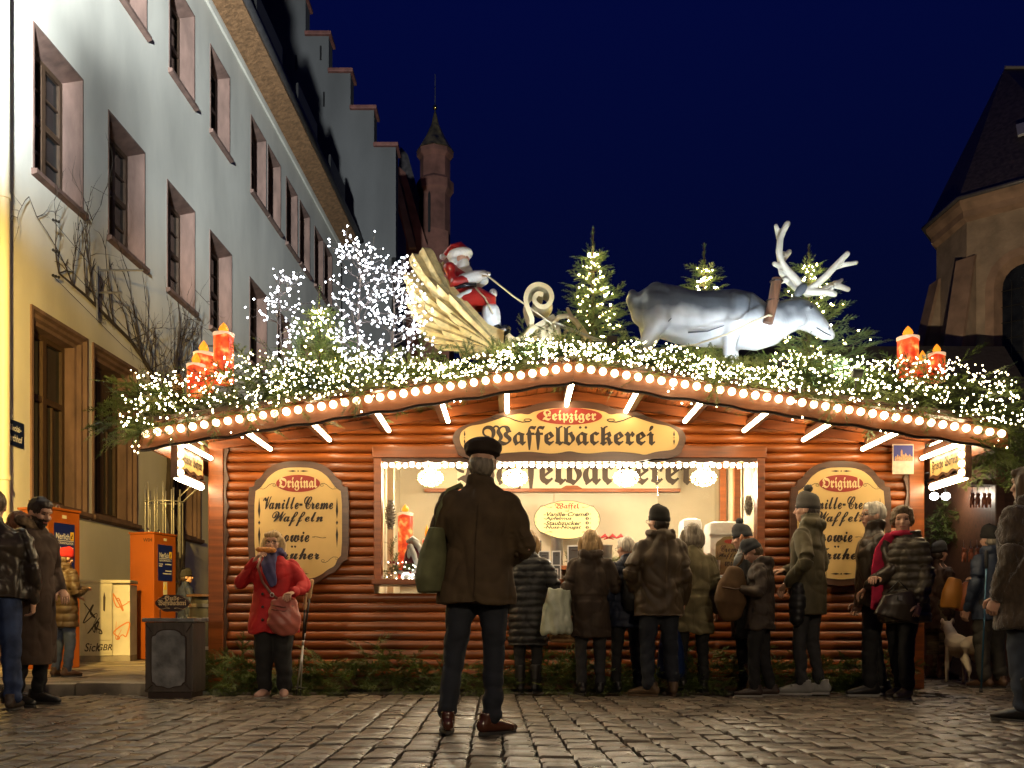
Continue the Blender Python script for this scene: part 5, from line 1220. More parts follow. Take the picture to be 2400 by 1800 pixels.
for k, (pth, yy_) in enumerate((([(1110, 640), (1085, 760), (1045, 830), (985, 870)], -0.218), ([(900, 885), (780, 925), (640, 935)], -0.232), ([(520, 830), (470, 880), (420, 905)], -0.225))):
    MB().tube([Q(x, y, yy_) for x, y in pth], [0.004, 0.008, 0.008, 0.004][:len(pth)], 6).build('painted_crease', mat('crease_paint', (0.10, 0.11, 0.125), 0.5), rd_, True)
MB().ell(Q(1722, 880), (0.02, 0.05, 0.03), 10, 7).build('nose', mat('grey_nose', (0.25, 0.24, 0.25), 0.4), rd_, True)
def E_(cx, cy, y=0.0):
    p = W(1780+cx/5.352, 520+cy/5.352, dR); p.y += y; return p
M_ant = mat('antler_paint', (0.66, 0.62, 0.52), 0.5, var=0.2)
mb = MB(); mb.ell(E_(480, 900, -0.10), (0.085, 0.025, 0.045), 12, 8, rot=Matrix.Rotation(R(-48), 3, 'Y')); mb.build('ear', M_hide, rd_, True)
mb = MB(); mb.ell(E_(500, 890, 0.12), (0.075, 0.025, 0.04), 12, 8, rot=Matrix.Rotation(R(-60), 3, 'Y')); mb.build('ear', M_hide, rd_, True)
def antl(L__, y0, y1, r0):
    n = len(L__); return [E_(x, y, y0+(y1-y0)*i/(n-1)) for i, (x, y) in enumerate(L__)], [r0*(1-0.25*i/(n-1)) for i in range(n)]
for sy, k, beams in ((-1, 0, [([(505, 830), (410, 730), (300, 630), (235, 550), (205, 430), (215, 270), (250, 180), (290, 110)], 0.032), ([(225, 225), (190, 170), (150, 135)], 0.022), ([(275, 600), (200, 598), (130, 602)], 0.024), ([(585, 880), (680, 825), (800, 720), (920, 590), (1030, 480)], 0.030), ([(900, 600), (1020, 585), (1140, 588)], 0.022), ([(560, 890), (680, 920), (780, 935), (870, 975)], 0.030), ([(800, 935), (850, 900)], 0.018)]),
                     (1, 1, [([(520, 830), (400, 720), (320, 600), (305, 500), (350, 400), (430, 300)], 0.030), ([(360, 390), (325, 310)], 0.022), ([(345, 700), (250, 705)], 0.022), ([(620, 880), (800, 830), (960, 745), (1080, 755), (1180, 775)], 0.028), ([(960, 745), (1040, 705), (1105, 655)], 0.018)])):
    mb = MB()
    for L__, r0 in beams:
        p_, rr_ = antl(L__, sy*0.05, sy*0.16, r0*1.3); mb.tube(p_, rr_, 10, up=(0, 1, 0), round_=True)
    me = remesh(mb, 0.009, 'antler', 1); me.materials.append(M_ant); o = link('antler', me, rd_); o.location = -rd_.location
yk = root('wooden_yoke', Q(1220, 860, -0.2), 'brown wooden yoke beam hanging at the reindeer neck', 'yoke')
MB().tube([Q(1288, 540, -0.20), Q(1258, 700, -0.215), Q(1222, 860, -0.20)], [0.05, 0.052, 0.05], 12, round_=False).build('beam', mat('yoke_wood', (0.14, 0.065, 0.035), 0.5, var=0.4, vscale=10, stretch=(3, 3, 0.5), coat=0.2), yk, 50)
for cy_ in (700, 560): MB().tube([Q(1288-(cy_-540)*0.2+44*math.cos(a), cy_, -0.205)+Vector((0, 0.055*math.sin(a), 0)) for a in [k*math.pi/6 for k in range(13)]], 0.008, 5).build('strap', M_edge, yk)

# ------------------------------------------------------------------ floodlights hidden in the greenery and one in view
M_flood = emat('flood_lens', (0.85, 0.93, 1.0), 18)
def flood(pos, target, watts, label, size=0.045, cone_=100, col=(0.78, 0.90, 1.0)):
    pos = Vector(pos); target = Vector(target); f = root('floodlight', pos, label, 'floodlight', 'floodlights on the roof'); d = (target-pos).normalized(); rot = d.to_track_quat('-Z', 'Y')
    M4 = rot.to_matrix().to_4x4(); h = MB(M4); h.box(-size, size, -size*0.8, size*0.8, 0.004, 0.05, b=0.006); h.local('housing', M_black, f)
    l = MB(M4); l.box(-size*0.9, size*0.9, -size*0.7, size*0.7, -0.002, 0.0035); l.local('lens', M_flood, f)
    b = MB(); b.tube([(0, 0, 0), (0, 0.03, -0.14)], 0.008, 6); b.local('bracket', M_black, f)
    L_ = bpy.data.lights.new('flood_lamp', 'SPOT'); L_.energy = watts; L_.color = col; L_.spot_size = R(cone_); L_.spot_blend = 0.6; L_.shadow_soft_size = 0.04
    lo = bpy.data.objects.new('flood_lamp', L_); COL.objects.link(lo); lo.parent = f; lo.location = d*0.02; lo.rotation_euler = rot.to_euler(); return f
flood(W2(1850, 803, 8.12), W2(1745, 700, 9.3), 110, 'white lit floodlight in the garland right of the reindeer')
flood(W2(1690, 786, 8.4), W2(1650, 690, 9.35), 75, 'floodlight in the garland below the reindeer chest')
flood(W2(1490, 780, 8.4), W2(1520, 690, 9.35), 40, 'floodlight in the garland below the reindeer belly')
flood(W2(1180, 766, 8.4), W2(1010, 590, 9.6), 110, 'floodlight in the garland right of the golden wing', cone_=85)
flood(W2(955, 774, 8.4), W2(985, 680, 9.3), 40, 'floodlight in the garland below the golden wing', col=(1.0, 0.92, 0.75))

# ------------------------------------------------------------------ decorations in the left part of the window
def Vv(cx, cy, d): return W(850+cx/4.424, 1050+cy/4.424, d)
p = Vv(288, 690, 9.62); cone((p.x, p.y, p.z), 0.30, 0.058, 'silvery pine cone hanging at the left edge of the window', M_cones)
p = W2(1617, 1092, 9.62); cone((p.x, p.y, p.z), 0.20, 0.05, 'silvery pine cone at the right edge of the window', M_cones)
candle(850+365/4.424, 850+520/4.424, 1050+672/4.424, 1050+1240/4.424, 1050+590/4.424, 9.85, 'tall red candle in the window display', base=OZ0, group='window candles')
candle(850+620/4.424, 850+715/4.424, 1050+940/4.424, 1050+1240/4.424, 1050+800/4.424, 9.80, 'short red candle in the window display', base=OZ0, group='window candles')
f2 = root('figurine', Vv(520, 1240, 9.66), 'small bearded figurine in a maroon robe in the window display', 'figurine'); f2.location.z = OZ0
bz = OZ0
mb = MB(); c = f2.location; mb.lathe([(0.10, 0.05), (0.115, 0.10), (0.095, 0.18), (0.085, 0.27), (0.06, 0.33), (0.035, 0.36)], (0, 0, 0), 16, sy=0.8); mb.local('robe', mat('maroon_robe', (0.13, 0.015, 0.02), 0.5, bump=0.5, bscale=30, stretch=(1, 1, 0.2)), f2, True)
mb = MB(); mb.tube([(-0.02, -0.07, 0.34), (0.02, -0.09, 0.26), (0.05, -0.10, 0.16), (0.10, -0.09, 0.08)], [0.035, 0.03, 0.022, 0.012], 10, round_=True); mb.tube([(-0.14, -0.05, 0.09), (-0.08, -0.08, 0.065), (0.0, -0.09, 0.07), (0.06, -0.09, 0.12)], [0.02, 0.026, 0.022, 0.018], 10, round_=True); mb.tube([(0.05, -0.09, 0.2), (0.08, -0.09, 0.1), (0.15, -0.08, 0.04)], [0.02, 0.022, 0.012], 8, round_=True); mb.ell((-0.03, -0.10, 0.27), (0.02, 0.012, 0.05)); mb.local('trim', M_fur, f2, True)
mb = MB(); mb.ell((0, -0.02, 0.385), (0.038, 0.04, 0.045)); mb.local('head', mat('figurine_skin', (0.5, 0.33, 0.24), 0.5), f2, True)
mb = MB(); mb.tube([(-0.045, 0, 0.40), (0.0, -0.01, 0.43), (0.05, 0, 0.40)], [(0.05, 0.02), (0.055, 0.03), (0.045, 0.02)], 10, round_=True); mb.tube([(0.02, -0.03, 0.40), (0.07, -0.05, 0.34), (0.10, -0.05, 0.27)], [0.03, 0.03, 0.02], 8, round_=True); mb.local('hood', M_fur, f2, True)
mb = MB(); mb.lathe([(0.13, 0.0), (0.13, 0.03), (0.11, 0.05)], (0, 0, 0), 16); mb.local('base', M_white, f2)
P, D, S = [], [], []
for k in range(70):
    x = r_.uniform(-1.26, -0.62); P.append((x, 9.60+r_.uniform(-0.05, 0.1), OZ0+r_.uniform(0.01, 0.12))); D.append((r_.uniform(-1, 1), -r_.random(), r_.uniform(-0.1, 0.6))); S.append(r_.uniform(0.3, 0.45))
for k in range(14): P.append((-1.22+r_.gauss(0, 0.02), 9.62, OZ0+0.1+0.02*k)); D.append((r_.gauss(0, 0.5), -0.3, 1)); S.append(0.32)
tag(link('window_garland', tri_mesh('window_garland', *sprig_arrays(P, D, S, 5), M_fir)), 'small fir garland in the left part of the stall window', 'garland', kind='stuff')
o = leds('window_lights', [(r_.uniform(-1.27, -0.6), 9.50+r_.uniform(-0.02, 0.03), OZ0+0.01+0.17*r_.random()**1.3) for k in range(75)], 0.007, emat('window_led', (1.0, 0.92, 0.8), 16)); tag(o, 'white fairy lights in the window garland', 'fairy lights')
bl = MB()
for k in range(16): bl.ell((r_.uniform(-1.25, -0.65), 9.52, OZ0+r_.uniform(0.02, 0.2)), (0.014, 0.014, 0.014), 8, 6)
o = bl.build('red_berries', mat('red_berry', (0.35, 0.02, 0.02), 0.3), None, True); tag(o, 'red berries scattered in the window garland', 'berries', kind='stuff')
P, D, S = [], [], []
for k in range(110):
    x = r_.uniform(W2(1215, 0, 11.3).x, W2(1372, 0, 11.3).x); P.append((x, 11.45+r_.uniform(-0.08, 0.05), 1.36+r_.uniform(0, 0.10))); D.append((r_.uniform(-1, 1), -r_.random(), r_.uniform(-0.2, 0.7))); S.append(r_.uniform(0.3, 0.5))
tag(link('shelf_garland', tri_mesh('shelf_garland', *sprig_arrays(P, D, S, 6), M_fir)), 'fir garland with red bows on the back shelf inside the stall', 'garland', kind='stuff')
for px, wh in ((1298, 'left of the two, behind the blonde woman'), (1332, 'right of the two, above the white haired woman')):
    p = W2(px, 1162, 11.3); mb = MB()
    for sx in (-1, 1): mb.tube([p, p+Vector((sx*0.05, -0.02, 0.03)), p+Vector((sx*0.09, 0, 0.0)), p+Vector((sx*0.04, -0.01, -0.015))], [0.01, 0.024, 0.02, 0.008], 8, round_=True)
    solo('bow', mb, mat('red_ribbon', (0.4, 0.02, 0.02), 0.4), 'red ribbon bow on the shelf garland, '+wh, 'bow', None, True)
# ================================================================== people
M_skin = mat('skin', (0.50, 0.29, 0.20), 0.55, var=0.08, vscale=12)
M_lip = mat('lips', (0.36, 0.13, 0.10), 0.5)
M_eye = mat('eye_dark', (0.10, 0.065, 0.05), 0.3)
def cloth(name, col, rough=0.75, sheen=0.0, bump=0.3, bscale=120, var=0.22): return mat('cloth_'+name, tuple(c*1.25 for c in col), rough, var=var, vscale=9, bump=bump, bscale=bscale, dist=0.004, spec=0.35)
def ridge(p, s, st, ph): return max(0.0, 1-2.2*abs(nz((p[0]*s+ph, p[1]*s, p[2]*s*st))))**3
def hairm(name, col): return mat('hair_'+name, col, 0.5, var=0.45, vscale=18, stretch=(3, 3, 0.35), bump=0.8, bscale=70, dist=0.006)
M_sole = mat('shoe_sole', (0.03, 0.028, 0.026), 0.7)
M_solew = mat('white_sole', (0.30, 0.29, 0.27), 0.6)
M_frame = mat('spectacle_frame', (0.02, 0.018, 0.018), 0.3)

def put(me, name, m_, parent, k=1.0, mats=None):
    for x in (mats or [m_]): me.materials.append(x)
    if k != 1.0: setco(me, coords(me)*k)
    return link(name, me, parent)
def displace(me, fn):
    a = coords(me); n = normals(me); d = np.array([fn(p, q) for p, q in zip(a, n)]); setco(me, a+n*d[:, None])

def hand_geo(mb, wrist, fwd, palm, side, curl=0.6, s=1.0, mi=0):
    """palm, four fingers of different length with bent knuckles, and a thumb leaving the side of the palm"""
    wrist = Vector(wrist); f = Vector(fwd).normalized(); p = Vector(palm); p = (p-f*p.dot(f)).normalized(); sd = f.cross(p).normalized()*side
    mb.tube([wrist-f*0.03*s, wrist+f*0.01*s, wrist+f*0.045*s, wrist+f*0.088*s], [(0.026*s, 0.02*s), (0.03*s, 0.018*s), (0.04*s, 0.016*s), (0.039*s, 0.013*s)], 10, mi=mi, up=p, round_=True)
    for i, (off, l) in enumerate(((0.030, 0.066), (0.010, 0.075), (-0.010, 0.070), (-0.029, 0.055))):
        b = wrist+f*0.085*s+sd*off*s; pts = [b]; d = f.copy()
        for q, fr in enumerate((0.45, 0.32, 0.23)):
            a = curl*(0.7+0.35*q)*(1+0.06*i); d = (d*math.cos(a)+p*math.sin(a)).normalized(); p2 = p; pts.append(pts[-1]+d*l*fr*s)
        mb.tube(pts, [0.0095*s, 0.009*s, 0.008*s, 0.0065*s], 7, mi=mi, round_=True)
    b = wrist+f*0.03*s+sd*0.032*s; pts = [b, b+(f*0.6+sd*0.75+p*0.25).normalized()*0.038*s]
    pts.append(pts[-1]+(f*0.9+sd*0.15+p*0.55*curl).normalized()*0.032*s); pts.append(pts[-1]+(f*0.8-sd*0.1+p*0.8*curl).normalized()*0.024*s)
    mb.tube(pts, [0.013*s, 0.0115*s, 0.010*s, 0.0075*s], 8, mi=mi, round_=True)

ARM = {'down': ((0.255, -0.04, 1.10), (0.255, 0.06, 0.85)), 'pocket': ((0.315, -0.10, 1.12), (0.205, 0.10, 0.96)), 'front': ((0.29, -0.02, 1.10), (0.10, 0.23, 1.08)),
       'hold': ((0.275, -0.03, 1.10), (0.13, 0.24, 1.17)), 'mouth': ((0.30, 0.12, 1.18), (0.115, 0.20, 1.44)), 'rest': ((0.33, 0.02, 1.14), (0.245, 0.24, 1.08))}
def rotm(yaw=0, pitch=0, roll=0): return Matrix.Rotation(R(yaw), 3, 'Z') @ Matrix.Rotation(R(-pitch), 3, 'X') @ Matrix.Rotation(R(roll), 3, 'Y')

def person(label, px, py, H, yaw, coat, coat_len=0.78, coat_w=1.0, quilt=0.0, fold=1.0, hood=None, collar=1.0, legs=None, leg_w=1.0, skirt=0.0,
           shoe=None, shoe_kind='shoe', sole=None, arms=('down', 'down'), hair=None, hair_style='short', hat=None, hat_style=None, head=(0, 0), stance=0.11,
           feet=None, glasses=False, beard=None, ground_z=0.0, voxel=0.014, fur=0.0, belt=None, lean=0.0, skin=None, curl=0.6, pt=None, hemflare=1.0, parts=True):
    k = H/1.75; g = G(px, py) if pt is None else Vector(pt); g.z = ground_z
    t = root('person', g, label, 'person', None, R(yaw)); t.scale = (k, k, k)
    HM = rotm(*head); PV = Vector((0, 0.012+lean, 1.468))
    def hd(p): return PV+HM @ (Vector(p)-Vector((0, 0, 1.50)))
    skin = skin or M_skin
    fe = feet or ((-stance, 0.0, 8), (stance, 0.0, -8))     # x, y, outward turn
    w = coat_w
    arms_ = []
    for sx, a in ((-1, arms[0]), (1, arms[1])):
        e, q = (ARM[a] if isinstance(a, str) else a)
        arms_.append([Vector((sx*0.168*(0.8+0.2*w), lean*0.9-0.008, 1.352)), Vector((sx*e[0], e[1]+lean*0.7, e[2])), Vector((sx*q[0], q[1]+lean*0.6, q[2]))])
    # ---- body: head, neck, trunk, arms, hands and legs in one mesh
    hm = MB()
    for c, r_3 in (((0, -0.008, 1.635), (0.074, 0.093, 0.100)), ((0, 0.022, 1.578), (0.060, 0.070, 0.066)), ((0, 0.052, 1.545), (0.036, 0.036, 0.030)), ((0, 0.070, 1.655), (0.055, 0.028, 0.030)), ((0, 0.091, 1.612), (0.0135, 0.016, 0.030)), ((0, 0.104, 1.600), (0.017, 0.016, 0.013)), ((0, 0.083, 1.566), (0.028, 0.014, 0.012)),
                   ((0.038, 0.062, 1.598), (0.026, 0.026, 0.024)), ((-0.038, 0.062, 1.598), (0.026, 0.026, 0.024)), ((0.077, -0.008, 1.612), (0.010, 0.022, 0.032)), ((-0.077, -0.008, 1.612), (0.010, 0.022, 0.032))):
        hm.ell(c, r_3, 14, 10)
    hm.tube([(0, -0.012, 1.42), (0, -0.008, 1.50), (0, 0.0, 1.57)], [0.06, 0.054, 0.056], 12)
    me = remesh(hm, 0.0075, 'head', 1); a = coords(me)
    for sx in (-1, 1):                                        # eye sockets and eyes
        e = np.array((sx*0.031, 0.094, 1.632)); dd = np.linalg.norm((a-e)*np.array([1, 0.8, 1.5]), axis=1); a[:, 1] -= 0.012*np.exp(-(dd/0.017)**2)
    hv = [hd(p) for p in a]; hf = [tuple(p.vertices) for p in me.polygons]; cen = np.array([a[f[0]]+a[f[2]] for f in hf])/2; mi = np.zeros(len(hf), int)
    for sx in (-1, 1): mi[(np.abs(cen[:, 0]-sx*0.031) < 0.014) & (np.abs(cen[:, 2]-1.631) < 0.0060) & (cen[:, 1] > 0.05)] = 1
    mi[(np.abs(cen[:, 0]) < 0.024) & (np.abs(cen[:, 2]-1.566) < 0.0065) & (cen[:, 1] > 0.075)] = 2
    for sx in (-1, 1): mi[(np.abs(cen[:, 0]-sx*0.033) < 0.022) & (np.abs(cen[:, 2]-1.6535) < 0.0035) & (cen[:, 1] > 0.05)] = 3 if hair else 0
    if beard: mi[(cen[:, 2] < 1.59) & (cen[:, 2] > 1.50) & (cen[:, 1] > -0.005) & ~((np.abs(cen[:, 0]) < 0.022) & (np.abs(cen[:, 2]-1.566) < 0.006))] = 3
    bpy.data.meshes.remove(me)
    tb = MB()
    tb.tube([(0, lean*0.3, 0.90), (0, lean*0.6, 1.10), (0, lean*0.85, 1.30), (0, lean, 1.41), (0, lean-0.01, 1.47)], [(0.15, 0.10), (0.14, 0.095), (0.165, 0.10), (0.13, 0.07), (0.055, 0.05)], 14, up=(0, 1, 0), round_=True)
    for A in arms_: tb.tube([A[0], A[1], A[2]], [0.05, 0.04, 0.026], 10, round_=True)
    lg_ = []
    for sx, (fx, fy, fa) in zip((-1, 1), fe):
        hip = Vector((sx*0.085, lean*0.2, 0.90)); ank = Vector((fx, fy-0.02, 0.09)); kn = hip.lerp(ank, 0.52)+Vector((sx*0.005, 0.03, 0)); lg_.append((hip, kn, ank)); tb.tube([hip, kn, ank], [0.075, 0.05, 0.036], 10, round_=True)
    me = remesh(tb, 0.03, 'b', 1); B = MB(); bv = coords(me)
    B.add([tuple(p) for p in bv], [tuple(p.vertices) for p in me.polygons]); bpy.data.meshes.remove(me)
    for sx, A in zip((-1, 1), arms_):
        f = (A[2]-A[1]).normalized(); palm = Vector((-sx, 0.2, 0)) if abs(f.z) > 0.6 else Vector((0, 0, -1)); hand_geo(B, A[2]+f*0.02, f, palm, 1 if sx > 0 else -1, curl)
    B.add(hv, hf); B.m[-len(hf):] = list(mi)
    o = B.local('body', [skin, M_eye, M_lip, hair if hair else M_eye], t, True)
    # ---- trousers
    if legs:
        tm = MB(); lw_ = min(leg_w, 1.08); tm.ell((0, lean*0.25, 0.92), (0.158*lw_, 0.115*lw_, 0.12), 16, 10)
        for hip, kn, ank in lg_:
            tm.tube([hip+Vector((0, 0, 0.02)), hip.lerp(kn, 0.5), kn, kn.lerp(ank, 0.5), ank+Vector((0, -0.005, 0.03))], [0.098*leg_w, 0.085*leg_w, 0.068*leg_w, 0.062*leg_w, 0.058*leg_w], 14, round_=True)
        me = remesh(tm, 0.016, 'trousers', 2); ph = random.uniform(0, 50)
        displace(me, lambda p, n: -0.010*ridge(p, 6.5, 1.5, ph)*(1.0 if p[2] < 0.62 else 0.5)+0.008*fold*nz((p[0]*5+ph, p[1]*5, p[2]*9))+0.0055*fold*math.sin(p[2]*46+6*nz((p[0]*4+ph, p[1]*4, p[2]*2)))*math.exp(-((p[2]-0.16)/0.10)**2)+0.003*math.sin(p[2]*38+p[0]*30)*math.exp(-((p[2]-0.52)/0.08)**2))
        put(me, 'trousers', legs, t)
    # ---- shoes
    for (fx, fy, fa), (hip, kn, ank) in zip(fe, lg_):
        RM = Matrix.Rotation(R(fa), 3, 'Z'); b = Vector((fx, fy, 0))
        def fp(x, y, z): return b+RM @ Vector((x, y, z))
        sm = MB(); sm.tube([fp(0, -0.085, 0.055), fp(0, -0.03, 0.062), fp(0, 0.06, 0.05), fp(0, 0.13, 0.040), fp(0, 0.17, 0.034)], [(0.036, 0.042), (0.042, 0.05), (0.047, 0.040), (0.044, 0.030), (0.030, 0.022)], 14, round_=True)
        sm.tube([fp(0, -0.055, 0.07), fp(0, -0.05, 0.13 if shoe_kind != 'boot' else 0.30)], [(0.043, 0.05), (0.044, 0.05) if shoe_kind != 'boot' else (0.058, 0.062)], 14)
        me = remesh(sm, 0.010, 'shoe', 1); a = coords(me); a[:, 2] = np.maximum(a[:, 2], 0.016); setco(me, a); so = put(me, 'shoe', shoe or M_sole, t)
        sl2 = MB(); n = 18; ring = []
        for q in range(n):
            an = 2*math.pi*q/n; x = 0.046*math.cos(an)*(0.86 if math.sin(an) < 0 else 1.0); y = 0.040+0.150*math.sin(an); ring.append((x, y))
        sl2.rings([[fp(x, y, 0.0) for x, y in ring], [fp(x, y, 0.010) for x, y in ring], [fp(x*0.96, y*0.97, 0.019) for x, y in ring]]); link('sole', sl2.mesh('sole', sole or M_sole), so)
        if parts and shoe_kind != 'boot':
            lc = MB()
            for q in range(3): lc.tube([fp(-0.024, 0.035+0.025*q, 0.088-0.012*q), fp(0, 0.04+0.025*q, 0.096-0.012*q), fp(0.024, 0.035+0.025*q, 0.088-0.012*q)], 0.0035, 5)
            link('laces', lc.mesh('laces', sole or M_sole), so)
    # ---- coat
    hem = coat_len; cm = MB()
    hx, hy = 0.20*w*hemflare, 0.145*w*hemflare
    cm.tube([(0, lean*0.2, hem), (0, lean*0.3, hem+0.06), (0, lean*0.45, 0.98), (0, lean*0.65, 1.12), (0, lean*0.85, 1.27), (0, lean*0.97, 1.37), (0, lean-0.005, 1.425), (0, lean-0.005, 1.47)],
            [(hx, hy), (hx*1.0, hy*1.0), (0.188*w, 0.14*w), (0.182*w, 0.132*w), (0.198*w, 0.135*w), (0.190*(0.5+0.5*w), 0.112*w), (0.138, 0.095), (0.082, 0.076)], 24, up=(0, 1, 0), caps=True)
    for A in arms_:
        cm.limb([A[0], A[0].lerp(A[1], 0.5), A[1], A[1].lerp(A[2], 0.55), A[2]], [0.078*(0.6+0.4*w), 0.075, 0.072, 0.062, 0.052], 14)
    if collar:
        cz = 1.50 if collar < 1.5 else 1.54
        cm.tube([(0, lean-0.008, 1.43), (0, lean-0.008, cz-0.02), (0, lean-0.004, cz+0.012)], [(0.092, 0.088), (0.083*collar**0.3, 0.082*collar**0.3), (0.080*collar**0.3, 0.080*collar**0.3)], 18, up=(0, 1, 0))
    if hood == 'down':
        cm.tube([(0.075, 0.055+lean, 1.455), (0.115, -0.01+lean, 1.475), (0.09, -0.085+lean, 1.465), (0, -0.125+lean, 1.445), (-0.09, -0.085+lean, 1.465), (-0.115, -0.01+lean, 1.475), (-0.075, 0.055+lean, 1.455)], [(0.022, 0.03), (0.03, 0.038), (0.04, 0.05), (0.042, 0.06), (0.04, 0.05), (0.03, 0.038), (0.022, 0.03)], 12, round_=True); cm.ell((0, -0.080*w+lean, 1.375), (0.12, 0.045, 0.085))
    if skirt: pass
    me = remesh(cm, voxel*0.88, 'coat', 1); ph = random.uniform(0, 90)
    def cf(p, n):
        d = fold*(0.014*nz((p[0]*3.4+ph, p[1]*3.4, p[2]*2.2))+0.011*nz((p[0]*9+ph, p[1]*9, p[2]*4)))
        d -= fold*(0.013*ridge(p, 4.2, 0.55, ph)+0.009*ridge((p[0]+0.7*p[2], p[1], p[2]-0.5*p[0]), 6.0, 0.8, ph+7)) if not fur else 0
        d += fold*0.008*math.sin(p[2]*30+9*nz((p[0]*3+ph, p[1]*3, p[2]*3)))*max(0, nz((p[0]*2+ph, p[1]*2+3, p[2]*2))+0.25)
        if quilt: d += 0.016*(abs(math.sin(math.pi*(p[2]+0.015*nz((p[0]*4, p[1]*4, ph)))/quilt))**0.55-0.6)
        if fur: d += fur*(nz((p[0]*38, p[1]*38, p[2]*20))+0.5*nz((p[0]*80, p[1]*80, p[2]*40)))
        if belt and abs(p[2]-belt) < 0.03: d -= 0.012
        return d
    displace(me, cf); co_ = put(me, 'coat', coat, t)
    if parts:
        zp = MB()                                             # hem seam and back seam give the cloth its cut
        zp.tube([(0.0, lean*0.97-0.128*w, 1.33), (0.0, lean*0.6-0.150*w, 1.1), (0, lean*0.3-0.152*w*hemflare, hem+0.05)], 0.0018, 5); link('back_seam', zp.mesh('back_seam', coat), co_)
    if hood == 'fur':
        fm = MB(); fm.tube([hd((0.12*math.cos(a), -0.045+0.065*math.sin(a), 1.49+0.045*math.sin(a+1.4))) for a in [i*math.pi/8 for i in range(17)]], 0.04, 10); me = remesh(fm, 0.012, 'fur_collar', 1); displace(me, lambda p, n: 0.012*nz((p[0]*60, p[1]*60, p[2]*60))); put(me, 'fur_collar', mat('fur_trim', (0.20, 0.14, 0.08), 0.9, var=0.4, vscale=30), t)
    # ---- hair
    if hair and hair_style != 'none':
        h = MB(); top = hat_style is None
        if top: h.ell((0, -0.020, 1.652), (0.088, 0.096, 0.100), 16, 11); h.ell((0, 0.025, 1.70), (0.066, 0.060, 0.046), 14, 9)
        else: h.ell((0, -0.03, 1.60), (0.080, 0.080, 0.075), 14, 9)
        if hair_style == 'curly': h.ell((0, -0.02, 1.675), (0.098, 0.105, 0.090), 16, 11); h.ell((0, 0.045, 1.715), (0.07, 0.05, 0.04), 12, 8); h.ell((0.07, -0.01, 1.63), (0.03, 0.06, 0.06)); h.ell((-0.07, -0.01, 1.63), (0.03, 0.06, 0.06))
        if hair_style in ('bob', 'long'):
            zb = 1.50 if hair_style == 'bob' else 1.30
            for sx in (-1, 1): h.tube([(sx*0.056, -0.01, 1.655 if top else 1.62), (sx*0.074, -0.004, 1.60), (sx*0.078, 0.002, zb+0.04), (sx*0.066, 0.004, zb)], [(0.024, 0.055), (0.022, 0.060), (0.024, 0.052), (0.014, 0.035)], 12, up=(1, 0, 0), round_=True)
            h.tube([(0, -0.075, 1.655 if top else 1.62), (0, -0.088, 1.60), (0, -0.082, zb+0.05), (0, -0.070, zb)], [(0.062, 0.024), (0.078, 0.028), (0.080, 0.03), (0.055, 0.018)], 16, up=(0, 1, 0), round_=True)
            if top: h.tube([(-0.06, 0.058, 1.703), (0, 0.083, 1.690), (0.06, 0.058, 1.703)], [(0.02, 0.028), (0.016, 0.03), (0.02, 0.028)], 10, round_=True)
        me = remesh(h, 0.0095, 'hair', 1); amp = 0.012 if hair_style == 'curly' else 0.005
        if hair_style == 'curly': displace(me, lambda p, n: amp*nz((p[0]*45, p[1]*45, p[2]*45)))
        else: displace(me, lambda p, n: 0.0018*math.sin(math.atan2(p[0], p[1]+0.02)*30+9*nz((p[0]*12, p[1]*12, p[2]*4)))+0.007*nz((p[0]*26, p[1]*26, p[2]*5)))
        a = coords(me); setco(me, np.array([hd(p) for p in a])); put(me, 'hair', hair, t)
    if beard:
        h = MB(); h.ell((0, 0.032, 1.552), (0.061, 0.056, 0.042)); h.ell((0, 0.055, 1.522), (0.034, 0.034, 0.026)); me = remesh(h, 0.009, 'beard', 1); displace(me, lambda p, n: 0.004*nz((p[0]*60, p[1]*60, p[2]*30))); a = coords(me); setco(me, np.array([hd(p) for p in a])); put(me, 'beard', beard, t)
    # ---- hat
    if hat_style in ('beanie', 'bobble'):
        n = 36; prof_ = [(0.086, 1.625), (0.092, 1.632), (0.093, 1.665), (0.088, 1.672), (0.088, 1.70), (0.079, 1.735), (0.058, 1.762), (0.030, 1.775), (0.008, 1.778)]
        hb = MB(); hb.rings([[hd(Vector((r*(1+0.018*(q % 2))*math.cos(2*math.pi*q/n), -0.008+r*1.12*(1+0.018*(q % 2))*math.sin(2*math.pi*q/n), z+0.012*math.sin(2*math.pi*q/n)))) for q in range(n)] for r, z in prof_])
        ho = hb.local('knit_hat', hat, t, True)
        if hat_style == 'bobble':
            pm = MB(); pm.ell(hd((0, -0.01, 1.80)), (0.04, 0.04, 0.036), 16, 10); me = remesh(pm, 0.008, 'pompom', 0); displace(me, lambda p, n_: 0.008*nz((p[0]*90, p[1]*90, p[2]*90))); me.materials.append(hat); link('pompom', me, ho)
    if hat_style == 'cap':
        h = MB(); h.ell((0, 0.0, 1.718), (0.114, 0.13, 0.058), 22, 10); h.ell((0, -0.012, 1.695), (0.102, 0.118, 0.05), 18, 9); h.tube([(0, 0.11, 1.69), (0, 0.175, 1.672)], [(0.085, 0.012), (0.06, 0.008)], 14, round_=True); h.tube([(0.093*math.cos(a), -0.008+0.108*math.sin(a), 1.682) for a in [i*math.pi/10 for i in range(21)]], 0.014, 6)
        me = remesh(h, 0.009, 'flat_cap', 2); displace(me, lambda p, n: 0.005*nz((p[0]*14, p[1]*14, p[2]*14))); a = coords(me); setco(me, np.array([hd(p) for p in a])); put(me, 'flat_cap', hat, t)
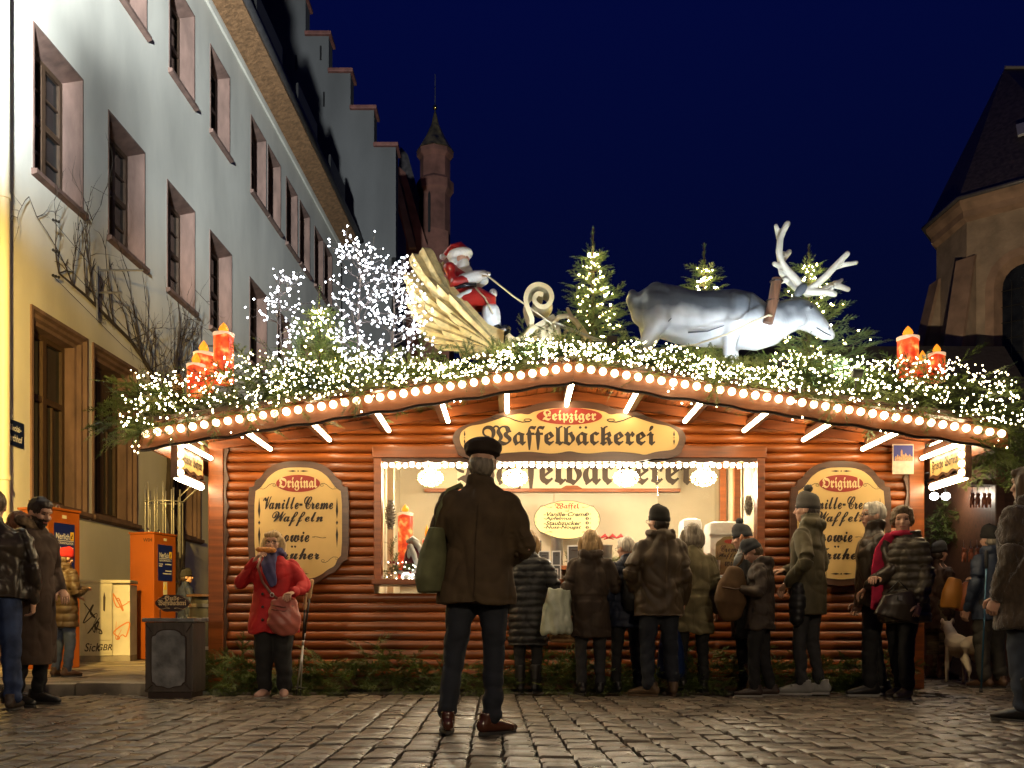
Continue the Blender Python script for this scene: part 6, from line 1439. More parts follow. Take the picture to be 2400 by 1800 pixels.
    if glasses:
        gl = MB()
        for sx in (-1, 1):
            gl.tube([hd((sx*0.033+0.024*math.cos(a), 0.107, 1.628+0.017*math.sin(a))) for a in [i*math.pi/6 for i in range(13)]], 0.0022, 5); gl.tube([hd((sx*0.057, 0.105, 1.632)), hd((sx*0.080, 0.05, 1.634)), hd((sx*0.082, -0.01, 1.632))], 0.002, 5)
        gl.tube([hd((-0.010, 0.109, 1.63)), hd((0.010, 0.109, 1.63))], 0.002, 5); gl.local('spectacles', M_frame, t)
    t['k'] = k
    del t['k']
    return t, (lambda p: g+Matrix.Rotation(R(yaw), 3, 'Z') @ (Vector(p)*k)), arms_

# ---- clothes
cb = cloth
olive = cb('olive_parka', (0.065, 0.055, 0.030)); brown = cb('dark_brown', (0.036, 0.024, 0.016)); umber = cb('umber_coat', (0.060, 0.040, 0.020), 0.85); black = cb('black_nylon', (0.012, 0.012, 0.013), 0.45, 0.1); red = cb('red_coat', (0.33, 0.012, 0.014), 0.7)
leather = cb('brown_leather', (0.030, 0.022, 0.016), 0.32, 0.0, 0.4, 30); jeans = cb('blue_jeans', (0.020, 0.034, 0.085), 0.8, 0.2, 0.3, 200, 0.4); djeans = cb('dark_jeans', (0.014, 0.017, 0.024), 0.8); grey = cb('grey_jeans', (0.026, 0.026, 0.028), 0.8); blackt = cb('black_trousers', (0.010, 0.010, 0.011), 0.8)
pale = cb('pale_jeans', (0.11, 0.13, 0.16), 0.8, var=0.4); puffb = cb('brown_puffer', (0.055, 0.034, 0.016), 0.5, 0.1); navy = cb('navy', (0.010, 0.014, 0.030), 0.6); quiltb = cb('quilted_brown', (0.032, 0.025, 0.016), 0.45, 0.1); longb = cb('long_brown_coat', (0.040, 0.025, 0.018), 0.9)
blond = hairm('blond', (0.42, 0.28, 0.13)); white = hairm('white', (0.58, 0.54, 0.46)); gray = hairm('gray', (0.20, 0.17, 0.13)); ginger = hairm('ginger', (0.22, 0.075, 0.02)); dark = hairm('dark', (0.03, 0.018, 0.011)); brownh = hairm('brown', (0.11, 0.07, 0.035)); auburn = hairm('auburn', (0.14, 0.05, 0.018))
kblack = cb('black_knit', (0.012, 0.011, 0.010), 0.9, 0.4); kgrey = cb('grey_knit', (0.055, 0.05, 0.045), 0.9, 0.4); kred = cb('red_knit', (0.26, 0.008, 0.008), 0.9, 0.4); kslate = cb('slate_knit', (0.030, 0.032, 0.036), 0.9, 0.4)
sbrown = mat('brown_shoe', (0.075, 0.025, 0.012), 0.25, var=0.3, coat=0.4); stan = mat('tan_shoe', (0.10, 0.06, 0.03), 0.6, var=0.2); sblack = mat('black_shoe', (0.012, 0.011, 0.011), 0.4); sgrey = mat('grey_sneaker', (0.26, 0.26, 0.25), 0.7, var=0.2); srose = mat('rose_shoe', (0.40, 0.24, 0.19), 0.7, var=0.15); sboot = mat('brown_boot', (0.09, 0.045, 0.022), 0.5, var=0.3)
def X2(x): return x*K
# front man with cap, seen from behind
P6 = person('man in a flat cap and long olive coat, standing alone in front, seen from behind', 1110, 1718, 1.82, -4, umber, coat_len=0.755, coat_w=1.12, hemflare=1.10, arms=(((0.255, 0.06, 1.13), (0.12, 0.22, 1.02)), ((0.285, -0.03, 1.10), (0.14, 0.20, 1.02))), legs=djeans, leg_w=1.02, shoe=sbrown, hair=gray, hair_style='short', hat=cb('brown_cap', (0.022, 0.015, 0.010), 0.9, 0.4), hat_style='cap', feet=((-0.155, -0.02, 10), (0.115, -0.03, -42)), voxel=0.012, fold=0.9, head=(0, 3), glasses=True, collar=1.3); P6[0].rotation_euler[1] = R(1.8)
# woman in red
P5 = person('woman in a red coat eating a waffle beside the left shield sign', 642, 1635, 1.51, 183, red, coat_len=0.66, coat_w=1.16, hemflare=1.14, arms=('rest', ((0.36, 0.08, 1.14), (0.15, 0.235, 1.385))), legs=blackt, leg_w=1.4, shoe=srose, sole=M_solew, hair=blond, hair_style='bob', glasses=True, feet=((-0.10, 0.0, 12), (0.10, 0.0, -14)), head=(-4, 4), curl=0.95, fold=1.1)
# queue
P7 = person('blonde woman in a long black quilted coat behind the man in the cap', 1238, 1624, 1.57, -6, black, coat_len=0.50, coat_w=1.08, quilt=0.075, legs=blackt, shoe=sblack, shoe_kind='boot', hair=blond, hair_style='bob', arms=('down', 'front'), stance=0.085)
P8 = person('blonde woman in a brown hooded parka holding a plastic bag', 1384, 1628, 1.55, 4, brown, coat_len=0.60, coat_w=1.06, hood='down', legs=grey, shoe=sblack, hair=blond, hair_style='bob', arms=('down', 'hold'), stance=0.10, belt=1.0, head=(-10, 0))
P9 = person('white haired woman in a dark jacket with a backpack at the counter', 1470, 1625, 1.50, 22, navy, coat_len=0.72, coat_w=1.05, quilt=0.10, legs=blackt, leg_w=0.95, shoe=sblack, hair=white, hair_style='short', arms=('down', 'hold'), feet=((-0.12, 0.05, 0), (0.10, -0.05, -10)), glasses=True, head=(15, 8))
P10 = person('man in a black knit hat and wide brown jacket, seen from behind', 1545, 1631, 1.74, 10, cb('brown_anorak', (0.050, 0.034, 0.019), 0.55), coat_len=0.72, coat_w=1.20, hemflare=1.04, hood='down', legs=djeans, leg_w=1.12, shoe=stan, sole=stan, hair=dark, hair_style='short', hat=kblack, hat_style='beanie', arms=('pocket', 'down'), feet=((-0.12, -0.02, 50), (0.13, 0.02, -10)), glasses=True, head=(26, 0), fold=1.3)
P11 = person('grey haired woman in an olive parka with a blue bag', 1623, 1623, 1.64, -4, cb('khaki_parka', (0.10, 0.085, 0.045), 0.8), coat_len=0.60, coat_w=1.03, legs=blackt, shoe=sblack, hair=gray, hair_style='bob', arms=('down', 'down'), belt=1.0, fold=1.3)
P12 = person('long ginger haired girl in a slate bobble hat and dark coat', 1748, 1622, 1.62, 62, black, coat_len=0.55, coat_w=1.05, legs=blackt, leg_w=0.9, shoe=sboot, shoe_kind='boot', hair=ginger, hair_style='long', hat=kslate, hat_style='bobble', arms=('hold', 'down'), head=(5, 12))
P13 = person('child in a dark hat and brown jacket looking at a phone', 1782, 1632, 1.46, 72, cb('child_brown', (0.036, 0.026, 0.020), 0.7), coat_len=0.72, coat_w=1.10, hood='down', legs=blackt, leg_w=1.1, shoe=mat('two_tone_sneaker', (0.04, 0.025, 0.02), 0.5), sole=M_solew, hair=brownh, hair_style='short', hat=kslate, hat_style='beanie', arms=('hold', 'hold'), head=(0, 34), feet=((-0.10, 0.08, 10), (0.08, -0.08, 0)))
P13b = person('small child in pale jeans by the counter, mostly hidden', 1722, 1612, 1.22, 10, navy, coat_len=0.75, coat_w=1.05, legs=pale, leg_w=1.05, shoe=sblack, hair=brownh, hair_style='short', arms=('down', 'hold'))
P14 = person('tall man in a grey bobble hat, olive parka and pale sneakers', 1895, 1628, 1.88, 52, olive, coat_len=0.68, coat_w=1.04, hood='down', legs=grey, leg_w=0.90, shoe=sgrey, sole=M_solew, hair=dark, hair_style='short', hat=kgrey, hat_style='bobble', arms=('pocket', 'front'), feet=((-0.09, 0.05, 20), (0.09, -0.04, 12)), head=(8, 0), collar=1.6)
P15 = person('white haired man with glasses in a brown leather jacket', 2050, 1630, 1.80, 84, leather, coat_len=0.78, coat_w=1.24, legs=blackt, leg_w=1.1, shoe=sblack, sole=M_solew, hair=white, hair_style='short', glasses=True, arms=('pocket', 'down'), feet=((-0.10, 0.09, 5), (0.10, -0.06, 0)), head=(4, 0), collar=1.6)
P16 = person('short haired woman in a quilted brown jacket and crimson scarf, facing the camera', 2117, 1636, 1.72, 112, quiltb, coat_len=0.68, coat_w=1.22, hemflare=1.12, quilt=0.07, hood='down', legs=blackt, leg_w=1.1, shoe=mat('dark_ankle_boot', (0.02, 0.013, 0.010), 0.5), hair=brownh, hair_style='curly', arms=('down', 'front'), head=(48, 2), feet=((-0.10, 0.08, 20), (0.10, -0.05, 10)))
# left group
P1 = person('man in a brown leather jacket and blue jeans cut by the left edge', -14, 1664, 1.72, 20, leather, coat_len=0.86, coat_w=1.22, legs=jeans, leg_w=1.18, shoe=mat('scuffed_shoe', (0.05, 0.035, 0.025), 0.5), hair=brownh, hair_style='short', arms=('down', ((0.275, -0.02, 1.12), (0.27, 0.03, 0.87))), feet=((-0.15, 0.05, 20), (0.14, -0.05, -10)), curl=0.9, fold=1.5)
P2 = person('bearded man in a long dark brown coat with fur collar', 70, 1653, 1.72, 252, longb, coat_len=0.34, coat_w=1.10, hemflare=1.05, hood='fur', legs=blackt, shoe=sblack, hair=dark, hair_style='short', beard=dark, arms=('pocket', 'pocket'), head=(-4, 22), lean=0.05)
P3 = person('auburn haired woman with a fur hood between the two men', 34, 1645, 1.64, 300, brown, coat_len=0.55, hood='fur', legs=blackt, shoe=sblack, hair=auburn, hair_style='long', arms=('front', 'front'), head=(0, 15))
P4 = person('child in a red knit hat, brown quilted jacket and jeans', 148, 1596, 1.36, -24, puffb, coat_len=0.66, coat_w=1.16, quilt=0.105, hood='down', legs=cb('child_jeans', (0.05, 0.065, 0.10), 0.8), leg_w=1.1, shoe=sboot, shoe_kind='shoe', hair=brownh, hair_style='short', hat=kred, hat_style='beanie', arms=('front', 'hold'), ground_z=0.098, pt=((148-1200)/FPX*9.75, 9.75, 0.098), head=(-10, 12))
P19 = person('child in a black knit hat and blue jacket behind the bin', 436, 1600, 1.25, -50, navy, coat_len=0.75, legs=blackt, shoe=sblack, hair=dark, hair_style='short', hat=kblack, hat_style='beanie', arms=('front', 'front'), pt=((436-1200)/FPX*12.0, 12.0, 0.098), head=(-20, 0), ground_z=0.098)
# right group
P17 = person('passer by in wrinkled striped trousers and brown boots right of the stall', 2200, 1590, 1.62, -70, cb('dusky_brown', (0.045, 0.026, 0.018), 0.8), coat_len=0.62, coat_w=1.15, legs=mat('striped_trousers', (0.10, 0.075, 0.045), 0.9, var=0.7, vscale=5, stretch=(1, 1, 6)), leg_w=1.3, shoe=mat('rust_boot', (0.08, 0.03, 0.015), 0.6), shoe_kind='boot', hair=dark, hair_style='short', arms=('down', 'hold'), fold=2.0, hat=kblack, hat_style='beanie')
P18 = person('person in a long brown fur coat and jeans at the right edge', 2412, 1690, 1.78, 30, mat('brown_fur', (0.055, 0.036, 0.020), 0.9, var=0.4, vscale=25, sheen=0.6, bump=0.8, bscale=90, stretch=(1, 1, 0.4)), coat_len=0.62, coat_w=1.30, fur=0.012, hood='down', legs=cb('slate_jeans', (0.022, 0.028, 0.040), 0.8), leg_w=1.0, shoe=sblack, shoe_kind='boot', hair=brownh, hair_style='long', arms=('down', 'down'))
P20 = person('hiker in dark blue with a walking pole right of the stall', 2322, 1612, 1.66, 20, cb('blue_anorak', (0.014, 0.020, 0.036), 0.6), coat_len=0.72, coat_w=1.15, hood='down', legs=cb('hiker_grey', (0.030, 0.026, 0.02), 0.8), leg_w=1.25, shoe=sboot, hair=gray, hair_style='short', arms=('down', 'hold'), hat=kblack, hat_style='beanie')
P21 = person('child in a pink jacket and red boots between the passers by', 2352, 1590, 1.12, 160, mat('pink_nylon', (0.36, 0.12, 0.10), 0.5, var=0.4, vscale=12, stretch=(2, 2, 6)), coat_len=0.68, coat_w=1.25, quilt=0.12, legs=mat('striped_leggings', (0.09, 0.065, 0.04), 0.9, var=0.7, vscale=5, stretch=(1, 1, 6)), leg_w=1.2, shoe=mat('red_boot', (0.25, 0.02, 0.02), 0.4), shoe_kind='boot', hair=brownh, hair_style='long', arms=('down', 'down'), hat=cb('pink_knit', (0.4, 0.16, 0.14), 0.9), hat_style='bobble')
# ================================================================== things people carry
def soft(mb, vox, fn=None, sm=2):
    me = remesh(mb, vox, 'm', sm)
    if fn: displace(me, fn)
    return me
def thing(name, me, m_, label, cat, group=None):
    a = coords(me); c = np.array((a[:, 0].mean(), a[:, 1].mean(), a[:, 2].min())); setco(me, a-c); me.materials.append(m_); me.name = name
    o = link(name, me); o.location = c; return tag(o, label, cat, group)
# waffle of the woman in red
at5 = P5[1]
h = P5[2][1][2]
wf = MB(); c = Vector((0.03, 0.235, 1.50)); wf.tube([at5(c+Vector((-0.075, 0.0, -0.004))), at5(c), at5(c+Vector((0.08, 0, 0.006)))], [(0.034, 0.022), (0.044, 0.028), (0.034, 0.022)], 14, up=(0, 0, 1), round_=True)
me = soft(wf, 0.007, lambda p, n: 0.0025*math.sin(p[0]*190)*math.sin(p[2]*190), 1)
thing('waffle', me, mat('baked_waffle', (0.52, 0.20, 0.035), 0.5, var=0.3, vscale=40), 'golden waffle held to the mouth of the woman in red', 'waffle')
# scarf
sc5 = MB(); 
sc5.tube([at5((0.085*math.cos(a), 0.005+0.095*math.sin(a), 1.485+0.012*math.sin(a*3))) for a in [k*math.pi/8 for k in range(17)]], 0.034, 10)
sc5.tube([at5((0.01, 0.105, 1.47)), at5((0.02, 0.165, 1.36)), at5((-0.01, 0.190, 1.24)), at5((-0.03, 0.192, 1.14))], [(0.06, 0.028), (0.065, 0.025), (0.055, 0.02), (0.03, 0.012)], 12, up=(0, 1, 0), round_=True)
me = soft(sc5, 0.010, lambda p, n: 0.010*nz((p[0]*22, p[1]*22, p[2]*10))+0.005*math.sin(p[0]*90+p[2]*40)); o = thing('scarf', me, cloth('violet_scarf', (0.05, 0.045, 0.11), 0.8), 'crumpled blue violet scarf of the woman in red', 'scarf')
# shoulder bag and strap
bag = MB(); bag.tube([at5((-0.14, 0.21, 0.98)), at5((-0.145, 0.225, 0.88)), at5((-0.15, 0.23, 0.76)), at5((-0.15, 0.215, 0.69))], [(0.115, 0.045), (0.135, 0.06), (0.15, 0.068), (0.12, 0.045)], 18, up=(0, 1, 0), round_=True)
me = soft(bag, 0.011, lambda p, n: 0.007*nz((p[0]*14, p[1]*14, p[2]*6))+0.004*math.sin(p[2]*60+p[0]*60))
hb = root('shoulder_bag', at5((-0.14, 0.2, 0.68)), 'coral pink leather shoulder bag of the woman in red', 'bag')
me.materials.append(mat('coral_leather', (0.36, 0.10, 0.075), 0.35, var=0.2)); o = link('pouch', me, hb); o.location = -hb.location
MB().tube([at5((-0.11, 0.235, 0.99)), at5((-0.02, 0.232, 1.06)), at5((0.07, 0.215, 1.18)), at5((0.13, 0.155, 1.34)), at5((0.12, 0.05, 1.445)), at5((0.10, -0.06, 1.44))], [(0.012, 0.004)]*6, 8, up=(0, 1, 0)).build('strap', mat('strap_leather', (0.16, 0.05, 0.035), 0.4), hb, True)
MB().tube([at5((-0.03+0.018*math.cos(a), 0.243, 1.05+0.02*math.sin(a))) for a in [k*math.pi/6 for k in range(13)]], 0.004, 6).build('ring_buckle', M_steel, hb, True)
fl_ = MB(); fl_.tube([at5((-0.25, 0.262, 0.94)), at5((-0.15, 0.288, 0.925)), at5((-0.04, 0.27, 0.945))], [(0.004, 0.006)]*3, 6); fl_.tube([at5((-0.26, 0.268, 0.90)), at5((-0.15, 0.295, 0.885)), at5((-0.03, 0.275, 0.905))], [(0.004, 0.006)]*3, 6); fl_.build('flap_seam', mat('strap_leather', (0.16, 0.05, 0.035)), hb, True)
bt_ = MB()
for z_ in (0.93, 0.80, 1.06): bt_.ell(at5((0.075, 0.185*1.04, z_)), (0.013, 0.008, 0.013), 10, 6)
tag(bt_.build('coat_buttons', M_edge, None, True), 'three dark buttons down the front of the red coat', 'buttons')
bpy.data.objects['coat_buttons']['kind'] = 'stuff'
# walking poles
M_cork = mat('cork_grip', (0.48, 0.33, 0.17), 0.8, var=0.2, vscale=60); M_alu = mat('pole_alu', (0.55, 0.55, 0.56), 0.3, metal=0.9)
for i, (tx, ty, bx, by, wh) in enumerate(((716, 1392, 704, 1629, 'left of the pair, under the hand'), (731, 1362, 694, 1630, 'right of the pair, grip free beside the hand'))):
    d = G(700, 1630).y-0.02-0.02*i; top = W(tx, ty, d-0.14 if i == 0 else d-0.10); bot = W(bx, by, d); bot.z = 0.0; ax = (top-bot); L_ = ax.length
    wp = root('walking_pole', bot, 'walking pole beside the woman in red, '+wh, 'walking pole', 'walking poles of the woman in red')
    def on(f): return bot+ax*f
    MB().tube([on(0.86), on(0.88), on(0.93), on(0.97), on(1.0)], [0.014, 0.017, 0.0145, 0.018, 0.020], 12, round_=True).build('cork_grip', M_cork, wp, True)
    MB().tube([on(0.55), on(0.86)], 0.009, 10).build('upper_shaft', M_black, wp, True)
    MB().tube([on(0.50), on(0.55)], 0.011, 10).build('clamp', M_alu, wp, True)
    MB().tube([on(0.06), on(0.50)], 0.0075, 10).build('lower_shaft', M_alu, wp, True)
    MB().tube([on(0.0), on(0.06)], [0.004, 0.006], 8).build('tip', M_black, wp)
    MB().lathe([(0.03, -0.004), (0.034, 0), (0.03, 0.004)], on(0.075), 14).build('basket', M_black, wp)
# tote bag of the man in the cap
at6 = lambda p: P6[1](Vector(p)+Vector((0.055+0.03*(p[2]-0.8), 0, 0))); tb = MB()
tb.tube([at6((-0.285, -0.02, 1.205)), at6((-0.30, -0.02, 1.05)), at6((-0.315, -0.02, 0.90)), at6((-0.31, -0.02, 0.825))], [(0.045, 0.13), (0.085, 0.15), (0.095, 0.155), (0.08, 0.14)], 18, up=(0, 1, 0), round_=False)
me = soft(tb, 0.012, lambda p, n: 0.008*nz((p[0]*9, p[1]*9, p[2]*4))); bg_ = root('tote_bag', at6((-0.31, -0.02, 0.82)), 'olive green cloth bag on the shoulder of the man in the cap', 'bag')
me.materials.append(cloth('green_canvas', (0.10, 0.105, 0.05), 0.9)); o = link('bag_body', me, bg_); o.location = -bg_.location
for yy_ in (0.06, -0.10): MB().tube([at6((-0.285, yy_, 1.19)), at6((-0.27, yy_*0.8, 1.30)), at6((-0.215, yy_*0.6, 1.425)), at6((-0.14, yy_*0.4, 1.46))], [(0.004, 0.012)]*4, 8).build('handle', MATS['cloth_green_canvas'], bg_, True)
# carrier bag of the blonde woman
at8 = P8[1]; M_plas = mat('green_white_plastic', (0.46, 0.52, 0.40), 0.3, var=0.35, vscale=5, col2=(0.62, 0.66, 0.55), trans=0.25)
cg = W2(1205, 1330, 8.62); sx0 = 0.001 
cb_ = MB(); q0 = W2(1208, 1272, 8.55); q1 = W2(1203, 1320, 8.55); q2_ = W2(1203, 1365, 8.55); cb_.tube([q0, q1, q2_, q2_-Vector((0, 0, 0.02))], [(0.105, 0.05), (0.125, 0.08), (0.15, 0.09), (0.13, 0.07)], 20, up=(0, 1, 0))
me = soft(cb_, 0.011, lambda p, n: 0.016*nz((p[0]*16, p[1]*16, p[2]*5))+0.006*math.sin(p[0]*75+5*nz((p[2]*9, p[0]*4, 0)))); cr_ = root('carrier_bag', q2_, 'pale green plastic carrier bag held by the blonde woman', 'bag'); me.materials.append(M_plas); o = link('bag_body', me, cr_); o.location = -cr_.location
hw = at8(P8[2][0][2])
for dx in (-0.05, 0.05): MB().tube([q0+Vector((dx, 0, -0.01)), q0.lerp(hw, 0.5)+Vector((dx*0.6, 0, 0.0)), hw+Vector((0, 0, -0.06))], [(0.012, 0.003)]*3, 6).build('handle', M_plas, cr_, True)
pbq = W2(1215, 1375, 8.72); pb2 = MB(); pb2.box(pbq.x-0.12, pbq.x+0.12, 8.68, 8.78, pbq.z-0.05, pbq.z+0.12); me = soft(pb2, 0.012, lambda p, n: 0.015*nz((p[0]*13, p[1]*13, p[2]*13))); thing('paper_bag', me, mat('kraft_paper', (0.24, 0.14, 0.06), 0.8, var=0.3), 'crumpled brown paper bag below the carrier bag', 'bag')
# hooded parka ornament: metal rings on the blonde woman's back
# backpack of the white haired woman
at9 = P9[1]; bk = MB(); bk.tube([at9((0, -0.20, 1.36)), at9((0, -0.235, 1.22)), at9((0, -0.235, 1.03)), at9((0, -0.21, 0.95))], [(0.11, 0.06), (0.14, 0.085), (0.15, 0.095), (0.13, 0.07)], 18, up=(0, 1, 0), round_=True)
me = soft(bk, 0.013, lambda p, n: 0.006*nz((p[0]*9, p[1]*9, p[2]*9))); bkr = root('backpack', at9((0, -0.22, 0.92)), 'black backpack worn by the white haired woman', 'backpack'); me.materials.append(black); o = link('pack', me, bkr); o.location = -bkr.location
for sx in (-1, 1): MB().tube([at9((sx*0.09, -0.16, 1.33)), at9((sx*0.10, -0.05, 1.45)), at9((sx*0.11, 0.09, 1.40))], [(0.004, 0.02)]*3, 8).build('shoulder_strap', navy, bkr, True)
MB().tube([at9((-0.10, -0.305, 1.16)), at9((0, -0.325, 1.17)), at9((0.10, -0.305, 1.16))], 0.004, 6).build('zip', M_steel, bkr)
# blue bag of the grey haired woman
at11 = P11[1]; w11 = at11(P11[2][0][2]); bb = MB(); q0 = w11+Vector((0.02, -0.10, -0.16)); bb.tube([q0, q0-Vector((0, 0, 0.2)), q0-Vector((-0.01, 0, 0.46)), q0-Vector((-0.01, 0, 0.50))], [(0.07, 0.05), (0.12, 0.08), (0.15, 0.09), (0.12, 0.07)], 18, up=(0, 1, 0))
me = soft(bb, 0.013, lambda p, n: 0.018*nz((p[0]*12, p[1]*12, p[2]*4))); br_ = root('blue_bag', q0-Vector((0, 0, 0.5)), 'dark blue plastic bag beside the man in the black hat', 'bag'); me.materials.append(mat('blue_plastic', (0.008, 0.02, 0.08), 0.35)); o = link('bag_body', me, br_); o.location = -br_.location
MB().tube([q0, q0.lerp(w11, 0.5)+Vector((0.02, 0, 0)), w11-Vector((0, 0.0, 0.05))], [(0.02, 0.004)]*3, 8).build('handle', MATS['blue_plastic'], br_, True)
# brown rucksack of the ginger girl
q0 = W2(1582, 1262, 8.45); rk = MB(); rk.tube([q0+Vector((0.02, 0, 0.10)), q0, q0-Vector((0.02, 0, 0.16)), q0-Vector((0.02, 0, 0.26))], [(0.085, 0.07), (0.13, 0.10), (0.15, 0.11), (0.11, 0.08)], 18, up=(0, 1, 0), round_=True)
me = soft(rk, 0.013, lambda p, n: 0.010*nz((p[0]*10, p[1]*10, p[2]*6))); rr2 = root('rucksack', q0-Vector((0, 0, 0.3)), 'slouchy brown cloth rucksack held by the ginger girl', 'backpack'); me.materials.append(cloth('rust_canvas', (0.085, 0.047, 0.020), 0.85)); o = link('sack', me, rr2); o.location = -rr2.location
MB().tube([q0+Vector((-0.11, -0.085, -0.03)), q0+Vector((0, -0.115, -0.05)), q0+Vector((0.12, -0.085, -0.02))], 0.008, 6).build('band', sboot, rr2, True)
MB().tube([q0+Vector((0.02, 0, 0.14)), W2(1600, 1215, 8.5), W2(1612, 1190, 8.55)], [(0.004, 0.014)]*3, 8).build('strap', MATS['cloth_rust_canvas'], rr2, True)
# phones
for (P_, nm) in ((P13, 'lit phone in the hands of the child in the dark hat'), (P12, 'dark phone in the hand of the ginger girl')):
    a0 = P_[2][0][2]; c_ = P_[1](Vector((0.0, a0.y+0.09, a0.z+0.045))); ph = root('phone', c_, nm, 'phone'); rz_ = P_[1]((0, 1, 0))-P_[1]((0, 0, 0)); yaw_ = math.atan2(-rz_.x, rz_.y); ph.rotation_euler = (0, 0, yaw_)
    Mx = Matrix.Rotation(R(40), 4, 'X'); b_ = MB(Mx); b_.box(-0.036, 0.036, -0.07, 0.07, -0.005, 0.003, b=0.003); b_.local('case', M_black, ph); b_ = MB(Mx); b_.box(-0.032, 0.032, -0.062, 0.062, 0.0035, 0.0045); b_.local('screen', mat('phone_screen', (0.05, 0.06, 0.08), 0.1, emit=(0.6, 0.75, 1.0), estr=0.5), ph)
# handbag of the tall man's side and folded jacket
q0 = W2(1716, 1300, 8.5); jb = MB(); jb.tube([q0+Vector((0.03, 0, 0.13)), q0+Vector((0.03, 0, 0)), q0+Vector((0.02, 0, -0.16))], [(0.05, 0.06), (0.075, 0.08), (0.06, 0.07)], 14, up=(0, 1, 0), round_=True)
me = soft(jb, 0.012, lambda p, n: 0.012*(abs(math.sin(p[2]*48))**0.5-0.5)); thing('folded_jacket', me, black, 'black quilted jacket carried over the arm of the tall man', 'jacket')
# scarf and handbag of the woman facing us
at16 = P16[1]; sc6 = MB()
sc6.tube([at16((0.088*math.cos(a), 0.0+0.092*math.sin(a), 1.475)) for a in [k*math.pi/8 for k in range(17)]], 0.026, 10)
sc6.tube([at16((0.05, 0.10, 1.46)), at16((0.09, 0.165, 1.33)), at16((0.10, 0.200, 1.15)), at16((0.10, 0.205, 0.98)), at16((0.10, 0.21, 0.80))], [(0.05, 0.018), (0.06, 0.016), (0.062, 0.014), (0.06, 0.014), (0.06, 0.012)], 12, up=(0, 1, 0), round_=True)
me = soft(sc6, 0.010, lambda p, n: 0.008*nz((p[0]*18, p[1]*18, p[2]*7))); thing('scarf', me, cloth('crimson_scarf', (0.34, 0.012, 0.045), 0.85, var=0.35), 'long crimson scarf hanging in front of the quilted jacket', 'scarf')
hb2 = MB(); q0 = at16((-0.16, 0.20, 0.84)); hb2.tube([q0+Vector((-0.02, 0, 0.10)), q0, q0-Vector((0.03, 0, 0.13))], [(0.13, 0.06), (0.18, 0.08), (0.20, 0.07)], 18, up=(0, 1, 0))
me = soft(hb2, 0.012, lambda p, n: 0.005*nz((p[0]*9, p[1]*9, p[2]*9))); hbr = root('handbag', q0-Vector((0, 0, 0.14)), 'dark brown leather handbag at the hip of the scarf woman', 'bag'); me.materials.append(mat('dark_bag_leather', (0.028, 0.019, 0.012), 0.35)); o = link('bag_body', me, hbr); o.location = -hbr.location
MB().tube([q0+Vector((-0.10, 0, 0.10)), q0+Vector((-0.03, -0.06, 0.20)), q0+Vector((0.06, -0.03, 0.12))], 0.007, 8).build('handle', M_black, hbr, True)
MB().box(q0.x-0.05, q0.x-0.02, q0.y-0.105, q0.y-0.085, q0.z+0.03, q0.z+0.07).build('clasp', M_steel, hbr)
# walking pole of the hiker
q0 = W2(2131, 1225, 8.75); q1 = Vector((W2(2119, 1490, 8.75).x, 8.75, 0)); wp = root('trekking_pole', q1, 'dark blue trekking pole held by the hiker', 'walking pole')
MB().tube([q1, q0], 0.009, 8).build('shaft', mat('blue_shaft', (0.03, 0.10, 0.16), 0.25, metal=0.4), wp, True); MB().tube([q0, q0+Vector((0, 0, 0.14))], 0.017, 10, round_=True).build('grip', M_black, wp, True); MB().tube([q1, q1+Vector((0, 0, 0.05))], [0.018, 0.015], 10).build('rubber_foot', M_black, wp, True)
# white dog seen from behind
dg_ = W2(2090, 1440, 9.9); dg_.z = 0; dgr = root('dog', dg_, 'short haired white dog with a brown patch walking away', 'dog', None, R(-6))
db = MB(); 
db.tube([(0, 0.42, 0.44), (0, 0.25, 0.40), (0, 0.05, 0.40), (0, -0.12, 0.42), (0, -0.22, 0.40)], [(0.09, 0.115), (0.105, 0.13), (0.085, 0.095), (0.095, 0.105), (0.06, 0.07)], 14, round_=True)
db.tube([(0, 0.40, 0.46), (0, 0.52, 0.56), (0, 0.58, 0.60)], [0.075, 0.06, 0.055], 10, round_=True); db.ell((0, 0.62, 0.62), (0.06, 0.075, 0.06)); db.tube([(0, 0.66, 0.605), (0, 0.75, 0.59)], [0.036, 0.028], 8, round_=True)
for sx in (-1, 1):
    st = 0.06*sx
    db.tube([(sx*0.06, -0.14, 0.40), (sx*0.075, -0.08+st, 0.28), (sx*0.075, -0.20+st, 0.16), (sx*0.07, -0.18+st, 0.03), (sx*0.07, -0.13+st, 0.018)], [0.075, 0.052, 0.026, 0.020, 0.022], 10, round_=True)
    db.tube([(sx*0.065, 0.33, 0.38), (sx*0.07, 0.34-st, 0.20), (sx*0.07, 0.345-st, 0.03), (sx*0.07, 0.38-st, 0.018)], [0.05, 0.028, 0.02, 0.022], 10, round_=True); db.ell((sx*0.055, 0.59, 0.67), (0.02, 0.03, 0.04))
db.tube([(0, -0.24, 0.43), (0.03, -0.33, 0.36), (0.05, -0.36, 0.24), (0.055, -0.37, 0.18)], [0.024, 0.018, 0.013, 0.008], 8, round_=True)
me = remesh(db, 0.012, 'body', 2); a = coords(me); me.materials.append(mat('white_coat', (0.58, 0.48, 0.34), 0.8, var=0.12)); me.materials.append(mat('brown_patch', (0.14, 0.06, 0.02), 0.8))
mi = [1 if ((a[list(p.vertices)].mean(0)-np.array((0.09, -0.05, 0.47)))**2).sum() < 0.0085 or a[list(p.vertices)].mean(0)[1] > 0.6 and a[list(p.vertices)].mean(0)[2] > 0.63 else 0 for p in me.polygons]; me.polygons.foreach_set('material_index', mi); link('body', me, dgr)

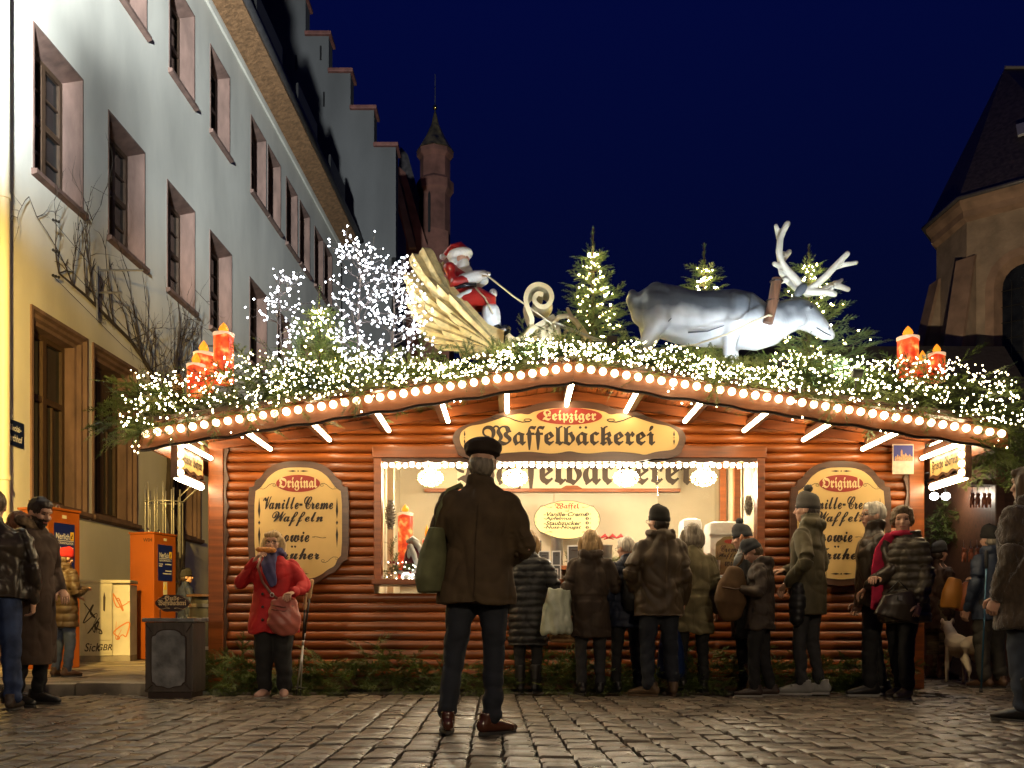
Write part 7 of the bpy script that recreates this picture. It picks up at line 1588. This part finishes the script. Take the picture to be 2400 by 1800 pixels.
# ================================================================== street furniture on the left
M_orange = mat('orange_enamel', (0.30, 0.075, 0.009), 0.4, var=0.1, vscale=3)
M_blue = mat('poster_navy', (0.008, 0.016, 0.13), 0.4); M_wht = mat('print_white', (0.72, 0.72, 0.72), 0.5); M_yel = mat('print_yellow', (0.75, 0.48, 0.03), 0.5)
def cab(px0, pxm, px1, pyt, d, label, rz, hgt):
    """orange power box: front face to the street, printed side"""
    c = W((px0+px1)/2, 1500, d); t = root('power_box', (c.x, d, 0.098), label, 'power box', 'orange power boxes', rz); w, dp_ = 0.52, 0.42
    MB().box(-w/2, w/2, -dp_/2, dp_/2, 0.0, hgt, b=0.008).local('cabinet', M_orange, t); MB().box(-w/2-0.015, w/2+0.015, -dp_/2-0.015, dp_/2+0.015, hgt+0.001, hgt+0.03, b=0.006).local('lid', M_orange, t)
    for sx in (-0.13, 0.13): MB().tube([(sx+0.03*math.cos(a), 0, hgt+0.055+0.04*math.sin(a)) for a in [k*math.pi/6 for k in range(13)]], 0.009, 6).local('lifting_ring', M_steel, t)
    t_ = MB(); put_text(t_, 'W04', 'plain', lambda u, z_: Vector((-w/2-0.002, -u, z_)), 0.10, hgt-0.09, h=0.055); t_.local('stencil', M_ink, t)
    t_2 = MB(); x0 = 0.0
    f = lambda off: (lambda u, z_: Vector((u, -dp_/2-off, z_)))
    pc = hgt-0.42; MB().box(-0.17, 0.17, -dp_/2-0.004, -dp_/2-0.001, pc-0.27, pc+0.27).local('company_plate', M_blue, t)
    word(t, 'Nerlich', 'plain', f(0.006), -0.03, pc+0.115, M_wht, off=False, w=0.22, h=0.075); t_2.add([f(0.006)(-0.15, pc+0.06), f(0.006)(0.15, pc+0.06), f(0.006)(0.15, pc+0.067), f(0.006)(-0.15, pc+0.067)], [(0, 1, 2, 3)])
    word(t, 'ELEKTROINSTALLATION', 'plain', f(0.006), 0.0, pc+0.035, M_wht, off=False, w=0.28, h=0.028)
    for (u0, u1, z_) in ((-0.15, -0.06, -0.02), (-0.15, -0.08, -0.05), (0.0, 0.14, -0.02), (0.0, 0.14, -0.12), (-0.06, 0.14, -0.16)):
        u = u0
        while u < u1: t_2.add([f(0.006)(u, pc+z_-0.009), f(0.006)(u+0.012, pc+z_-0.009), f(0.006)(u+0.012, pc+z_+0.009), f(0.006)(u, pc+z_+0.009)], [(0, 1, 2, 3)]); u += 0.019
    tag(t_2.local('plate_print', M_wht, t), kind='stuff'); MB().box(0.095, 0.15, -dp_/2-0.007, -dp_/2-0.0045, pc+0.075, pc+0.175).local('plate_emblem', M_yel, t)
    ft = MB(); ft.prism([(0.105, pc+0.09), (0.125, pc+0.09), (0.12, pc+0.12), (0.135, pc+0.125), (0.118, pc+0.16), (0.118, pc+0.13), (0.107, pc+0.125)], lambda u, z_, d_: Vector((u, d_, z_)), -dp_/2-0.009, -dp_/2-0.0075); ft.local('emblem_bolt', M_ink, t)
    MB().box(-0.045, 0.045, -dp_/2-0.004, -dp_/2-0.001, pc-0.48, pc-0.285).local('warning_label', mat('print_cream', (0.6, 0.55, 0.4), 0.5), t)
    wt = MB(); wt.prism([(-0.035, pc-0.40), (0.035, pc-0.40), (0, pc-0.30)], lambda u, z_, d_: Vector((u, d_, z_)), -dp_/2-0.007, -dp_/2-0.0045); wt.local('warning_triangle', M_yel, t)
    MB().box(-0.035, 0.035, -dp_/2-0.004, -dp_/2-0.001, hgt-0.09, hgt-0.05).local('sticker', MATS['print_cream'], t)
    return t
b2 = cab(310, 390, 408, 1257, 14.2, 'orange power box with blue plate behind the grey cabinet', R(74), 1.86)
b1 = cab(62, 120, 172, 1205, 11.4, 'orange power box with blue plate behind the child in the red hat', R(74), 1.90)
# grey street cabinet with graffiti
M_cabg = mat('cabinet_grey', (0.46, 0.43, 0.33), 0.6, var=0.18, vscale=3, bump=0.1); cx0 = W(179, 1560, 13.2).x; cx1 = W(323, 1553, 13.6).x
cbn = root('street_cabinet', ((cx0+cx1)/2, 13.4, 0.098), 'weathered grey green street cabinet covered in graffiti', 'cabinet', None, R(8)); w = (cx1-cx0)
MB().box(-w/2, w/2, -0.18, 0.2, 0.0, 0.08).local('plinth', M_kerb, cbn)
MB().box(-w/2+0.004, w*0.17, -0.20, 0.2, 0.082, 1.10, b=0.006).local('body', M_cabg, cbn); MB().box(w*0.175, w/2, -0.185, 0.2, 0.082, 1.08, b=0.006).local('side_body', mat('cabinet_pale', (0.50, 0.47, 0.38), 0.6, var=0.2, vscale=3), cbn)
MB().box(-w/2-0.01, w/2+0.01, -0.215, 0.215, 1.102, 1.15, b=0.012).local('roof', M_cabg, cbn)
for x0, x1 in ((-w/2+0.03, -w*0.33), (-w*0.32, w*0.155)): MB().box(x0, x1, -0.212, -0.201, 0.30, 1.07, b=0.003).local('door', M_cabg, cbn)
MB().box(-w/2+0.03, w*0.155, -0.21, -0.201, 0.12, 0.28, b=0.003).local('lower_panel', M_cabg, cbn)
gb = MB(); fg_ = lambda u, z_: Vector((u, -0.2145, z_)); r2 = random.Random(5)
def scrawl(mb, cx, cz, s, n, seed, fn):
    r = random.Random(seed); p = Vector((cx, cz)); pts = [p.copy()]
    for k in range(n): p = Vector((cx+r.uniform(-1, 1)*s*0.7, cz+r.uniform(-1, 1)*s)); pts.append(p.copy())
    fine = []
    for i in range(len(pts)-1):
        p0, p1, p2, p3 = [pts[max(0, min(len(pts)-1, j))] for j in (i-1, i, i+1, i+2)]
        for q in range(6): t = q/6; fine.append(0.5*((2*p1)+(p2-p0)*t+(2*p0-5*p1+4*p2-p3)*t*t+(3*p1-p0-3*p2+p3)*t**3))
    ribbon(mb, [(a.x, a.y) for a in fine], 0.010, fn)
for a_, b_, c_, d_, e_ in ((-w*0.24, 0.70, 0.17, 7, 1), (-w*0.18, 0.50, 0.13, 8, 2), (-w*0.05, 0.46, 0.08, 6, 7)):
    gb = MB(); scrawl(gb, a_, b_, c_, d_, e_, fg_); gb.local('black_graffiti', M_ink, cbn)
for s_, u_, w_, h_ in (('Sick', -w*0.2, 0.22, 0.12), ('GBR', w*0.03, 0.2, 0.09)): word(cbn, s_, 'ital', lambda u, z_: Vector((u, -0.2135, z_)), u_, 0.20, M_ink, off=False, name='black_graffiti', w=w_, h=h_)
fo_ = lambda u, z_: Vector((u, -0.1875, z_))
for a_, b_, c_, d_, e_ in ((w*0.33, 0.85, 0.16, 7, 3), (w*0.34, 0.45, 0.17, 8, 4)):
    gb = MB(); scrawl(gb, a_, b_, c_, d_, e_, fo_); gb.local('orange_graffiti', mat('orange_spray', (0.5, 0.17, 0.04), 0.7), cbn)
st_ = MB(); st_.prism([(w*0.0, 0.72), (w*0.035, 0.7), (w*0.045, 0.9), (w*0.02, 0.98), (w*0.0, 0.9)], lambda u, z_, d_: Vector((u, d_, z_)), -0.2145, -0.2125); st_.local('dark_stain', M_ink, cbn)
# dark wooden bin with oval sign
bp_ = G2(368, 1508); bw_, bh = 0.43, 0.70
M_bin = mat('bin_wood', (0.055, 0.043, 0.037), 0.5, var=0.4, vscale=6, stretch=(3, 3, 0.6), bump=0.3); M_bpan = mat('bin_panel', (0.15, 0.155, 0.165), 0.4, var=0.5, vscale=7, bump=0.4, bscale=30)
bn_ = root('waste_bin', (bp_.x, bp_.y+0.25, 0), 'dark square wooden waste bin with carved front panel', 'bin', None, R(-3))
MB().box(-bw_/2, bw_/2, -0.25, 0.05, 0.05, bh-0.03, b=0.008).local('box', M_bin, bn_); MB().box(-bw_/2+0.02, bw_/2-0.02, -0.235, 0.035, 0.0, 0.049).local('foot', M_edge, bn_)
MB().box(-bw_/2-0.02, bw_/2+0.02, -0.275, 0.075, bh-0.028, bh+0.005, b=0.008).local('lid', M_bpan, bn_)
pl = smooth_outline([(0, 0.60), (0.06, 0.595), (0.10, 0.575), (0.115, 0.55), (0.14, 0.545), (0.15, 0.52), (0.15, 0.15), (0.12, 0.13), (0.11, 0.11), (0.05, 0.105), (0, 0.085)], 1)
MB().prism(pl, lambda u, z_, d_: Vector((u, d_, z_)), -0.262, -0.2505).local('front_panel', M_bpan, bn_)
MB().prism([(u*1.09, 0.345+(z_-0.345)*1.045) for u, z_ in pl], lambda u, z_, d_: Vector((u, d_, z_)), -0.2545, -0.2502).local('panel_groove', M_edge, bn_)
for sx in (-1, 1):
    MB().tube([(sx*0.212, -0.252, 0.66), (sx*0.155, -0.252, 0.58)], 0.006, 5).local('mitre_bead', M_edge, bn_); mb = MB(); mb.tube([(sx*0.212, -0.252, 0.06), (sx*0.15, -0.252, 0.12)], 0.006, 5); mb.local('mitre_bead', M_edge, bn_)
os_ = root('bin_sign', (bp_.x, bp_.y+0.05, bh+0.005), 'small oval dark sign on wire legs standing on the bin', 'sign')
ov = [(0.145*math.cos(a)*(1+0.04*math.cos(4*a)), 0.078*math.sin(a)*(1+0.06*math.cos(6*a))) for a in [k*2*math.pi/48 for k in range(48)]]
zc_ = W2(368, 1303, bp_.y+0.05).z-bh-0.005
MB().prism(ov, lambda u, z_, d_: Vector((u, d_, zc_+z_)), -0.008, 0.008).local('board', mat('maroon_board', (0.030, 0.008, 0.006), 0.4), os_)
t_ = MB(); fz = lambda u, z_: Vector((u, -0.0105, zc_+z_)); word(os_, 'Guße', 'fraktur', fz, 0.0, 0.047, M_cletter, off=False, w=0.13, h=0.042); word(os_, 'Waffelbäckerei', 'fraktur', fz, 0, 0.0, M_cletter, off=False, w=0.25, h=0.062)
for sx in (-1, 1): flourish(t_, sx*0.07, -0.048, 0.05, sx, 0.3, fz); flourish(t_, sx*0.095, 0.045, 0.028, sx, -0.5, fz)
tag(t_.local('ornament', M_cletter, os_), kind='stuff')
wl_ = MB()
for sx in (-1, 1): wl_.tube([(sx*0.11, 0.004, -0.004), (sx*0.11, 0.004, zc_-0.03)], 0.004, 6)
wl_.local('wire_legs', M_black, os_)
# black barrels behind
for i, (px, d, h, wh) in enumerate(((452, 11.2, 0.86, 'right one beside the stall corner post'), (422, 12.6, 0.80, 'left one behind the bin'))):
    c = W2(px, 1400, d); br2 = root('barrel', (c.x, d, 0.098), 'black barrel table, '+wh, 'barrel', 'black barrels left of the stall')
    MB().lathe([(0.20, 0), (0.235, h*0.3), (0.235, h*0.7), (0.20, h)], (0, 0, 0), 20).local('staves', M_black, br2, 50)
    for z_ in (0.12, 0.3, 0.7, 0.88): MB().lathe([(0.242, z_*h-0.02), (0.246, z_*h+0.02)], (0, 0, 0), 20, caps=False).local('hoop', M_steel, br2)
    MB().lathe([(0.26, h+0.001), (0.26, h+0.03)], (0, 0, 0), 20).local('top', M_dark, br2)
# steel guard round the vine trunk
gd = root('trunk_guard', W2(355, 1155, 15.3), 'ring of pale steel rods guarding the vine trunk', 'guard'); gd.location.z = 0.098
gc = gd.location
for k in range(14):
    a = 2*math.pi*k/14; x, y = 0.30*math.cos(a), 0.24*math.sin(a); h = 2.75+0.06*math.sin(k*3); lean = 0.0 if k not in (0, 1, 13) else 0.28
    MB().tube([(x, y, 0), (x, y, h-0.25), (x+lean, y-lean*0.2, h)], 0.014, 6).local('rod', mat('galvanised', (0.42, 0.40, 0.36), 0.4, metal=0.6), gd, True)
for z_ in (1.2, 2.5): MB().tube([(0.30*math.cos(a), 0.24*math.sin(a), z_) for a in [k*math.pi/10 for k in range(21)]], 0.012, 6).local('ring', MATS['galvanised'], gd, True)
# bare vine on the facade
M_vine = mat('vine_bark', (0.045, 0.032, 0.022), 0.9, var=0.3)
vn = root('wall_vine', LB(15.9, 0, -0.2), 'bare leafless vine spreading over the plastered facade', 'vine')
vr = random.Random(11)
def LP_(px, py, r=-0.05):
    s = FPX*7.0/(1266-px*K); return LB(s, CH+(YH-py*K)*s/FPX, r)
stem = [LP_(352, 1290, -0.3), LP_(350, 1180, -0.25), LP_(338, 1090, -0.2), LP_(352, 1000, -0.12), LP_(348, 930, -0.1), LP_(346, 890, -0.1), LP_(330, 850), LP_(318, 800), LP_(300, 770), LP_(275, 735), LP_(240, 700), LP_(200, 660), LP_(180, 640), LP_(150, 615), LP_(120, 590)]
v1 = MB(); v1.tube(stem, [0.06, 0.055, 0.05, 0.045, 0.042, 0.04, 0.036, 0.034, 0.032, 0.03, 0.028, 0.025, 0.022, 0.018, 0.012], 7)
st2 = [LP_(356, 1290, -0.3), LP_(368, 1170, -0.25), LP_(340, 1090, -0.22), LP_(358, 980, -0.15), LP_(362, 900, -0.12), LP_(372, 830, -0.1), LP_(372, 780, -0.08), LP_(378, 730, -0.06)]
v1.tube(st2, [0.05, 0.045, 0.04, 0.038, 0.034, 0.028, 0.02, 0.01], 7)
def twig(p, d, l, r0, depth):
    pts = [p]; 
    for q in range(5):
        d = (d+Vector((vr.gauss(0, 0.06), vr.gauss(0, 0.25), vr.gauss(0.02, 0.22)))).normalized(); pts.append(pts[-1]+d*l/5)
        if depth and vr.random() < 0.55: twig(pts[-1], (d+Vector((0, vr.gauss(0, 0.9), vr.gauss(0.1, 0.7)))).normalized(), l*vr.uniform(0.3, 0.6), r0*0.6, depth-1)
    v1.tube(pts, [r0*(1-0.75*k/5) for k in range(6)], 4)
for i, p in enumerate(stem[5:]+st2[3:]):
    for q in range(4 if i < 4 or i > 9 else 2): twig(p, Vector((0.05, vr.choice((-1, 1))*vr.uniform(0.2, 1), vr.uniform(0.1, 1.2))).normalized(), vr.uniform(0.7, 1.6), 0.012, 2)
v1.build('branches', M_vine, vn)
wb = root('wall_brackets', LP_(180, 580, 0), 'iron brackets and wires carrying the vine', 'brackets')
for px, py0, py1 in ((197, 575, 690), (405, 740, 830)):
    MB().tube([LP_(px, py0, -0.10), LP_(px, py1, -0.10)], 0.025, 6).build('upright', M_steel, wb)
    for k, L_ in ((0.04, 58), (0.46, 30)): yy_ = py0+(py1-py0)*k; MB().tube([LP_(px, yy_+4, -0.10), LP_(px, yy_+4, -0.10)+Vector((0.02+L_*0.012, 0, 0))], 0.016, 6).build('arm', M_steel, wb)
for y0, y1 in ((475, 780), (540, 810), (595, 840)):
    MB().tube([LP_(95, y0, -0.12), LP_(250, (y0+y1)/2-10+40, -0.12), LP_(450, y1+70, -0.12)], 0.005, 4).build('wire', M_black, wb)
    for k in range(3): MB().ell(LP_(95+k*6, y0+2*k, -0.13), (0.022, 0.022, 0.022), 7, 5).build('anchor', M_black, wb)
# street name sign
s0, s1 = FPX*7/(1266-10), FPX*7/(1266-52); zt = CH+(YH-978)*s0/FPX; zb = CH+(YH-1038)*s0/FPX
sg2 = root('street_sign', LB((s0+s1)/2, zb), 'dark blue enamel street name sign on the plastered facade', 'sign')
MB().prism([(s0, zb), (s1, zb), (s1, zt), (s0, zt)], lambda u, z_, d_: LB(u, z_, -d_), 0.005, 0.025).build('plate', mat('enamel_blue', (0.006, 0.012, 0.05), 0.3), sg2)
fq = lambda u, z_: LB(u, z_, -0.0275)
word(sg2, 'Nikolai-', 'plain', fq, s0+0.04, zb+(zt-zb)*0.70, M_wht, w=(s1-s0)*0.74, h=0.085, align='l'); word(sg2, 'kirchhof', 'plain', fq, s0+0.04, zb+(zt-zb)*0.30, M_wht, w=(s1-s0)*0.80, h=0.095, align='l')

# ================================================================== neighbouring stall with hanging goods on the right
ns2 = root('goods_stall', (5.9, 10.4, 0), 'dark neighbouring stall hung with small leather goods', 'market stall')
gxa, gxb = W2(2085, 0, 10.2).x, W2(2260, 0, 10.2).x
MB().box(gxb-0.55, gxb-0.45, 10.2, 10.3, 0, 2.5, b=0.01).build('post', M_dark, ns2); MB().box(gxa+0.1, gxb+0.6, 10.15, 10.35, W2(0, 1048, 10.2).z, W2(0, 1048, 10.2).z+0.06).build('rail', M_dark, ns2); MB().box(gxa+0.1, gxb+0.6, 10.16, 10.30, W2(0, 1185, 10.2).z, W2(0, 1185, 10.2).z+0.03).build('rail', M_dark, ns2)
MB().box(gxb-0.5, gxb+1.5, 10.32, 12.2, 0.0, 2.4).build('back_wall', M_dark, ns2); MB().box(gxa+0.2, gxb+1.5, 9.7, 12.2, 2.5, 2.6).build('roof', M_dark, ns2)
M_leath = mat('leather_charm', (0.30, 0.10, 0.05), 0.5, var=0.3)
gi = 0
for py, xs_ in ((1080, (2100, 2112, 2126, 2136)), (1198, (2082, 2097, 2111, 2124)), (1292, (2112, 2121))):
    for px in xs_:
        p = W2(px, py, 10.12); mb = MB(); mb.ell((0, 0, 0), (0.030, 0.024, 0.045), 10, 7); mb.ell((0.0, -0.012, 0.052), (0.024, 0.022, 0.022), 10, 7)
        for sx in (-1, 1): mb.tube([(sx*0.014, 0, -0.03), (sx*0.018, 0, -0.075)], [0.012, 0.010], 7, round_=True); mb.ell((sx*0.016, 0, 0.075), (0.007, 0.005, 0.012), 6, 5)
        me = remesh(mb, 0.006, 'charm', 1); t = root('hanging_charm', p, 'small leather animal charm, %s of the %s row of hanging charms' % (('leftmost', 'second from left', 'second from right', 'rightmost')[xs_.index(px) if len(xs_) == 4 else 3*xs_.index(px)], {1080: 'top', 1198: 'middle', 1292: 'lowest'}[py]), 'charm', 'leather charms'); me.materials.append(M_leath); link('charm', me, t)
        MB().tube([(0, 0, 0.07), (0, 0.01, 0.16)], 0.003, 5).local('loop', M_steel, t)
for px, py, c_, nm in ((2058, 1282, (0.40, 0.16, 0.02), 'mustard'), (2090, 1290, (0.34, 0.09, 0.02), 'orange')):
    p = W2(px, py, 10.05); mb = MB(); mb.tube([p+Vector((0.03, 0, 0.16)), p, p-Vector((0.02, 0, 0.16))], [(0.07, 0.04), (0.12, 0.07), (0.12, 0.06)], 14, up=(0, 1, 0)); me = soft(mb, 0.014, lambda q, n: 0.014*nz((q[0]*11, q[1]*11, q[2]*5))); thing('cloth_bag', me, mat('bag_'+nm, c_, 0.6), nm+' cloth bag hanging among the leather goods', 'bag')
# twin white lamps right of the stall
for px, wh in ((2018, 'left of the pair'), (2043, 'right of the pair')):
    p = W2(px, 1072, 11.0); t = root('spot_lamp', p, 'small bright white lamp right of the stall, '+wh, 'lamp', 'white lamps right of the stall')
    MB().ell((0, 0, 0), (0.05, 0.05, 0.045), 12, 8).local('globe', emat('white_lamp', (0.9, 0.95, 1.0), 22), t, True); MB().tube([(0, 0, 0.04), (0, 0.05, 0.3), (0, 0.3, 0.34)], 0.012, 6).local('arm', M_black, t)
    L_ = bpy.data.lights.new('lamp', 'POINT'); L_.energy = 7; L_.color = (1.0, 0.80, 0.55); L_.shadow_soft_size = 0.06; lo = bpy.data.objects.new('lamp', L_); COL.objects.link(lo); lo.parent = t; lo.location = (0, -0.09, 0.0)
# fir branch beside the stall, right
P, D, S = [], [], []
for k in range(60): P.append((W2(2030+vr.uniform(-22, 60), 0, 11.5).x, 11.5+vr.uniform(-0.2, 0.2), W2(0, 1100+vr.uniform(-15, 70), 11.5).z)); D.append((vr.uniform(-1, 1), -vr.random(), vr.uniform(-0.8, 0.2))); S.append(vr.uniform(0.7, 1.1))
for k in range(46): P.append((W2(2120+vr.uniform(-10, 90), 0, 8.8).x, 8.9+vr.uniform(-0.2, 0.3), W2(0, 955+vr.uniform(-25, 45), 8.8).z)); D.append((vr.uniform(-0.6, 1), -vr.random()*0.7, vr.uniform(-0.8, 0.1))); S.append(vr.uniform(0.7, 1.0))
tag(link('fir_branches', tri_mesh('fir_branches', *sprig_arrays(P, D, S, 8), M_fir)), 'fir branches hanging beside the right corner of the stall', 'branches', kind='stuff')

# ================================================================== lamps of the square, behind and beside the viewer, and added lamps
def street_lamp(loc, h, target, watts, col, label, size=0.12, cone_=120, blend=0.7):
    t = root('street_lamp', loc, label, 'street lamp', None); hv = Vector((0, 0, h))
    MB().tube([(0, 0, 0), (0, 0, h-0.1)], [0.07, 0.045], 12).local('pole', M_black, t, True)
    d = (Vector(target)-Vector(loc)-hv).normalized(); rot = d.to_track_quat('-Z', 'Y'); M4 = Matrix.Translation(hv) @ rot.to_matrix().to_4x4()
    mb = MB(M4); mb.box(-size*1.3, size*1.3, -size, size, 0.02, 0.16, b=0.02); mb.local('lamp_head', M_black, t); mb = MB(M4); mb.box(-size*1.1, size*1.1, -size*0.8, size*0.8, 0.0, 0.018); mb.local('lens', emat('lens_'+label[:9], col, 8), t)
    L_ = bpy.data.lights.new('lamp', 'SPOT'); L_.energy = watts; L_.color = col; L_.spot_size = R(cone_); L_.spot_blend = blend; L_.shadow_soft_size = size
    lo = bpy.data.objects.new('lamp', L_); COL.objects.link(lo); lo.parent = t; lo.location = hv+d*0.05; lo.rotation_euler = rot.to_euler(); return t
street_lamp((-3.7, 5.4, 0), 7.2, (-6.5, 15.5, 11.6), 24000, (0.88, 0.97, 1.0), 'tall cool white floodlight mast left of the viewer', size=0.2, cone_=72, blend=0.8)
street_lamp((-3.9, 6.2, 0), 4.3, (-6.5, 14.0, 2.2), 5600, (1.0, 0.64, 0.17), 'amber street lamp left of the viewer', cone_=74, blend=0.75)
street_lamp((2.5, -3.5, 0), 4.4, (0.5, 9.0, 0.8), 1000, (1.0, 0.76, 0.48), 'warm street lamp behind the viewer', cone_=75, blend=0.9)
street_lamp((12.2, 24.0, 0), 5.0, (23.2, 44, 17), 9500, (1.0, 0.76, 0.48), 'warm street lamp in front of the church apse', cone_=70, blend=0.9)  # added lamp, placed only to light the church apse
# unseen mast added by the floodlight: its round head shadows the facade
lm_ = root('shadow_mast', (-4.27, 7.33, 0), 'slim unseen mast with a rounded head added to shadow the facade', 'shadow_caster')
MB().tube([(0, 0, 0), (0, 0, 6.9)], [0.06, 0.04], 10).local('mast', M_black, lm_, True)
MB().lathe([(0.10, 6.9), (0.125, 6.95), (0.125, 7.6), (0.10, 7.74), (0.05, 7.82), (0.01, 7.84)], (0, 0, 0), 16).local('shadow_caster', M_black, lm_, 50)
# scraps and leaves on the setts
lv = MB(); lr = random.Random(4)
for k in range(70):
    y = lr.uniform(4.6, 8.7); x = lr.uniform(-0.5, 0.5)*y*0.98; s = lr.uniform(0.008, 0.022); a = lr.uniform(0, 6); c_, n_ = math.cos(a), math.sin(a)
    lv.add([(x+s*(c_*u-n_*w_), y+s*(n_*u+c_*w_), 0.006+lr.uniform(0, 0.008)) for u, w_ in ((-1, 0), (-0.2, -0.5), (1, 0), (-0.1, 0.55))], [(0, 1, 2, 3)])
tag(lv.build('litter', mat('dry_leaf', (0.28, 0.20, 0.11), 0.8, island=0.6)), 'dry leaf scraps scattered over the setts', 'litter', kind='stuff')
street_lamp((-3.4, 38.0, 0), 5.0, (-4.3, 46, 20), 650, (1.0, 0.62, 0.38), 'street lamp in the lane below the turret', cone_=90, blend=0.9)  # unseen lamp added behind the stall to light the turret
street_lamp((-3.6, -2.6, 0), 3.6, (-2.3, 8.3, 0.9), 600, (1.0, 0.76, 0.48), 'warm street lamp behind the viewer on the left', cone_=36, blend=0.9)  # added narrow lamp that brightens the woman in red and the bin
bpy.data.scenes.remove(WORK)
